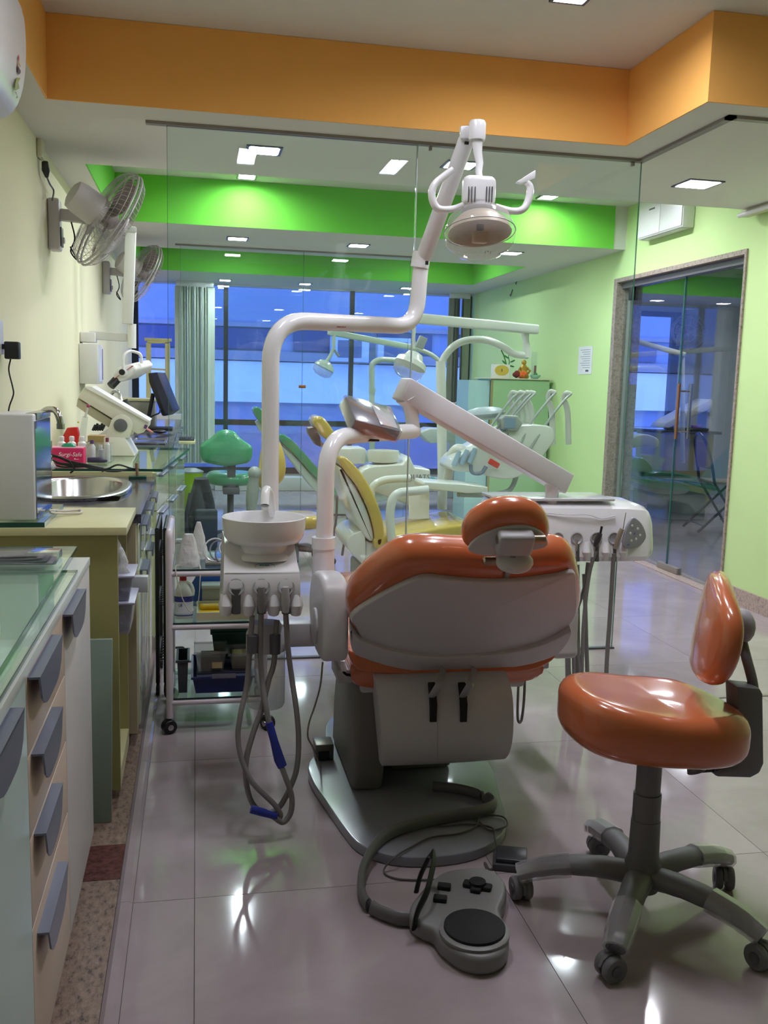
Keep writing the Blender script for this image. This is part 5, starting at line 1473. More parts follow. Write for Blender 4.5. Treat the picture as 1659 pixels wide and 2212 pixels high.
tc_ = pt(108, 1003, 4.16)
MB().lathe([(0.017, 0.0), (0.017, 0.06), (0.020, 0.07), (0.020, 0.10), (0.012, 0.108)], (tc_.x - 0.01, 4.165, 0.8005), n=20).build('body', CHROME, tp)
MB().tube([(tc_.x - 0.01, 4.165, 0.905), (tc_.x + 0.006, 4.160, 0.93), (tc_.x + 0.006, 4.158, 0.965)], 0.005, 10).build('lever', STEEL, tp)
MB().tube([(tc_.x - 0.005, 4.155, 0.865), (tc_.x + 0.02, 4.08, 0.875), (tc_.x + 0.03, 4.04, 0.865)], 0.012, 12).build('spout', CHROME, tp)

# ---- white water purifier on thick dark-edged glass
sheet('glass_plate', 'thick dark-edged glass plate under the white water purifier', [(XL + 0.004, 2.708), (-0.416, 2.708), (-0.416, 3.09), (XL + 0.004, 3.09)], 0.8228, 0.014)
wp = thing('water_purifier', 'white box water purifier with chrome swan spout', 'water purifier', (-0.49, 2.89, 0.837))
zb_ = 0.8375
px0, px1, py0, py1, pz = -0.548, -0.441, 2.742, 3.03, 1.135
MB().box(px0, px1 - 0.002, py0, py1, zb_, pz).build('case', WHITE_PLASTIC, wp, bevel=0.006, segs=3)
MB().box(px1 - 0.0018, px1 + 0.001, py0 + 0.006, py1 - 0.006, zb_ + 0.002, pz - 0.02).build('side_mirror', mat('mirror_panel', (170, 175, 190), 0.08, 0.9), wp)
MB().box(px1 - 0.03, px1 + 0.0015, py1 - 0.25, py1 + 0.0005, pz - 0.018, pz + 0.001).build('top_bracket', STEEL, wp, bevel=0.001)
MB().tube(fillet([pt(90, 893, 3.0), pt(100, 884, 2.98), pt(120, 884, 2.96), pt(129, 905, 2.95), pt(131, 923, 2.95)], 0.03, 8), 0.0095, 14).build('spout', CHROME, wp)
MB().lathe([(0.012, -0.004), (0.012, 0.012)], pt(131, 918, 2.95), (0, 0, -1), 14).build('spout_tip', STEEL, wp)
cdp = [Vector((-0.436, 2.93, 0.839)), Vector((-0.40, 2.97, 0.832)), Vector((-0.36, 3.02, 0.8275)), Vector((-0.35, 2.97, 0.8265)), Vector((-0.39, 2.93, 0.830)), Vector((-0.425, 2.88, 0.840))]
MB().tube(spl(cdp, 6), 0.004, 8).build('power_cord', mat('cord_cream', (206, 198, 186), 0.5), wp)

# ---- black cables across the sink counter
cbl = thing('cable_bundle', 'bundle of black cables lying behind the steel sink', 'cables', (-0.5, 4.2, 0.82))
for i in range(6):
    rr = random.Random(i)
    P = [pt(104, 980 + i * 4, 4.22), pt(128, 985 + 6 * i + rr.uniform(-3, 3), 4.20), pt(155, 997 + 3 * i, 4.19), pt(190, 1003 + 2 * i + rr.uniform(-3, 3), 4.18), pt(225 + rr.uniform(-6, 6), 1012 + 1.5 * i, 4.19)]
    if i in (1, 3):
        P += [pt(255, 1004 if i == 1 else 1018, 4.20), pt(285, 1012, 4.22), pt(299, 1012 if i == 1 else 1017, 4.24)]
    if i == 5:
        P = [pt(150, 995, 4.19), pt(160, 1012, 4.18), pt(152, 1022, 4.18)]
    MB().tube(spl(P, 6), 0.0042, 7).build('cable', BLACK, cbl)
# ---- steel peg on a small glass foot
pg = thing('glass_clamp', 'steel peg standing on small glass foot at worktop corner', 'clamp', (-0.26, 4.21, 0.80))
MB().box(-0.29, -0.215, 4.19, 4.25, 0.8005, 0.812).build('glass_foot', mat('edge_dark_green', (36, 78, 66)), pg, bevel=0.001)
MB().tube([(-0.255, 4.22, 0.812), (-0.258, 4.22, 0.868)], 0.0065, 10).build('peg', mat('peg_brown', (150, 120, 104), 0.3, 0.6), pg)

# ================================================================== GLASS-TOPPED COUNTER
cabD = thing('glass_counter', 'cream counter cabinet carrying the film processor, glass top', 'cabinet', (-0.42, 4.95, 0))
qf = lambda y, o=0.0: -0.150 + (y - 4.30) * (0.11 / 1.30) + o
poly = lambda o, a=4.30, b=5.60: [(XL + 0.002, a), (qf(a, o), a), (qf(b, o), b), (XL + 0.002, b)]
MB().prism([(x, y, 0.05) for x, y in poly(-0.045)], (0, 0, 0.77)).build('carcass', LAM_YELLOW, cabD)
MB().prism([(x, y, 0.0005) for x, y in poly(-0.07)], (0, 0, 0.049)).build('plinth', mat('plinth_dark', (60, 52, 48)), cabD)
for a, b in ((4.31, 4.72), (4.73, 5.15), (5.16, 5.59)):
    for z0, z1, nm in ((0.06, 0.64, 'door'), (0.645, 0.815, 'drawer')):
        pa, pb = Vector((qf(a, -0.044), a, 0)), Vector((qf(b, -0.044), b, 0))
        f_ = MB().prism([(pa.x, pa.y, z0), (pb.x, pb.y, z0), (pb.x + 0.016, pb.y, z0), (pa.x + 0.016, pa.y, z0)], (0, 0, z1 - z0)).build(nm, CREAM_GLOSS, cabD)
        MB().bar(pa.lerp(pb, 0.2) + Vector((0.026, 0, z1 - 0.02)), pa.lerp(pb, 0.8) + Vector((0.026, 0, z1 - 0.02)), 0.02, 0.012).build('pull', SLATE, f_, bevel=0.002)
sheet('glass_sheet', 'slanting glass top on the counter with the film processor', poly(0.0), 0.8225, 0.012)
ZD = 0.8353
# ---- pink glove box
gb = thing('glove_box', 'bright pink glove box with white lettering by the sink', 'box', (-0.57, 4.50, ZD))
PINK = mat('pink_card', (206, 24, 96), 0.45, var=0.05)
g1 = pt(180, 1000, 4.42)
zz0 = ZD + 0.0005
gx1 = pt(180, 985, 4.42).x
bxz = 0.078
MB().box(gx1 - 0.155, gx1, 4.42, 4.53, zz0, zz0 + bxz).build('carton', PINK, gb, bevel=0.002)
MB().box(gx1 - 0.150, gx1 - 0.004, 4.424, 4.526, zz0 + bxz + 0.0003, zz0 + bxz + 0.003).build('top_flap', mat('pink_light', (226, 150, 176), 0.5), gb)
WPRINT = mat('white_print', (240, 240, 240), 0.5)
text('Surgi-Safe', 0.026, frame((gx1 - 0.058, 4.4195, zz0 + 0.050), (1, 0, 0), (0, 0, 1)), WPRINT, gb, 'lettering', 0.0003, 0.25)
MB().box(gx1 - 0.040, gx1 - 0.034, 4.4190, 4.4198, zz0 + 0.028, zz0 + 0.033).box(gx1 - 0.033, gx1 - 0.020, 4.4190, 4.4198, zz0 + 0.028, zz0 + 0.030).build('printed_mark', WPRINT, gb, smooth=0)
gbt = tag(bagmesh((gx1 - 0.07, 4.475, zz0 + bxz + 0.0035), 0.016, 0.07, 0.035, 33, 0.5).build('green_pouch', mat('pouch_green', (30, 150, 110), 0.4), smooth=30), 'small green pouch on top of the pink glove box', 'pouch')
# ---- clear acrylic tray with tubes, bottles, syringe
at_ = thing('acrylic_tray', 'clear acrylic organiser tray next to the pink glove box', 'tray', (-0.47, 4.62, ZD))
ACR = glass('acrylic', (0.93, 0.95, 0.95), rough=0.03, haze=0.10, haze_col=(205, 210, 212))
ax0, ax1 = pt(186, 1000, 4.60).x, pt(241, 1000, 4.60).x
for a in ((ax0, ax1, 4.59, 4.593), (ax0, ax1, 4.747, 4.75), (ax0, ax0 + 0.003, 4.593, 4.747), (ax1 - 0.003, ax1, 4.593, 4.747)):
    MB().box(*a, ZD + 0.0005, ZD + 0.085).build('side', ACR, at_, smooth=0)
MB().box(ax0, ax1, 4.59, 4.75, ZD + 0.0005, ZD + 0.0035).build('bottom', ACR, at_, smooth=0)
def vial(x, y, r, h, m, capm, label, z=ZD + 0.004):
    o = thing('small_bottle', label, 'bottle', (x, y, z), 'small bottles in the acrylic organiser')
    MB().lathe([(r, 0), (r, h * 0.68), (r * 0.55, h * 0.78), (r * 0.5, h * 0.82)], (x, y, z), n=16).build('body', m, o)
    MB().lathe([(r * 0.62, h * 0.82), (r * 0.6, h)], (x, y, z), n=16).build('cap', capm, o)
VW = mat('vial_white', (226, 224, 224), 0.35)
VP = mat('vial_purple', (92, 60, 110), 0.4)
vial(ax0 + 0.025, 4.63, 0.016, 0.10, VW, VP, 'white bottle with purple cap in acrylic organiser')
vial(ax0 + 0.062, 4.66, 0.014, 0.075, mat('vial_grey', (180, 178, 190), 0.35), VW, 'greyish bottle with white cap in acrylic organiser')
vial(ax0 + 0.095, 4.63, 0.013, 0.112, VW, mat('cap_maroon', (130, 50, 80), 0.4), 'tall white bottle with maroon cap in acrylic organiser')
tag(MB().tube([(ax0 + 0.01, 4.565, ZD + 0.014), (ax0 + 0.06, 4.568, ZD + 0.014), (ax0 + 0.088, 4.57, ZD + 0.011), (ax0 + 0.10, 4.57, ZD + 0.010)], [0.012, 0.013, 0.010, 0.003], 12).build('ointment_tube', mat('tube_navy', (52, 46, 78), 0.35)), 'dark tube lying in front of the acrylic organiser', 'tube')
bxx = pt(155, 970, 4.66).x
for k, wh in enumerate(('left', 'middle', 'right')):
    o_ = thing('white_bottle', wh + ' one of three white squat bottles behind pink glove box', 'bottle', (bxx - 0.045 + 0.045 * k, 4.66 + 0.01 * k, ZD), 'squat bottles behind the glove box')
    MB().lathe([(0.020, 0), (0.020, 0.085), (0.010, 0.094), (0.010, 0.098)], (bxx - 0.045 + 0.045 * k, 4.66 + 0.01 * k, ZD + 0.0005), n=16).build('flask', VW, o_)
    MB().lathe([(0.012, 0.0985), (0.012, 0.114), (0.008, 0.118)], (bxx - 0.045 + 0.045 * k, 4.66 + 0.01 * k, ZD + 0.0005), n=16).build('cap', WHITE_PLASTIC, o_)
rbx = tag(MB().prism([pt(136, 952, 4.82), pt(145, 935, 4.82), pt(166, 934, 4.82), pt(170, 950, 4.82), pt(168, 1000, 4.82), pt(140, 1000, 4.82)], (0, 0.06, 0)).build('red_box', mat('red_plastic', (206, 32, 28), 0.35), bevel=0.003), 'bright red plastic box near wall behind pink glove box', 'box')
rbx.location.z += max(0, ZD + 0.0005 - pt(140, 1000, 4.82).z)
sy = thing('dispenser_syringe', 'clear syringe-like dispenser with red tip leaning upright', 'syringe', pt(195, 955, 4.78))
MB().tube([pt(172, 985, 4.78), pt(178, 940, 4.78), pt(184, 900, 4.78)], [0.018, 0.016, 0.013], 14).build('barrel', ACR, sy)
MB().tube([pt(184, 902, 4.78), pt(190, 880, 4.78)], [0.006, 0.004], 10).build('plunger', mat('plunger_clear', (206, 206, 200), 0.2), sy)
MB().ball(pt(190.5, 877, 4.78), 0.009, 12, 8).build('knob', mat('knob_maroon', (150, 36, 84), 0.35), sy)
MB().ball(pt(169, 912, 4.76), 0.005, 10, 6).build('yellow_dot', YEL, sy)
# ---- film processor: slanted cream body on a round-ended stand
PROC = mat('processor_cream', (216, 214, 200), 0.35, var=0.02)
PW = mat('processor_white', (234, 232, 230), 0.3)
YP = 5.02
fpz = ZD
fpr = thing('film_processor', 'slanted cream film processor with grey round knob on stand', 'device', (-0.42, 5.1, ZD))
bp_ = [(181, 837), (194, 836), (322, 911), (320, 922), (310, 934), (297, 938), (168, 859)]
MB().prism([pt(x, y, YP) for x, y in bp_], (0, 0.24, 0)).build('body', PROC, fpr, bevel=0.006)
lid_ = [(182, 835), (196, 834), (324, 909), (321, 913), (185, 838.5)]
MB().prism([pt(x, y, YP - 0.008) for x, y in lid_], (0, 0.256, 0)).build('lid', PW, fpr, bevel=0.002)
ub = [(168, 861), (165, 878), (200, 902), (238, 925), (250, 912)]
MB().prism([pt(x, y, YP + 0.02) for x, y in ub], (0, 0.20, 0)).build('under_tray', mat('processor_shade', (190, 186, 164), 0.4), fpr, bevel=0.003)
k0 = pt(262, 919, YP - 0.03)
rk_ = 22.5 / 2018 * YP
arc = []
for k in range(13):
    a = math.radians(-30 + 200 * k / 12)
    arc.append(Vector((k0.x + rk_ * math.cos(a), YP - 0.03, k0.z + rk_ * math.sin(a))))
ft = [pt(228, 942, YP - 0.03), pt(226, 948, YP - 0.03), pt(280, 946, YP - 0.03)]
MB().prism(arc + ft, (0, 0.028, 0)).build('stand_cheek', PROC, fpr, bevel=0.003)
MB().prism(arc + ft, (0, 0.02, 0)).build('stand_cheek', PROC, fpr, bevel=0.003).location.y += 0.285
MB().lathe([(0.034, -0.001), (0.034, 0.006), (0.030, 0.008), (0.002, 0.008)], k0 + Vector((-0.003, -0.0005, 0)), (0, -1, 0), 28).build('knob', mat('knob_grey', (96, 98, 104), 0.45), fpr)
ftz = pt(270, 945, YP - 0.03).z
fx0, fx1 = pt(226, 948, YP).x, pt(292, 948, YP).x
MB().loft([[Vector((fx0, YP - 0.04, ftz)), Vector((fx1 - 0.05, YP - 0.04, ftz)), Vector((fx1 - 0.05, YP + 0.28, ftz)), Vector((fx0, YP + 0.28, ftz))], [Vector((fx0, YP - 0.05, ZD + 0.001)), Vector((fx1, YP - 0.05, ZD + 0.001)), Vector((fx1, YP + 0.29, ZD + 0.001)), Vector((fx0, YP + 0.29, ZD + 0.001))]]).build('foot', PROC, fpr, bevel=0.003)
MB().tube([pt(316, 918, YP - 0.01), pt(313, 926, YP - 0.012)], 0.008, 10).build('latch', VP, fpr)
MB().tube([pt(317, 926, YP - 0.02), pt(330, 934, YP - 0.02)], [0.006, 0.005], 10).build('latch_pin', mat('pin_pink', (214, 130, 140), 0.4), fpr)
# shallow clutter behind
ck = thing('cardboard_box', 'low cardboard box of black clips behind the syringe', 'box', pt(215, 938, 5.42))
cz0 = ZD + 0.0005
MB().box(pt(190, 940, 5.42).x, pt(232, 940, 5.42).x, 5.40, 5.52, cz0, cz0 + 0.075).build('carton', mat('cardboard', (176, 148, 104), 0.7), ck, bevel=0.002)
for i in range(5):
    MB().tube([pt(200 + 5 * i, 930, 5.44), pt(206 + 5 * i, 918 - 3 * (i % 2), 5.45)], 0.007, 7).build('clip', BLACK, ck)

# ================================================================== FARTHER COUNTER with monitor
cabE = thing('far_counter', 'far dark-topped counter along the cream wall', 'cabinet', (-0.40, 7.3, 0))
MB().box(XL + 0.002, -0.17, 5.64, 9.6, 0.05, 0.79).build('carcass', LAM_YELLOW, cabE)
MB().box(XL + 0.002, -0.20, 5.64, 9.6, 0.0005, 0.0495).build('plinth', mat('plinth_dark', (60, 52, 48)), cabE)
tpE = MB().box(XL + 0.002, -0.145, 5.62, 9.62, 0.7905, 0.822).build('stone_top', DARKTOP, cabE, bevel=0.002)
for k in range(6):
    a = 5.65 + k * 0.655
    dd = front(cabE, a, a + 0.65, 0.06, 0.78, CREAM_GLOSS, 'door', -0.152, 0.016)
    pull(dd, a + 0.15, a + 0.5, 0.76, -0.152, 0.026, 0.03)
ZE = 0.8225
# x-ray set: wall box, arm, head
WBX = mat('xray_white', (222, 221, 218), 0.35, var=0.02)
xr = thing('xray_machine', 'white wall-mounted dental x-ray arm with tilted tube head', 'x-ray machine', (XL, 6.1, 1.3))
MB().box(XL + 0.001, XL + 0.11, 5.92, 6.22, 1.19, 1.43).build('control_box', WBX, xr, bevel=0.006)
MB().box(XL + 0.1105, XL + 0.113, 5.95, 6.19, 1.205, 1.415).build('control_panel', mat('panel_white', (232, 232, 232), 0.3), xr)
pnl = MB().box(XL + 0.1135, XL + 0.115, 6.14, 6.18, 1.215, 1.405).build('panel_strip', mat('panel_violet', (110, 96, 150), 0.4), xr)
MB().box(XL + 0.001, XL + 0.09, 5.98, 6.12, 1.44, 1.50).build('wall_bracket', WBX, xr, bevel=0.006)
MB().bar((XL + 0.05, 6.05, 1.485), (pt(292, 742, 6.05).x, 6.05, 1.475), 0.055, 0.05).build('swing_arm', WBX, xr, bevel=0.006)
MB().tube([pt(285, 752, 6.0), pt(285, 700, 6.0)], 0.026, 14).build('pivot', WBX, xr)
vb0, vb1 = pt(276, 700, 5.98), pt(283, 490, 5.98)
vbar = MB().bar(vb0, vb1, 0.062, 0.058, (0, -1, 0)).build('vertical_arm', WBX, xr, bevel=0.006)
MB().obox(vb1 + Vector((0.008, -0.03, -0.02)), (0.05, 0.006, 0.03)).build('arm_cap', mat('cap_grey', (190, 190, 192), 0.3), vbar, bevel=0.002)
MB().tube(fillet([pt(266, 800, 5.9), pt(266, 768, 5.9), pt(280, 757, 5.93), pt(305, 764, 5.97), pt(306, 785, 5.97)], 0.03), 0.009, 10).build('yoke', WBX, xr)
YH = 5.92
hp_ = [(243, 808), (262, 793), (285, 784), (293, 792), (303, 800), (292, 815), (265, 825), (250, 826)]
hd_ = MB().prism([pt(x, y, YH) for x, y in [(242, 808), (254, 794), (283, 785), (294, 797), (284, 812), (262, 826), (246, 822)]], (0.10, 0.16, 0.03)).build('tube_head', WBX, xr, bevel=0.012, segs=3)
MB().bar(pt(246, 819, YH - 0.003), pt(285, 791, YH - 0.003), 0.003, 0.005, (0, -1, 0)).build('red_line', mat('line_red', (180, 40, 50), 0.4), hd_)
MB().bar(pt(285, 791, YH - 0.003) + Vector((0, 0.0, 0.0)), pt(285, 791, YH - 0.003) + Vector((0.10, 0.16, 0.03)), 0.005, 0.005).build('red_line', mat('line_red', (180, 40, 50)), hd_)
MB().lathe([(0.026, -0.006), (0.026, 0.010), (0.018, 0.014)], pt(266, 805, YH - 0.008), (0, -1, 0), 20).build('pivot_ring', WHITE_PLASTIC, hd_)
MB().lathe([(0.018, 0.012), (0.018, 0.024), (0.002, 0.026)], pt(264, 804, YH - 0.008), (0, -1, 0), 18).build('pivot_knob', BLACK, hd_)
cn0, cn1 = pt(252, 822, YH + 0.02), pt(239, 834, YH + 0.0)
MB().tube([pt(256, 816, YH + 0.03), cn1], 0.026, 20).build('cone', BLACK, xr)
# second tap with black bottle
t2 = thing('swan_tap', 'chrome swan-neck tap rising behind the film processor', 'tap', (-0.42, 6.2, ZE))
MB().tube(fillet([pt(238, 930, 6.2), pt(238, 862, 6.2), pt(243, 845, 6.18), pt(256, 845, 6.15), pt(264, 870, 6.14)], 0.05, 7), 0.011, 12).build('neck', CHROME, t2)
MB().lathe([(0.024, 0), (0.02, 0.012), (0.012, 0.02)], (pt(238, 930, 6.2).x, 6.2, ZE + 0.0005), n=16).build('base', CHROME, t2)
MB().tube([pt(268, 864, 6.13), pt(275, 880, 6.13)], [0.022, 0.026], 14).build('filter', BLACK, t2)
# steel sink tray and small things on the far counter
s2 = thing('steel_basin', 'shallow steel basin on dark far counter below processor lid', 'basin', (-0.33, 6.2, ZE))
MB().loft([[Vector((x, y, ZE + 0.0008 + dz)) for x, y in rr_] for rr_, dz in (([(-0.40, 6.0), (-0.19, 6.0), (-0.19, 6.45), (-0.40, 6.45)], 0.0), ([(-0.405, 5.995), (-0.185, 5.995), (-0.185, 6.455), (-0.405, 6.455)], 0.012), ([(-0.395, 6.01), (-0.195, 6.01), (-0.195, 6.44), (-0.395, 6.44)], 0.012), ([(-0.385, 6.02), (-0.205, 6.02), (-0.205, 6.43), (-0.385, 6.43)], 0.003))]).build('basin', STEEL, s2, bevel=0.002)
# monitor
MY = 7.6
mon = thing('monitor', 'black flat monitor seen from the side on the far counter', 'monitor', pt(345, 900, MY))
mz = [(322, 806), (338, 805), (341, 812), (371, 888), (372, 893), (352, 903), (347, 900), (326, 828)]
m0 = MB().prism([pt(x, y, MY) for x, y in [(320, 806), (340, 804), (373, 887), (357, 899), (350, 898), (322, 826)]], (0.05, 0.34, 0)).build('screen_case', BLACK, mon, bevel=0.006)
MB().prism([pt(x, y, MY - 0.002) for x, y in [(326, 807), (339, 805), (371, 885), (358, 896)]], (0, 0.002, 0)).build('bezel', mat('bezel_navy', (38, 40, 58), 0.2, coat=0.4), mon)
MB().bar(pt(331, 850, MY + 0.15), pt(321, 903, MY + 0.15), 0.03, 0.09, (0, 1, 0)).build('stand', BLACK, mon, bevel=0.004)
zst = pt(325, 905, MY + 0.15).z
MB().box(pt(312, 900, MY).x, pt(372, 900, MY).x, MY + 0.05, MY + 0.28, ZE + 0.0008, ZE + 0.018).build('foot', BLACK, mon, bevel=0.004)
MB().tube(spl([pt(346, 884, MY - 0.01), pt(344, 892, MY - 0.02), pt(335, 896, MY - 0.02), pt(322, 902, MY)], 5), 0.006, 7).build('cable', BLACK, mon)
cse = thing('storage_chest', 'beige box-shaped cabinet behind the monitor on far counter', 'box', pt(310, 890, 8.2))
MB().box(pt(288, 880, 8.2).x - 0.12, pt(335, 880, 8.2).x, 8.15, 8.5, ZE + 0.0008, pt(300, 863, 8.2).z - 0.012).build('body', mat('chest_grey', (150, 148, 136), 0.5), cse, bevel=0.004)
MB().box(pt(288, 880, 8.2).x - 0.125, pt(335, 880, 8.2).x + 0.008, 8.14, 8.51, pt(300, 863, 8.2).z - 0.0115, pt(300, 863, 8.2).z + 0.008).build('lid', LAM_YELLOW, cse, bevel=0.002)
kb = thing('keyboard_shelf', 'dark keyboard on pull-out shelf sticking out past far counter', 'keyboard', (-0.06, 6.9, 0.78))
kz = pt(395, 948, 6.9).z
MB().box(-0.124, pt(422, 948, 6.9).x, 6.78, 7.02, kz - 0.030, kz - 0.008).build('shelf', LAM_YELLOW, kb, bevel=0.003)
kbd = MB().box(-0.122, pt(420, 948, 6.9).x, 6.80, 7.0, kz - 0.0075, kz + 0.008).build('board', mat('keyboard_dark', (54, 56, 70), 0.45), kb, bevel=0.004)
for r_ in range(4):
    for c_ in range(7):
        xk = -0.12 + c_ * (pt(420, 948, 6.9).x + 0.12) / 7
        MB().box(xk, xk + 0.012, 6.815 + r_ * 0.045, 6.85 + r_ * 0.045, kz + 0.0082, kz + 0.014).build('key', mat('key_dark', (44, 46, 58), 0.5), kbd, smooth=0)
# mouse, tray of papers
tag(MB().ball((pt(345, 912, 7.2).x, 7.2, ZE + 0.0145), 0.034, 14, 8, (1.5, 1.2, 0.42)).build('mouse', BLACK), 'black mouse-shaped device in front of the monitor', 'mouse')
# yellow ornamental frame by the window
fr = thing('wooden_frame', 'tall pale yellow wooden frame standing near far window', 'frame', (-0.42, 10.2, 0.9))
YF = 10.25
FRM = mat('frame_yellow', (206, 196, 140), 0.5)
for x in (321, 362):
    MB().bar(pt(x, 740, YF), pt(x, 900, YF), 0.05, 0.05, (0, 1, 0)).build('upright', FRM, fr)
MB().bar(pt(312, 733, YF), pt(371, 735, YF), 0.06, 0.03).build('cornice', FRM, fr, bevel=0.004)
MB().bar(pt(318, 739, YF), pt(366, 740, YF), 0.05, 0.025).build('cornice', FRM, fr, bevel=0.004)
MB().bar(pt(322, 797, YF), pt(361, 799, YF), 0.03, 0.02).build('crossbar', FRM, fr)
MB().box(XL + 0.003, -0.15, 10.05, 10.45, 0.0008, pt(340, 900, YF).z + 0.03).build('plinth_box', LAM_WHITE, fr, bevel=0.004)

# ================================================================== ON THE LEFT WALL
ac = thing('air_conditioner', 'white split air conditioner high on left wall, cut by frame', 'air conditioner', (XL, 2.2, 2.1))
apr = [(XL + 0.001, 2.262), (-0.50, 2.262), (-0.475, 2.245), (-0.468, 2.19), (-0.470, 2.10), (-0.485, 2.02), (-0.52, 1.965), (-0.60, 1.94), (XL + 0.001, 1.94)]
apr = [(p.x, p.y) for p in spl([(a, b, 0) for a, b in apr], 3)]
aY1 = 2.93
MB().prism([(x, 2.05, z) for x, z in apr], (0, aY1 - 2.05, 0)).build('body', WHITE_PLASTIC, ac, bevel=0.004)
MB().tube([(-0.500, 2.05, 2.018), (-0.500, aY1, 2.018)], 0.002, 6).build('seam', GREY_METAL, ac)
MB().obox((-0.548, 2.5, 1.980), (0.05, 0.80, 0.006), Matrix.Rotation(0.5, 3, 'Y')).build('louvre', mat('louvre_white', (206, 204, 206), 0.4), ac)
Mac = frame((-0.4665, 2.86, 2.135), (0, 1, 0), (-0.02, 0, 1))
def acx(y_, z_):
    best = max((x for x, z in apr if abs(z - z_) < 0.03), default=-0.47)
    return best + 0.0012
for i, (cc, pl_) in enumerate((((190, 70, 70), [(40.5, 118), (39, 124), (37.5, 136), (40.5, 136), (41.5, 126)]), ((206, 170, 60), [(39.5, 136), (41.5, 136), (41.5, 143), (40.5, 145)]), ((86, 74, 86), [(36.5, 138), (38.5, 142), (44.5, 153), (44, 158), (40, 161), (38, 150)]), ((150, 150, 84), [(36, 168), (40, 168), (39, 178), (36, 190), (33, 196), (31, 194), (33, 180)]), ((120, 128, 70), [(32, 198), (34, 198), (31.5, 210), (27, 212), (30, 206)]))):
    P_ = []
    for x_, y_ in pl_:
        q_ = ptx(x_, y_, -0.468)
        for _ in range(3):
            q_ = ptx(x_, y_, acx(q_.y, q_.z))
        P_.append(Vector((acx(q_.y, q_.z), q_.y, q_.z)))
    MB().prism(P_, (0.0006, 0, 0)).build('printed_emblem', mat('emblem_%d' % i, cc, 0.5), ac, smooth=0)

FANW = mat('fan_white', (206, 200, 202), 0.4, var=0.03)
FANG = mat('fan_guard_wire', (176, 172, 170), 0.4, 0.2)
FANB = mat('fan_blade', (150, 138, 140), 0.35, var=0.04)
def wall_fan(label, wy, wz, hub, nrm, R, cord=True):
    r = thing('wall_fan', label, 'fan', (XL, wy, wz), 'wall fans on the cream wall')
    hub = Vector(hub)
    nrm = Vector(nrm).normalized()
    MB().box(XL + 0.0008, XL + 0.055, wy - 0.05, wy + 0.05, wz - 0.12, wz + 0.12).build('wall_base', FANW, r, bevel=0.012, segs=3)
    MB().box(XL + 0.0555, XL + 0.062, wy - 0.035, wy + 0.035, wz - 0.10, wz - 0.01).build('switch_panel', DARK_GREY, r, bevel=0.004)
    MB().lathe([(0.016, 0), (0.014, 0.010), (0.003, 0.012)], (XL + 0.062, wy, wz - 0.07), (1, 0, 0), 14).build('speed_knob', FANW, r)
    bk = hub - nrm * 0.10
    elb = Vector((XL + 0.20, wy, wz + 0.04))
    MB().bar((XL + 0.05, wy, wz + 0.05), elb, 0.05, 0.055).build('bracket', FANW, r, bevel=0.010)
    MB().lathe([(0.030, -0.034), (0.030, 0.034)], elb, (0, 1, 0), 18).build('tilt_joint', FANW, r, bevel=0.003)
    MB().bar(elb, bk - Vector((0, 0, 0.05)), 0.045, 0.05).build('neck', FANW, r, bevel=0.010)
    MB().lathe([(0.045, -0.135), (0.066, -0.125), (0.074, -0.09), (0.076, 0.0), (0.070, 0.03)], hub - nrm * 0.06, nrm, 22).build('motor_housing', FANW, r)
    q = Vector((0, 0, 1)).rotation_difference(nrm)
    g = MB()
    for d_, rr_ in ((-0.045, R * 0.86), (-0.02, R * 0.97), (0.0, R), (0.02, R), (0.055, R * 0.88), (0.075, R * 0.6)):
        P = [hub + q @ Vector((rr_ * math.cos(2 * math.pi * k / 40), rr_ * math.sin(2 * math.pi * k / 40), d_)) for k in range(41)]
        g.tube(P, 0.0055 if d_ in (0.0, 0.02) else 0.0012, 6, cap=False)
    for k in range(56):
        a = 2 * math.pi * k / 56
        P = [hub + q @ Vector((rr_ * math.cos(a), rr_ * math.sin(a), d_)) for rr_, d_ in ((0.06, -0.055), (R * 0.6, -0.055), (R * 0.90, -0.04), (R, -0.004), (R, 0.024), (R * 0.9, 0.055), (R * 0.6, 0.075), (0.06, 0.080))]
        g.tube(P, 0.0011, 3, cap=False)
    gd = g.build('guard', FANG, r, smooth=0)
    gd['kind'] = 'stuff'
    MB().lathe([(0.06, 0.072), (0.058, 0.086), (0.02, 0.090), (0.002, 0.090)], hub, nrm, 24).build('badge', FANW, r)
    MB().lathe([(0.04, -0.03), (0.045, 0.03), (0.02, 0.05), (0.002, 0.052)], hub, nrm, 18).build('hub', FANB, r)
    for k in range(3):
        b = MB()
        top_, bot_ = [], []
        for i in range(7):
            s = i / 6
            rr_ = 0.04 + (R * 0.88 - 0.04) * s
            wdt = 0.35 + 0.5 * math.sin(math.pi * min(1, s * 0.9 + 0.1))
            a0 = 2 * math.pi * k / 3
            for lst, sg, zz in ((top_, 1, 0.016), (bot_, -1, -0.016)):
                a = a0 + sg * wdt * 0.9 * (0.75 if s > 0.8 else 1)
                lst.append(hub + q @ Vector((rr_ * math.cos(a), rr_ * math.sin(a), zz)))
        pts = top_ + bot_
        b.add(pts, [(i, i + 1, 7 + i + 1, 7 + i) for i in range(6)])
        b.add([p + nrm * 0.002 for p in pts], [(i, 7 + i, 7 + i + 1, i + 1) for i in range(6)])
        b.build('blade', FANB, r)
    if cord:
        P = [(XL + 0.10, wy, wz + 0.03), (XL + 0.12, wy - 0.02, wz - 0.06), (XL + 0.10, wy - 0.02, wz - 0.12), (XL + 0.13, wy - 0.03, wz - 0.16), (XL + 0.10, wy - 0.03, wz - 0.10)]
        MB().tube(spl([Vector(p) for p in P], 5), 0.004, 6).build('cord', BLACK, r)
    return r
wall_fan('white wall fan on cream wall, nearer the air conditioner', 4.84, 1.95, pt(232, 472, 4.72), (0.80, 0.36, -0.50), 0.245, True)
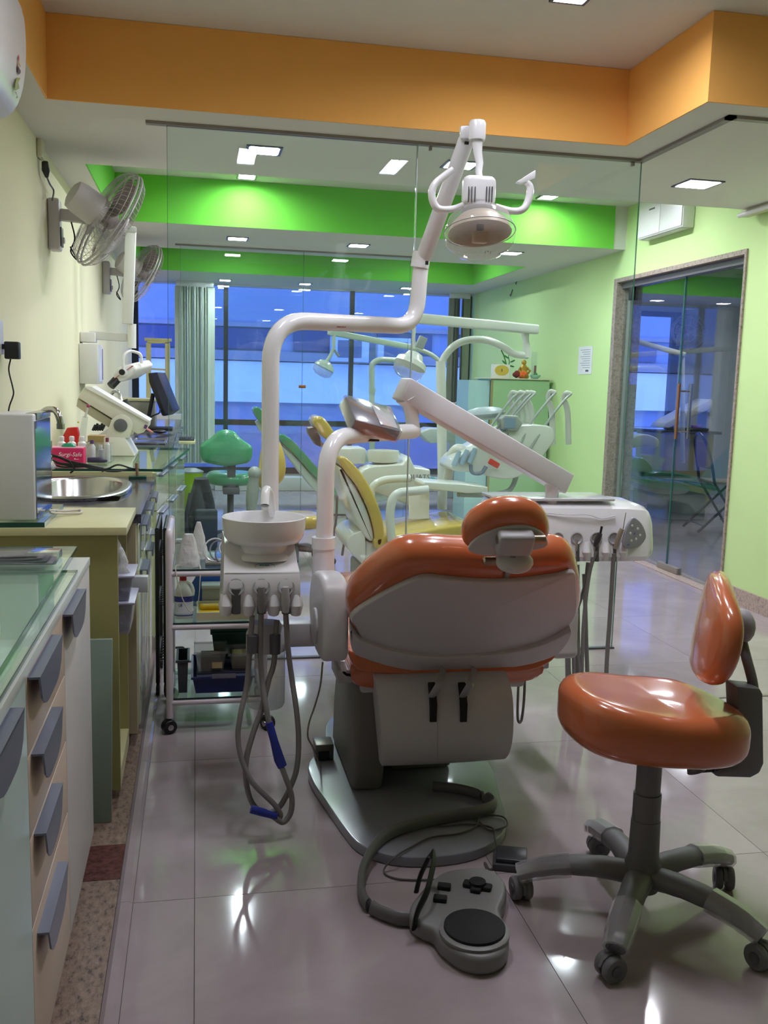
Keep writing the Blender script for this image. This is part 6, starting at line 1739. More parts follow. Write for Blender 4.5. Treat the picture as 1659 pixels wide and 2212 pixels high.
wall_fan('white wall fan farther along the cream wall above x-ray arm', 7.50, 1.97, pt(305, 590, 7.40), (0.80, 0.36, -0.45), 0.235, True)
# plug and cord by the ceiling
pl = thing('ceiling_plug', 'pale socket with black plug and cord near ceiling above fan', 'plug', (XL, 4.75, 2.2))
MB().obox(ptx(88, 318, XL + 0.012), (0.022, 0.09, 0.10)).build('socket', mat('socket_cream', (206, 200, 176), 0.5), pl, bevel=0.006)
MB().tube([ptx(97, 350, XL + 0.03), ptx(99, 368, XL + 0.03), ptx(101, 382, XL + 0.03)], [0.014, 0.018, 0.008], 10).build('plug', BLACK, pl)
MB().tube(spl([ptx(101, 382, XL + 0.03), ptx(108, 398, XL + 0.03), ptx(116, 412, XL + 0.03), ptx(113, 432, XL + 0.05)], 5), 0.004, 7).build('cord', DARK_GREY, pl)
# adapter on the wall above the purifier
ad = thing('power_adapter', 'black power adapter with cord in white wall socket', 'adapter', ptx(25, 757, XL + 0.03))
sp0 = ptx(0, 722, XL + 0.004)
MB().box(XL + 0.0008, XL + 0.010, 3.38, 3.62, pt(0, 765, 3.55).z, pt(0, 690, 3.55).z).build('socket_plate', WHITE_PLASTIC, ad, bevel=0.002)
aq = pt(30, 757, 3.60)
MB().obox(pt(27, 757, 3.60), (0.05, 0.045, 0.062)).build('adapter_body', BLACK, ad, bevel=0.005)
MB().bar((XL + 0.010, 3.60, aq.z + 0.012), (aq.x - 0.025, 3.60, aq.z + 0.012), 0.03, 0.018).build('plug_neck', BLACK, ad)
MB().tube(spl([pt(23, 775, 3.60), pt(19, 800, 3.60), pt(27, 835, 3.60), pt(29, 852, 3.60), pt(21, 875, 3.60), pt(18, 890, 3.60)], 5), 0.0028, 7).build('cord', BLACK, ad)

# ================================================================== DOWNLIGHTS by the far window
gF = 'square downlights in the last beam by the window'
downlight(0.30, 10.28, 'small square downlight by far window, above the blind', gF, 0.14)
downlight(1.15, 10.28, 'small square downlight by far window, middle', gF, 0.14)
downlight(2.26, 10.22, 'small square downlight by far window, right', gF, 0.14)

# ================================================================== YELLOW DENTAL CHAIR behind the glass
YVINYL = mat('yellow_vinyl', (198, 172, 82), 0.22, coat=0.6, var=0.05, scale=6)
UNITW = mat('unit_offwhite', (208, 212, 202), 0.28, coat=0.3, var=0.02)
UNITG = mat('unit_grey', (150, 158, 152), 0.4, var=0.03)
def side_slab(px, Y0, depth, name, m, root, bevel=0.02, k=4, smooth=50, segs=3):
    P = spl([pt(x, y, Y0) for x, y in px], k, True) if k else [pt(x, y, Y0) for x, y in px]
    return MB().prism(P, (0, depth, 0)).build(name, m, root, bevel=bevel, segs=segs, smooth=smooth)
def side_pad(px, Y0, depth, name, m, root, r=0.02, k=4):
    P = spl([pt(x, y, Y0 + depth / 2) for x, y in px], k, True)
    out = [(p.x, p.z) for p in P]
    M_ = Matrix(((1, 0, 0, 0), (0, 0, -1, Y0 + depth / 2), (0, 1, 0, 0), (0, 0, 0, 1)))
    return MB().cushion(out, M_, depth, r, steps=4, rings=0).build(name, m, root, smooth=50)

yc = thing('dental_chair', 'yellow dental chair in side view behind the near glass partition', 'dental chair', (1.2, 5.35, 0))
side_pad([(671, 908), (677, 899), (688, 898), (700, 908), (716, 932), (714, 942), (702, 948), (690, 938), (676, 920)], 5.22, 0.26, 'headrest', YVINYL, yc, 0.018, 3)
side_slab([(666, 925), (680, 922), (692, 945), (694, 966), (684, 962), (668, 938)], 5.28, 0.12, 'headrest_hinge', mat('hinge_dark', (110, 100, 98), 0.4, 0.5), yc, 0.004, 0)
MB().bar(pt(687, 950, 5.34), pt(722, 990, 5.34), 0.06, 0.015).build('headrest_blade', STEEL, yc)
bk = side_pad([(718, 984), (726, 978), (742, 988), (768, 1018), (790, 1058), (806, 1100), (811, 1140), (806, 1162), (794, 1160), (790, 1128), (778, 1088), (756, 1042), (730, 1008)], 5.08, 0.54, 'backrest', YVINYL, yc, 0.014, 4)
side_pad([(720, 1002), (732, 1012), (756, 1046), (777, 1090), (789, 1130), (790, 1152), (778, 1150), (758, 1120), (738, 1070), (724, 1030)], 5.11, 0.48, 'back_shell', UNITW, yc, 0.014, 4)
side_pad([(790, 1152), (800, 1142), (830, 1140), (880, 1132), (940, 1122), (985, 1118), (1005, 1124), (1003, 1136), (960, 1148), (900, 1160), (850, 1168), (812, 1172), (794, 1168)], 5.08, 0.54, 'seat', YVINYL, yc, 0.018, 4)
side_slab([(790, 1168), (812, 1174), (870, 1168), (960, 1152), (984, 1148), (984, 1184), (905, 1190), (890, 1205), (870, 1240), (800, 1245), (788, 1215)], 5.14, 0.42, 'seat_base', UNITW, yc, 0.012, 0)
side_slab([(772, 1150), (788, 1152), (788, 1218), (770, 1206), (755, 1190), (749, 1172), (757, 1158)], 5.12, 0.46, 'hinge_cover', UNITW, yc, 0.010, 3)
MB().box(0.92, 1.28, 5.2, 5.55, 0.0008, 0.20).build('pedestal', UNITG, yc, bevel=0.02)
MB().box(0.80, 1.75, 5.1, 5.62, 0.0008, 0.03).build('base_plate', DARK_GREY, yc, bevel=0.01)
MB().tube(fillet([pt(848, 1190, 5.06), pt(841, 1110, 5.06), pt(850, 1065, 5.06), pt(925, 1058, 5.06)], 0.09, 8), 0.025, 14).build('armrest', UNITW, yc)
MB().tube(fillet([pt(799, 1090, 5.62), pt(804, 1048, 5.62), pt(830, 1036, 5.62), pt(886, 1033, 5.62)], 0.08, 8), 0.024, 14).build('armrest', UNITW, yc)
# its water unit behind
wu = side_slab([(772, 1030), (786, 1014), (806, 1006), (870, 1002), (885, 985), (896, 1010), (930, 1014), (930, 1045), (926, 1090), (880, 1090), (800, 1060), (775, 1045)], 5.75, 0.26, 'water_unit', UNITW, yc, 0.012, 0)
q = pt(828, 985, 5.86)
MB().lathe([(0.07, -0.045), (0.095, -0.035), (0.103, 0.0), (0.1, 0.036), (0.096, 0.036), (0.085, -0.02), (0.01, -0.03)], q, n=28).build('bowl', UNITW, wu)
text('QUATS', 0.046, frame(pt(904, 1031, 5.735), (1, 0, 0), (0, 0, 1)), DARK_GREY, wu, 'lettering', 0.0006)
tb_ = side_slab([(728, 973), (732, 968), (788, 968), (792, 974), (790, 1002), (732, 1006)], 5.9, 0.22, 'assistant_tray', UNITW, yc, 0.008, 0)
# upright post with lamp bow and lamp
MB().tube([pt(955, 1100, 5.95), pt(956, 1055, 5.95), pt(952, 780, 5.95)], 0.032, 16).build('post', UNITW, yc)
MB().tube(spl([pt(952, 800, 5.95), pt(958, 775, 5.95), pt(980, 748, 5.93), pt(1010, 735, 5.92), pt(1050, 735, 5.92), pt(1085, 748, 5.92), pt(1110, 764, 5.92), pt(1140, 768, 5.92)], 6), 0.0235, 14).build('lamp_bow', UNITW, yc)
MB().tube([pt(1138, 772, 5.92), pt(1138, 752, 5.92), pt(1136, 735, 5.92), pt(1134, 716, 5.92)], [0.030, 0.026, 0.020, 0.030], 14).build('bow_pivot', UNITW, yc)
MB().bar(pt(1160, 712, 5.92), pt(882, 686, 5.55), 0.055, 0.062).build('lamp_beam', UNITW, yc, bevel=0.012, segs=3)
MB().tube([pt(893, 692, 5.55), pt(893, 735, 5.55), pt(897, 752, 5.55)], [0.016, 0.012, 0.014], 12).build('lamp_stem', UNITW, yc)
lh = MB().lathe([(0.02, 0.09), (0.045, 0.08), (0.06, 0.05), (0.092, 0.03), (0.098, 0.0)], pt(886, 790, 5.5), (0.42, 0.1, 0.9), 24).build('lamp_head', UNITW, yc)
MB().lathe([(0.098, -0.001), (0.09, -0.05), (0.06, -0.075), (0.004, -0.08)], pt(886, 790, 5.5), (0.42, 0.1, 0.9), 24, cap=False).build('lamp_shield', glass('lamp_shield_far', (0.9, 0.9, 0.9), refl=0.6, haze=0.3, haze_col=(215, 215, 210)), lh)
MB().bar(pt(905, 752, 5.5), pt(915, 728, 5.5), 0.03, 0.05).build('lamp_bracket', UNITG, lh, bevel=0.004)
# delivery unit with six whip arms
du = side_slab([(975, 1010), (985, 990), (1010, 975), (1060, 950), (1090, 930), (1130, 918), (1185, 920), (1198, 935), (1196, 955), (1160, 1000), (1120, 1030), (1080, 1035), (1030, 1022), (985, 1018)], 5.50, 0.30, 'delivery_unit', UNITW, yc, 0.02, 3)
side_slab([(1082, 905), (1092, 897), (1118, 898), (1130, 915), (1118, 932), (1088, 930)], 5.47, 0.10, 'display_block', UNITG, du, 0.008, 0)
MB().obox(pt(1102, 914, 5.468), (0.070, 0.003, 0.060)).build('screen', mat('screen_blue_grey', (126, 150, 172), 0.3), du)
for k in range(5):
    MB().obox(pt(1082 + 3.4 * k, 928.5, 5.466), (0.007, 0.002, 0.008)).build('printed_mark', mat('print_teal', (60, 90, 110), 0.5), du, smooth=0)
for i, (bx_, tx_) in enumerate(((1035, 1106), (1052, 1122), (1068, 1136), (1100, 1144), (1118, 1188), (1135, 1222))):
    base = pt(1058 + 26 * i if i < 4 else 1140 + 30 * (i - 4), 935 + (8 * i if i > 3 else 0), 5.72)
    tp_ = pt(tx_, 846 + (2 if i < 4 else (i - 4) * 3), 5.62)
    hook = pt(tx_ + 12, 848 + (2 if i < 4 else (i - 4) * 3), 5.62)
    MB().tube(spl([pt(tx_ - 8 + (10 if i < 4 else 14), 960 if i > 3 else 925, 5.70), pt(tx_ + 4, 890, 5.68), pt(tx_ - 4, 862, 5.64), tp_, hook], 5), [0.020, 0.020, 0.016, 0.014, 0.014], 10, flat=0.5, up=(0, 1, 0)).build('whip_arm', UNITW, du)
    MB().tube(spl([hook, pt(tx_ - 6, 868, 5.58), pt(tx_ - 45, 920, 5.52), pt(bx_ - 6 * (i > 3), 962 + 7 * i, 5.47)], 5), 0.0075, 8).build('whip_hose', UNITG, du)
for i in range(3):
    q = pt(985 + 17 * i, 992 - 3 * i, 5.485)
    MB().tube([q + Vector((-0.015, 0, -0.04)), q + Vector((0.02, 0.0, 0.05))], [0.018, 0.014], 12).build('handpiece_rest', mat('rest_blue', (150, 176, 196), 0.35), du)
MB().tube(fillet([pt(1017, 1004, 5.47), pt(1018, 1022, 5.46), pt(1040, 1024, 5.46), pt(1050, 1008, 5.47)], 0.03), 0.012, 10).build('grab_handle', mat('handle_slate', (96, 108, 128), 0.4), du)
tg = MB().obox(pt(1067, 1001, 5.46), (0.075, 0.012, 0.035), Matrix.Rotation(0.5, 3, 'Y')).build('red_tag', mat('tag_red', (206, 58, 44), 0.4), du, bevel=0.008)
MB().ball(pt(1047, 893, 5.66), 0.10, 20, 8, (1.35, 0.9, 0.42), Matrix.Rotation(-0.1, 3, 'Y')).build('tray_cover', mat('cover_grey', (166, 178, 182), 0.3), du)
MB().tube(fillet([pt(940, 1052, 5.88), pt(965, 1048, 5.80), pt(975, 980, 5.70), pt(990, 965, 5.65), pt(1030, 1000, 5.62)], 0.08, 7), 0.030, 14).build('delivery_arm', UNITW, yc)
side_slab([(914, 1046), (917, 1041), (960, 1044), (1000, 1046), (1054, 1052), (1054, 1064), (1010, 1066), (960, 1060), (916, 1056)], 5.30, 0.24, 'side_table', UNITW, yc, 0.006, 0)
MB().tube(fillet([pt(990, 1068, 5.4), pt(1060, 1070, 5.5), pt(1105, 1060, 5.6), pt(1118, 1020, 5.62)], 0.1, 8), 0.016, 12).build('table_arm', UNITG, yc)
MB().bar(pt(905, 1060, 5.4), pt(905, 1120, 5.4), 0.12, 0.03, (0, 1, 0)).build('paper_towel', mat('paper_white', (226, 226, 230), 0.7), yc)
for px in (720, 745):
    MB().tube(spl([pt(px + 8, 1070, 5.7), pt(px + 6, 1120, 5.7), pt(px, 1160, 5.7), pt(px - 6, 1200, 5.7)], 5), 0.008, 8).build('hose', HOSE_GREY, yc)

# ================================================================== GREEN DENTAL CHAIR by the window
GVINYL = mat('green_vinyl', (64, 150, 106), 0.25, coat=0.6, var=0.05, scale=5)
gc = thing('dental_chair', 'green dental chair farthest away, near the window', 'dental chair', (1.2, 8.7, 0))
GY = 8.45
side_pad([(545, 884), (552, 878), (562, 882), (576, 900), (590, 925), (584, 936), (570, 924), (552, 900)], GY + 0.12, 0.26, 'headrest', GVINYL, gc, 0.014, 3)
side_slab([(552, 912), (562, 904), (574, 922), (590, 950), (580, 948), (560, 930)], GY + 0.18, 0.14, 'headrest_hinge', UNITW, gc, 0.004, 0)
side_pad([(596, 940), (604, 934), (622, 944), (646, 968), (672, 998), (694, 1022), (704, 1036), (692, 1042), (666, 1018), (636, 984), (606, 954)], GY, 0.54, 'backrest', GVINYL, gc, 0.012, 3)
side_pad([(600, 955), (612, 960), (640, 990), (668, 1022), (690, 1044), (690, 1060), (672, 1052), (640, 1012), (612, 976)], GY + 0.04, 0.46, 'back_shell', UNITW, gc, 0.012, 3)
side_pad([(688, 1050), (720, 1042), (790, 1036), (860, 1030), (920, 1026), (930, 1036), (860, 1048), (780, 1056), (700, 1064)], GY, 0.54, 'seat', GVINYL, gc, 0.016, 3)
side_slab([(690, 1066), (780, 1060), (880, 1048), (880, 1070), (790, 1090), (770, 1112), (700, 1110)], GY + 0.08, 0.36, 'seat_base', UNITW, gc, 0.01, 0)
MB().box(1.15, 1.60, GY + 0.1, GY + 0.45, 0.0008, 0.14).build('pedestal', UNITG, gc, bevel=0.02)
MB().tube(fillet([pt(804, 1010, 9.0), pt(803, 785, 9.0), pt(820, 776, 9.0), pt(900, 782, 9.05)], 0.12, 8), 0.028, 14).build('post', UNITW, gc)
MB().tube([pt(804, 848, 9.0), pt(804, 838, 9.0)], 0.034, 14).build('post_collar', UNITW, gc)
MB().tube(spl([pt(955, 800, 9.05), pt(948, 780, 9.05), pt(930, 765, 9.05), pt(905, 755, 9.02), pt(895, 750, 9.0)], 5), 0.022, 12).build('lamp_bow', UNITW, gc)
MB().bar(pt(898, 752, 8.95), pt(710, 717, 8.4), 0.05, 0.055).build('lamp_beam', UNITW, gc, bevel=0.012, segs=3)
MB().tube([pt(721, 722, 8.42), pt(721, 752, 8.42), pt(714, 768, 8.42), pt(706, 780, 8.42)], [0.018, 0.014, 0.016, 0.016], 12).build('lamp_stem', UNITW, gc)
MB().tube([pt(722, 756, 8.42), pt(732, 770, 8.42)], 0.012, 10).build('lamp_grip', UNITG, gc)
lh2 = MB().lathe([(0.02, 0.07), (0.06, 0.055), (0.09, 0.02), (0.095, 0.0)], pt(700, 795, 8.4), (0.45, 0, 0.9), 22).build('lamp_head', UNITW, gc)
MB().lathe([(0.095, -0.001), (0.088, -0.05), (0.05, -0.075), (0.004, -0.08)], pt(700, 795, 8.4), (0.45, 0, 0.9), 22, cap=False).build('lamp_shield', glass('lamp_shield_far', (0.9, 0.9, 0.9)), lh2)
side_slab([(780, 985), (800, 978), (860, 976), (880, 984), (875, 1010), (800, 1020)], 9.0, 0.3, 'water_unit', UNITW, gc, 0.01, 0)
side_slab([(905, 935), (930, 925), (985, 928), (1010, 938), (1000, 955), (930, 958)], 8.9, 0.3, 'delivery_unit', UNITW, gc, 0.012, 0)
for i in range(4):
    MB().tube(spl([pt(985 + i * 8, 935, 9.0), pt(1000 + i * 8, 870, 9.0), pt(996 + i * 8, 855, 9.0), pt(960 + i * 6, 915, 8.9)], 5), 0.008, 7).build('whip_arm', UNITG, gc)
MB().tube([pt(960, 955, 9.05), pt(956, 1010, 9.05)], 0.022, 10).build('delivery_post', UNITW, gc)

# ================================================================== STOOLS behind the glass
def far_stool(label, vin, back_px, seat_px, Y0, cx_, by):
    r = thing('dentist_stool', label, 'stool', (pt(cx_, by, Y0).x, Y0, 0))
    o = spl([pt(x, y, Y0) for x, y in back_px], 4, True)
    out = [(p.x, p.z) for p in o]
    M_ = Matrix(((1, 0, 0, 0), (0, 0, -1, Y0), (0, 1, 0, 0), (0, 0, 0, 1)))
    MB().cushion(out, M_, 0.08, 0.035, crown=0.012, dish=0.012).build('back_pad', vin, r, smooth=60)
    x0, x1 = pt(seat_px[0], 1040, Y0 + 0.2).x, pt(seat_px[1], 1040, Y0 + 0.2).x
    z1, z0 = pt(490, seat_px[2], Y0).z, pt(490, seat_px[3], Y0).z
    xc = (x0 + x1) / 2
    MB().cushion(ell((x1 - x0) / 2, 0.19, 30, 0.8), Matrix.Translation((xc, Y0 + 0.22, (z0 + z1) / 2)), z1 - z0, (z1 - z0) / 2.05, crown=0.008).build('seat', vin, r, smooth=60)
    MB().bar((xc, Y0 + 0.05, (z0 + z1) / 2 - 0.05), (xc, Y0 + 0.045, pt(490, max(y for _, y in back_px), Y0).z + 0.05), 0.06, 0.02, (0, 1, 0)).build('back_bar', DARK_GREY, r, bevel=0.004)
    MB().bar((xc, Y0 + 0.04, z0 - 0.03), (xc, Y0 + 0.25, z0 - 0.03), 0.12, 0.05).build('mechanism', DARK_GREY, r, bevel=0.008)
    MB().lathe([(0.032, 0.09), (0.032, 0.24), (0.024, 0.25), (0.024, z0 - 0.055)], (xc, Y0 + 0.22, 0), n=16).build('column', DARK_GREY, r)
    for k in range(5):
        a = math.radians(20 + 72 * k)
        d = Vector((math.cos(a), math.sin(a), 0))
        c = Vector((xc, Y0 + 0.22, 0))
        MB().tube([c + Vector((0, 0, 0.11)), c + d * 0.15 + Vector((0, 0, 0.10)), c + d * 0.27 + Vector((0, 0, 0.065))], [0.03, 0.026, 0.02], 10, flat=0.8, up=(0, 0, 1)).build('leg', DARK_GREY, r)
        e = c + d * 0.265
        MB().lathe([(0.018, -0.018), (0.028, -0.014), (0.028, 0.014), (0.018, 0.018)], (e.x, e.y, 0.0285), (-d.y, d.x, 0), 14).build('caster', BLACK, r)
    return r
far_stool('green stool with wide rounded back seen through the glass', GVINYL, [(433, 985), (432, 965), (440, 955), (455, 946), (470, 932), (488, 928), (506, 932), (518, 945), (532, 955), (544, 965), (545, 982), (538, 998), (515, 1004), (490, 1007), (460, 1003), (440, 997)], (444, 552, 1026, 1053), 6.72, 490, 1120)
ys = thing('dentist_stool', 'yellow stool half hidden behind the white lamp pole', 'stool', (0.42, 6.2, 0))
yo = spl([pt(x, y, 6.2) for x, y in [(556, 1010), (560, 975), (572, 952), (590, 948), (604, 956), (616, 985), (620, 1010), (616, 1032), (602, 1048), (580, 1058), (560, 1052), (554, 1034)]], 3, True)
My = frame(pt(588, 1004, 6.2), (0.88, -0.48, 0), (0, 0.1, 1))
Myi = My.inverted()
MB().cushion([((Myi @ p).x * 1.1, (Myi @ p).y) for p in yo], My, 0.075, 0.034, crown=0.01, dish=0.008).build('back_pad', YVINYL, ys, smooth=60)
MB().tube(spl([pt(550, 1022, 6.15), pt(546, 1060, 6.15), pt(544, 1100, 6.15), pt(560, 1120, 6.2)], 5), [0.035, 0.04, 0.036, 0.03], 12).build('back_bracket', UNITG, ys)
MB().ball(pt(550, 1022, 6.15), 0.045, 14, 8).build('bracket_boss', UNITG, ys)
xs = pt(640, 1125, 6.2).x
MB().cushion(ell(0.20, 0.19, 28, 0.8), Matrix.Translation((xs, 6.3, pt(640, 1128, 6.2).z)), 0.09, 0.042, crown=0.008).build('seat', YVINYL, ys, smooth=60)
zs_ = pt(640, 1128, 6.2).z - 0.046
MB().lathe([(0.03, 0.10), (0.03, zs_ * 0.6), (0.022, zs_ * 0.62), (0.022, zs_)], (xs, 6.3, 0), n=14).build('column', DARK_GREY, ys)
MB().bar((xs, 6.3, zs_ - 0.02), pt(556, 1122, 6.2), 0.06, 0.03).build('seat_bar', DARK_GREY, ys)
for k in range(5):
    a = math.radians(50 + 72 * k)
    d = Vector((math.cos(a), math.sin(a), 0))
    c = Vector((xs, 6.3, 0))
    MB().tube([c + Vector((0, 0, 0.11)), c + d * 0.15 + Vector((0, 0, 0.10)), c + d * 0.27 + Vector((0, 0, 0.065))], [0.03, 0.026, 0.02], 10, flat=0.8, up=(0, 0, 1)).build('leg', DARK_GREY, ys)
    e = c + d * 0.265
    MB().lathe([(0.018, -0.018), (0.028, -0.014), (0.028, 0.014), (0.018, 0.018)], (e.x, e.y, 0.0285), (-d.y, d.x, 0), 14).build('caster', BLACK, ys)
# black rucksack and grey bin near the green stool
rs = thing('rucksack', 'black rucksack on the floor left of the green stool', 'bag', (0.05, 6.35, 0))
rx0, rx1 = pt(402, 1100, 6.35).x, pt(468, 1100, 6.35).x
rz = pt(430, 1035, 6.35).z
BAGB = mat('rucksack_black', (28, 34, 42), 0.7, var=0.2, bump=0.4, bscale=60)
rings = []
for k in range(8):
    s = k / 7
    w = (rx1 - rx0) / 2 * (1.0 if s < 0.5 else 1.0 - 0.55 * ((s - 0.5) / 0.5) ** 1.6)
    rings.append([Vector(((rx0 + rx1) / 2 + w * math.copysign(abs(math.cos(2 * math.pi * i / 18)) ** 0.6, math.cos(2 * math.pi * i / 18)), 6.38 + 0.12 * (1 - 0.3 * s) * math.copysign(abs(math.sin(2 * math.pi * i / 18)) ** 0.7, math.sin(2 * math.pi * i / 18)), 0.002 + rz * s)) for i in range(18)])
MB().loft(rings).build('body', BAGB, rs, smooth=50)
MB().obox(((rx0 + rx1) / 2 + 0.03, 6.26, rz * 0.42), (0.15, 0.05, rz * 0.5)).build('front_pocket', mat('rucksack_pocket', (36, 48, 58), 0.6), rs, bevel=0.02, segs=3)
MB().tube(spl([(rx0 + 0.03, 6.28, rz * 0.85), (rx0 - 0.0, 6.25, rz * 0.5), (rx0 + 0.04, 6.26, rz * 0.15)], 5), 0.014, 8, flat=0.4, up=(0, 1, 0)).build('strap', BAGB, rs)
bn = thing('green_bin', 'small lime green bin behind the rucksack', 'bin', (0.0, 6.7, 0))
bxm = pt(412, 1030, 6.7)
MB().lathe([(0.07, 0.002), (0.085, bxm.z + 0.02), (0.088, bxm.z + 0.03)], (bxm.x, 6.72, 0), n=20).build('tub', mat('lime_plastic', (140, 186, 30), 0.4), bn)
MB().lathe([(0.09, bxm.z + 0.031), (0.09, bxm.z + 0.04), (0.04, bxm.z + 0.06)], (bxm.x, 6.72, 0), n=20).build('lid', mat('bin_lid_grey', (130, 140, 146), 0.4), bn)

# ================================================================== TALL CABINET with shrine objects, right wall
tcab = thing('tall_cabinet', 'pale green tall cabinet against the right wall carrying ornaments', 'cabinet', (2.82, 8.2, 0))
MINT2 = mat('cabinet_mint', (158, 196, 160), 0.4, var=0.03)
cz = 1.30
MB().box(2.562, 3.105, 8.005, 8.42, 0.0008, cz).build('carcass', MINT2, tcab)
MB().box(2.575, 3.10, 7.99, 8.0045, 0.05, cz - 0.01).build('door', mat('cabinet_door', (150, 188, 140), 0.4), tcab)
MB().box(2.556, 2.574, 7.988, 8.003, 0.05, cz - 0.005).build('edge_strip', mat('edge_tan', (150, 140, 92), 0.5), tcab)
MB().box(2.53, 3.12, 7.975, 8.44, cz + 0.0005, cz + 0.010).build('top_cloth', mat('cloth_cream', (206, 200, 176), 0.8), tcab, bevel=0.003)
MB().box(2.36, 2.555, 8.03, 8.40, 0.0008, cz - 0.015).build('side_unit', mat('side_unit_aqua', (168, 206, 206), 0.4), tcab)
zt_ = cz + 0.0108
bx_ = thing('gift_box', 'white box with golden oval emblem on tall cabinet', 'box', (2.65, 8.1, zt_))
MB().box(pt(1065, 815, 8.05).x, pt(1101, 815, 8.05).x, 8.05, 8.12, zt_, pt(1080, 787, 8.05).z).build('carton', mat('carton_white', (226, 222, 214), 0.5), bx_, bevel=0.003)
ov = ell(0.066, 0.046, 24)
ob_ = pt(1084, 800, 8.048)
MB().prism([(ob_.x + a, 8.0485, ob_.z + b) for a, b in ov], (0, -0.002, 0)).build('oval_emblem', mat('emblem_gold', (206, 178, 70), 0.5), bx_)
MB().bar(ob_ + Vector((0, -0.004, -0.012)), ob_ + Vector((0, -0.004, 0.014)), 0.006, 0.004, (0, -1, 0)).build('emblem_mark', mat('mark_brown', (110, 80, 30), 0.5), bx_)
pln = thing('bamboo_plant', 'curly green lucky bamboo stem behind the gift box', 'plant', (2.72, 8.2, zt_))
LEAF = mat('leaf_green', (44, 120, 48), 0.5, var=0.1)
MB().tube(spl([pt(1096, 815, 8.2), pt(1094, 790, 8.2), pt(1089, 770, 8.2), pt(1083, 757, 8.2)], 5), 0.006, 8).build('stem', LEAF, pln)
MB().tube(spl([pt(1094, 800, 8.2), pt(1100, 785, 8.2), pt(1098, 770, 8.2)], 4), 0.004, 7).build('stem', LEAF, pln)
for x, y, a in ((1083, 757, 0.8), (1090, 768, -0.6), (1099, 768, 1.2), (1103, 782, 0.4), (1076, 792, 2.6), (1092, 786, 2.4), (1101, 790, -0.2)):
    c = pt(x, y, 8.19)
    MB().ball(c + Vector((0.02 * math.cos(a), 0, 0.02 * math.sin(a))), 0.026, 8, 6, (1, 0.2, 0.3), Matrix.Rotation(-a, 3, 'Y')).build('leaf', LEAF, pln)
fl = thing('flower_garland', 'heap of orange and dark red flowers on tall cabinet', 'flowers', (2.8, 8.1, zt_))
rnd = random.Random(9)
for i in range(12):
    c = Vector((pt(1112 + i * 2.0, 810, 8.08).x, 8.08 + rnd.uniform(-0.03, 0.04), zt_ + 0.022 + rnd.uniform(0, 0.03)))
    MB().ball(c, 0.022, 10, 6).build('blossom', mat('flower_orange', (226, 104, 24), 0.7) if i > 4 else mat('flower_red', (120, 22, 30), 0.7), fl)
fg = thing('figurine', 'small seated golden figurine next to the flowers', 'figurine', (2.87, 8.15, zt_))
GOLD = mat('figurine_gold', (190, 150, 40), 0.4, 0.3, var=0.15)
fc = pt(1132, 800, 8.16)
MB().lathe([(0.045, 0), (0.05, 0.02), (0.032, 0.06), (0.036, 0.10), (0.018, 0.125)], (fc.x, 8.17, zt_), n=16).build('body', GOLD, fg)
MB().ball((fc.x, 8.17, zt_ + 0.145), 0.024, 12, 8).build('head', GOLD, fg)
for s in (-1, 1):
    MB().tube([(fc.x + s * 0.03, 8.165, zt_ + 0.10), (fc.x + s * 0.055, 8.15, zt_ + 0.07), (fc.x + s * 0.03, 8.13, zt_ + 0.05)], 0.010, 8).build('arm', GOLD, fg)
vs_ = thing('glass_vase', 'tall clear glass with dark red stick on tall cabinet', 'vase', (2.98, 8.15, zt_))
vc_ = pt(1148, 815, 8.15) + Vector((0.02, 0, 0))
MB().lathe([(0.024, 0), (0.026, 0.15), (0.028, 0.24)], (vc_.x, 8.15, zt_), n=18).build('glass', ACR, vs_)
MB().tube([(vc_.x + 0.01, 8.15, zt_ + 0.01), (vc_.x + 0.012, 8.15, zt_ + 0.12)], 0.010, 10).build('red_stick', mat('stick_red', (128, 40, 60), 0.5), vs_)
cup = thing('ornament_dish', 'small pale green ornament dish at right end of cabinet', 'dish', (3.03, 8.1, zt_))
dc = pt(1152, 812, 8.08)
MB().lathe([(0.02, 0), (0.045, 0.02), (0.05, 0.035), (0.045, 0.034), (0.01, 0.012)], (dc.x + 0.02, 8.08, zt_), n=18).build('bowl', mat('dish_jade', (150, 200, 180), 0.3), cup)
MB().ball((dc.x + 0.02, 8.08, zt_ + 0.035), 0.02, 10, 6).build('knob', LEAF, cup)
bs = thing('wire_basket', 'small white wire basket by the far window, right side', 'basket', (2.3, 9.9, 0))
w0_, w1_ = pt(975, 900, 9.9), pt(1012, 880, 9.9)
for z in (0.9, 0.97, 1.04):
    MB().tube([(w0_.x, 9.9, z), (w1_.x, 9.9, z), (w1_.x, 10.05, z), (w0_.x, 10.05, z), (w0_.x, 9.9, z)], 0.004, 6).build('hoop', WHITE_PLASTIC, bs)
for k in range(9):
    x = w0_.x + (w1_.x - w0_.x) * k / 8
    MB().tube([(x, 9.9, 0.9), (x, 9.9, 1.04)], 0.003, 5).build('wire', WHITE_PLASTIC, bs)
MB().box(w0_.x - 0.02, w1_.x + 0.02, 9.88, 10.1, 0.0008, 0.893).build('stand', mat('stand_grey', (150, 160, 165), 0.5), bs, bevel=0.004)

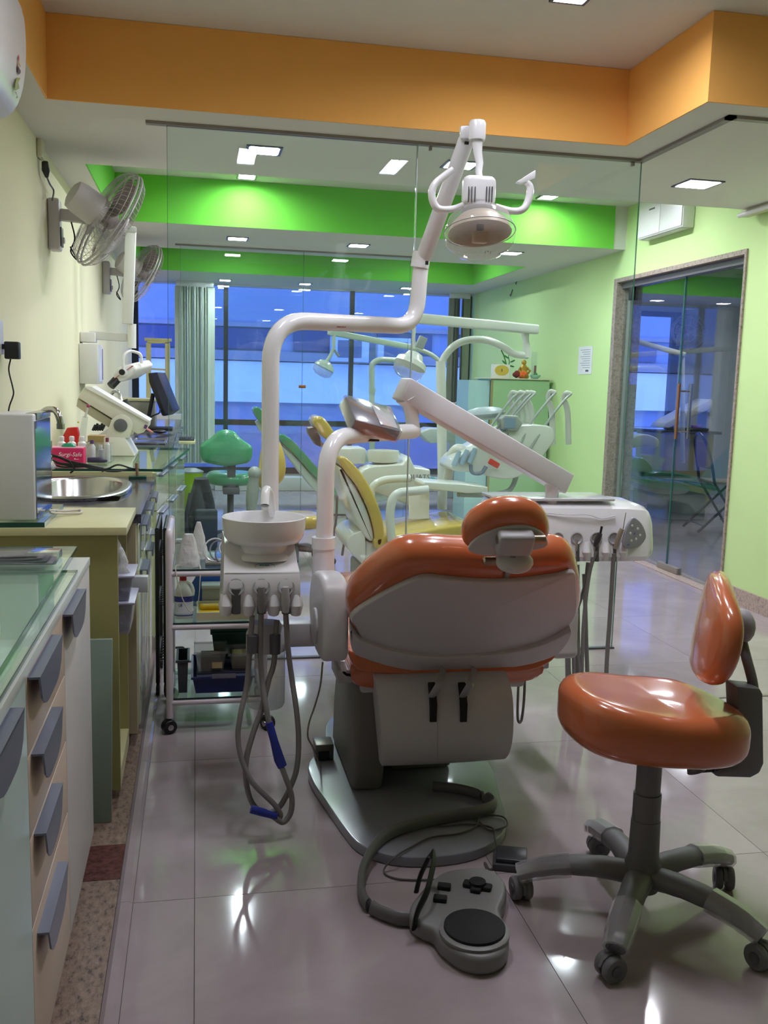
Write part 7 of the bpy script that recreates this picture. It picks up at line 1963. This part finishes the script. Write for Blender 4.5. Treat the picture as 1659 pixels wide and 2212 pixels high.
# ================================================================== ON THE RIGHT WALL
ac2 = thing('air_conditioner', 'white split air conditioner on lime right wall above the door', 'air conditioner', (XR, 5.9, 2.35))
MB().box(3.055, XR - 0.0005, 5.70, 6.32, 2.285, 2.56).build('body', WHITE_PLASTIC, ac2, bevel=0.008, segs=3)
for a, b in ((5.705, 6.0), (6.005, 6.315)):
    MB().box(3.049, 3.0545, a, b, 2.295, 2.555).build('front_panel', mat('ac_panel', (230, 228, 232), 0.3), ac2, bevel=0.002)
MB().box(3.047, 3.0485, 6.08, 6.16, 2.46, 2.47).build('brand_print', DARK_GREY, ac2)
MB().box(3.07, 3.12, 5.72, 6.30, 2.280, 2.2845).build('louvre', mat('ac_louvre', (190, 192, 194), 0.4), ac2)
nt_ = thing('wall_notice', 'white printed paper notice on the lime wall left of door', 'notice', (XR, 7.3, 1.46))
MB().box(XR - 0.003, XR - 0.0008, 7.18, 7.46, 1.355, 1.58).build('paper', mat('paper_white', (226, 226, 230)), nt_)
for k in range(9):
    z = 1.55 - k * 0.018
    MB().box(XR - 0.0036, XR - 0.0031, 7.22, 7.42 - 0.03 * (k % 3), z, z + 0.005).build('text_line', mat('ink_grey', (150, 150, 168), 0.7), nt_, smooth=0)
MB().box(XR - 0.0036, XR - 0.0031, 7.24, 7.30, 1.375, 1.39).build('signature', mat('ink_dark', (70, 70, 100), 0.7), nt_, smooth=0)
for px, py, lb_ in ((1117, 610, 'upper of two small metal hooks on the lime wall'), (1105, 636, 'lower of two small metal hooks on the lime wall')):
    q = ptx(px, py, XR - 0.01)
    tag(MB().tube([q + Vector((0.009, 0, 0.05)), q + Vector((0, 0, 0.02)), q + Vector((-0.01, 0, -0.02)), q + Vector((-0.02, 0, 0.0))], 0.005, 7).build('wall_hook', DARK_GREY), lb_, 'hook', 'hooks on the lime wall')
tl = thing('tube_lamp', 'pale tube lamp batten near ceiling at right edge', 'lamp', (3.0, 4.6, 2.2))
q0, q1 = ptx(1609, 462, 3.08), ptx(1672, 446, 3.08)
MB().bar(q0, Vector((3.08, q0.y - 0.75, q0.z + 0.01)), 0.05, 0.04).build('batten', mat('batten_cream', (196, 192, 160), 0.5), tl, bevel=0.004)
MB().tube([q0 + Vector((-0.035, 0.0, -0.012)), Vector((3.045, q0.y - 0.75, q0.z - 0.002))], 0.013, 12).build('tube', WHITE_PLASTIC, tl)
MB().box(3.08, XR - 0.001, q0.y - 0.5, q0.y - 0.42, q0.z - 0.01, q0.z + 0.02).build('wall_bracket', GREY_METAL, tl)

# ================================================================== SEEN THROUGH THE DOORWAY
fc_ = thing('folding_chair', 'dark metal folding chair with round-topped back behind glass door', 'chair', (4.5, 7.6, 0))
FM = mat('folding_chair_frame', (48, 44, 70), 0.4, 0.4)
for Yc in (7.45, 7.80):
    dx = (Yc - 7.45) * 0.15
    f0 = Vector((4.34 + dx, Yc, 0.004)); f1 = Vector((4.80 + dx, Yc, 0.42))
    g0 = Vector((4.78 + dx, Yc, 0.004)); g1 = Vector((4.47 + dx, Yc, 0.44))
    MB().tube([f0, f1], 0.012, 8).build('leg', FM, fc_)
    MB().tube([g0, g1], 0.012, 8).build('leg', FM, fc_)
MB().tube([(4.40, 7.45, 0.06), (4.45, 7.80, 0.06)], 0.008, 8).build('stretcher', FM, fc_)
MB().tube([(4.72, 7.45, 0.07), (4.77, 7.80, 0.07)], 0.008, 8).build('stretcher', FM, fc_)
bk_ = spl([Vector((4.47, 7.45, 0.44)), Vector((4.42, 7.44, 0.62)), Vector((4.38, 7.47, 0.78)), Vector((4.37, 7.56, 0.86)), Vector((4.40, 7.68, 0.86)), Vector((4.44, 7.78, 0.78)), Vector((4.49, 7.81, 0.62)), Vector((4.52, 7.80, 0.44))], 6)
MB().tube(bk_, 0.013, 9).build('back_hoop', FM, fc_)
MB().prism([(4.445, 7.47, 0.56), (4.405, 7.47, 0.72), (4.395, 7.55, 0.80), (4.42, 7.70, 0.80), (4.45, 7.77, 0.72), (4.485, 7.78, 0.56)], (0.012, 0, 0)).build('back_panel', mat('chair_back_tan', (150, 112, 100), 0.6), fc_)
MB().prism([(4.45, 7.46, 0.435), (4.86, 7.46, 0.425), (4.92, 7.79, 0.425), (4.52, 7.79, 0.435)], (0, 0, 0.022)).build('seat', mat('chair_seat_tan', (176, 150, 120), 0.5), fc_, bevel=0.006)
sd = thing('side_room_counter', 'low yellowish counter in the room behind glass door', 'counter', (5.3, 9.3, 0))
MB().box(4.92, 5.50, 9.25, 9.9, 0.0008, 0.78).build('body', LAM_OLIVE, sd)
MB().box(4.85, 5.56, 9.2, 9.95, 0.7805, 0.81).build('top', DARKTOP, sd, bevel=0.003)
sl = thing('film_processor', 'white slanted device on the counter behind glass door', 'device', (5.2, 9.4, 0.81))
MB().prism([pt(x, y, 9.3) for x, y in [(1432, 924), (1438, 914), (1535, 862), (1541, 866), (1538, 882), (1445, 925)]], (0, 0.3, 0)).build('body', PROC, sl, bevel=0.01)
MB().prism([pt(x, y, 9.35) for x, y in [(1528, 880), (1538, 880), (1536, 926), (1526, 926)]], (0, 0.2, 0)).build('stand', PROC, sl)
tr_ = thing('instrument_dish', 'dark dish with purple packs on counter behind glass door', 'dish', (5.1, 9.3, 0.81))
MB().cushion(ell(0.16, 0.10, 24), Matrix.Translation((5.30, 9.31, 0.826)), 0.03, 0.012).build('dish', BLACK, tr_)
MB().box(5.26, 5.36, 9.27, 9.33, 0.842, 0.875).build('pack', mat('pack_violet', (150, 110, 170), 0.5), tr_, bevel=0.005)
g3 = thing('dental_chair', 'green dental chair with lamp arm in room behind glass door', 'dental chair', (4.6, 8.3, 0))
def sp3(px, Y0, d_, nm, m, r=0.02):
    return side_pad(px, Y0, d_, nm, m, g3, r, 3)
sp3([(1350, 992), (1362, 984), (1376, 992), (1386, 1008), (1384, 1030), (1372, 1034), (1352, 1012)], 8.2, 0.5, 'backrest', GVINYL)
sp3([(1372, 1022), (1390, 1014), (1430, 1016), (1470, 1024), (1500, 1034), (1520, 1046), (1515, 1054), (1480, 1044), (1430, 1032), (1385, 1034)], 8.1, 0.52, 'seat', GVINYL)
sp3([(1380, 1036), (1430, 1034), (1470, 1048), (1460, 1062), (1420, 1064), (1385, 1056)], 8.2, 0.36, 'seat_base', UNITW, 0.014)
MB().box(4.40, 4.85, 8.2, 8.55, 0.0008, 0.25).build('pedestal', UNITG, g3, bevel=0.02)
sp3([(1358, 944), (1380, 936), (1406, 944), (1412, 955), (1405, 966), (1380, 962), (1358, 965)], 8.9, 0.25, 'water_unit', UNITW, 0.014)
MB().tube([pt(1475, 1000, 9.0), pt(1474, 765, 9.0)], 0.024, 12).build('post', UNITW, g3)
MB().bar(pt(1478, 766, 9.0), pt(1375, 738, 8.6), 0.045, 0.05).build('lamp_beam', UNITW, g3, bevel=0.01)
wf = thing('wall_fan', 'pale wall fan beside the side room window behind glass door', 'fan', (6.0, 10.5, 1.9))
fh = pt(1492, 715, 10.3)
MB().lathe([(0.05, -0.12), (0.07, -0.1), (0.07, 0.02)], fh, (-0.7, -0.6, -0.3), 18).build('motor_housing', FANW, wf)
q = Vector((0, 0, 1)).rotation_difference(Vector((-0.7, -0.6, -0.3)).normalized())
gg = MB()
for d_, rr_ in ((0.03, 0.20), (0.05, 0.21), (0.08, 0.18), (0.10, 0.10)):
    gg.tube([fh + q @ Vector((rr_ * math.cos(2 * math.pi * k / 32), rr_ * math.sin(2 * math.pi * k / 32), d_)) for k in range(33)], 0.006, 6, cap=False)
for k in range(28):
    a = 2 * math.pi * k / 28
    gg.tube([fh + q @ Vector((rr_ * math.cos(a), rr_ * math.sin(a), d_)) for rr_, d_ in ((0.05, 0.02), (0.20, 0.03), (0.21, 0.05), (0.18, 0.08), (0.05, 0.105))], 0.0025, 3, cap=False)
g_ = gg.build('guard', FANG, wf, smooth=0)
g_['kind'] = 'stuff'
for k in range(3):
    a0 = 2 * math.pi * k / 3
    P = [fh + q @ Vector((r_ * math.cos(a0 + s_), r_ * math.sin(a0 + s_), 0.055)) for r_, s_ in ((0.03, -0.3), (0.17, -0.35), (0.18, 0.3), (0.03, 0.6))]
    MB().prism(P, q @ Vector((0, 0, 0.004))).build('blade', FANB, wf)
MB().tube([fh, fh + Vector((0.05, 0.12, -0.02)), Vector((fh.x + 0.08, YR2 - 0.03, fh.z - 0.05))], 0.025, 10).build('bracket', FANW, wf)
MB().box(fh.x + 0.03, fh.x + 0.13, YR2 - 0.05, YR2 - 0.001, fh.z - 0.16, fh.z + 0.06).build('wall_base', FANW, wf, bevel=0.01)
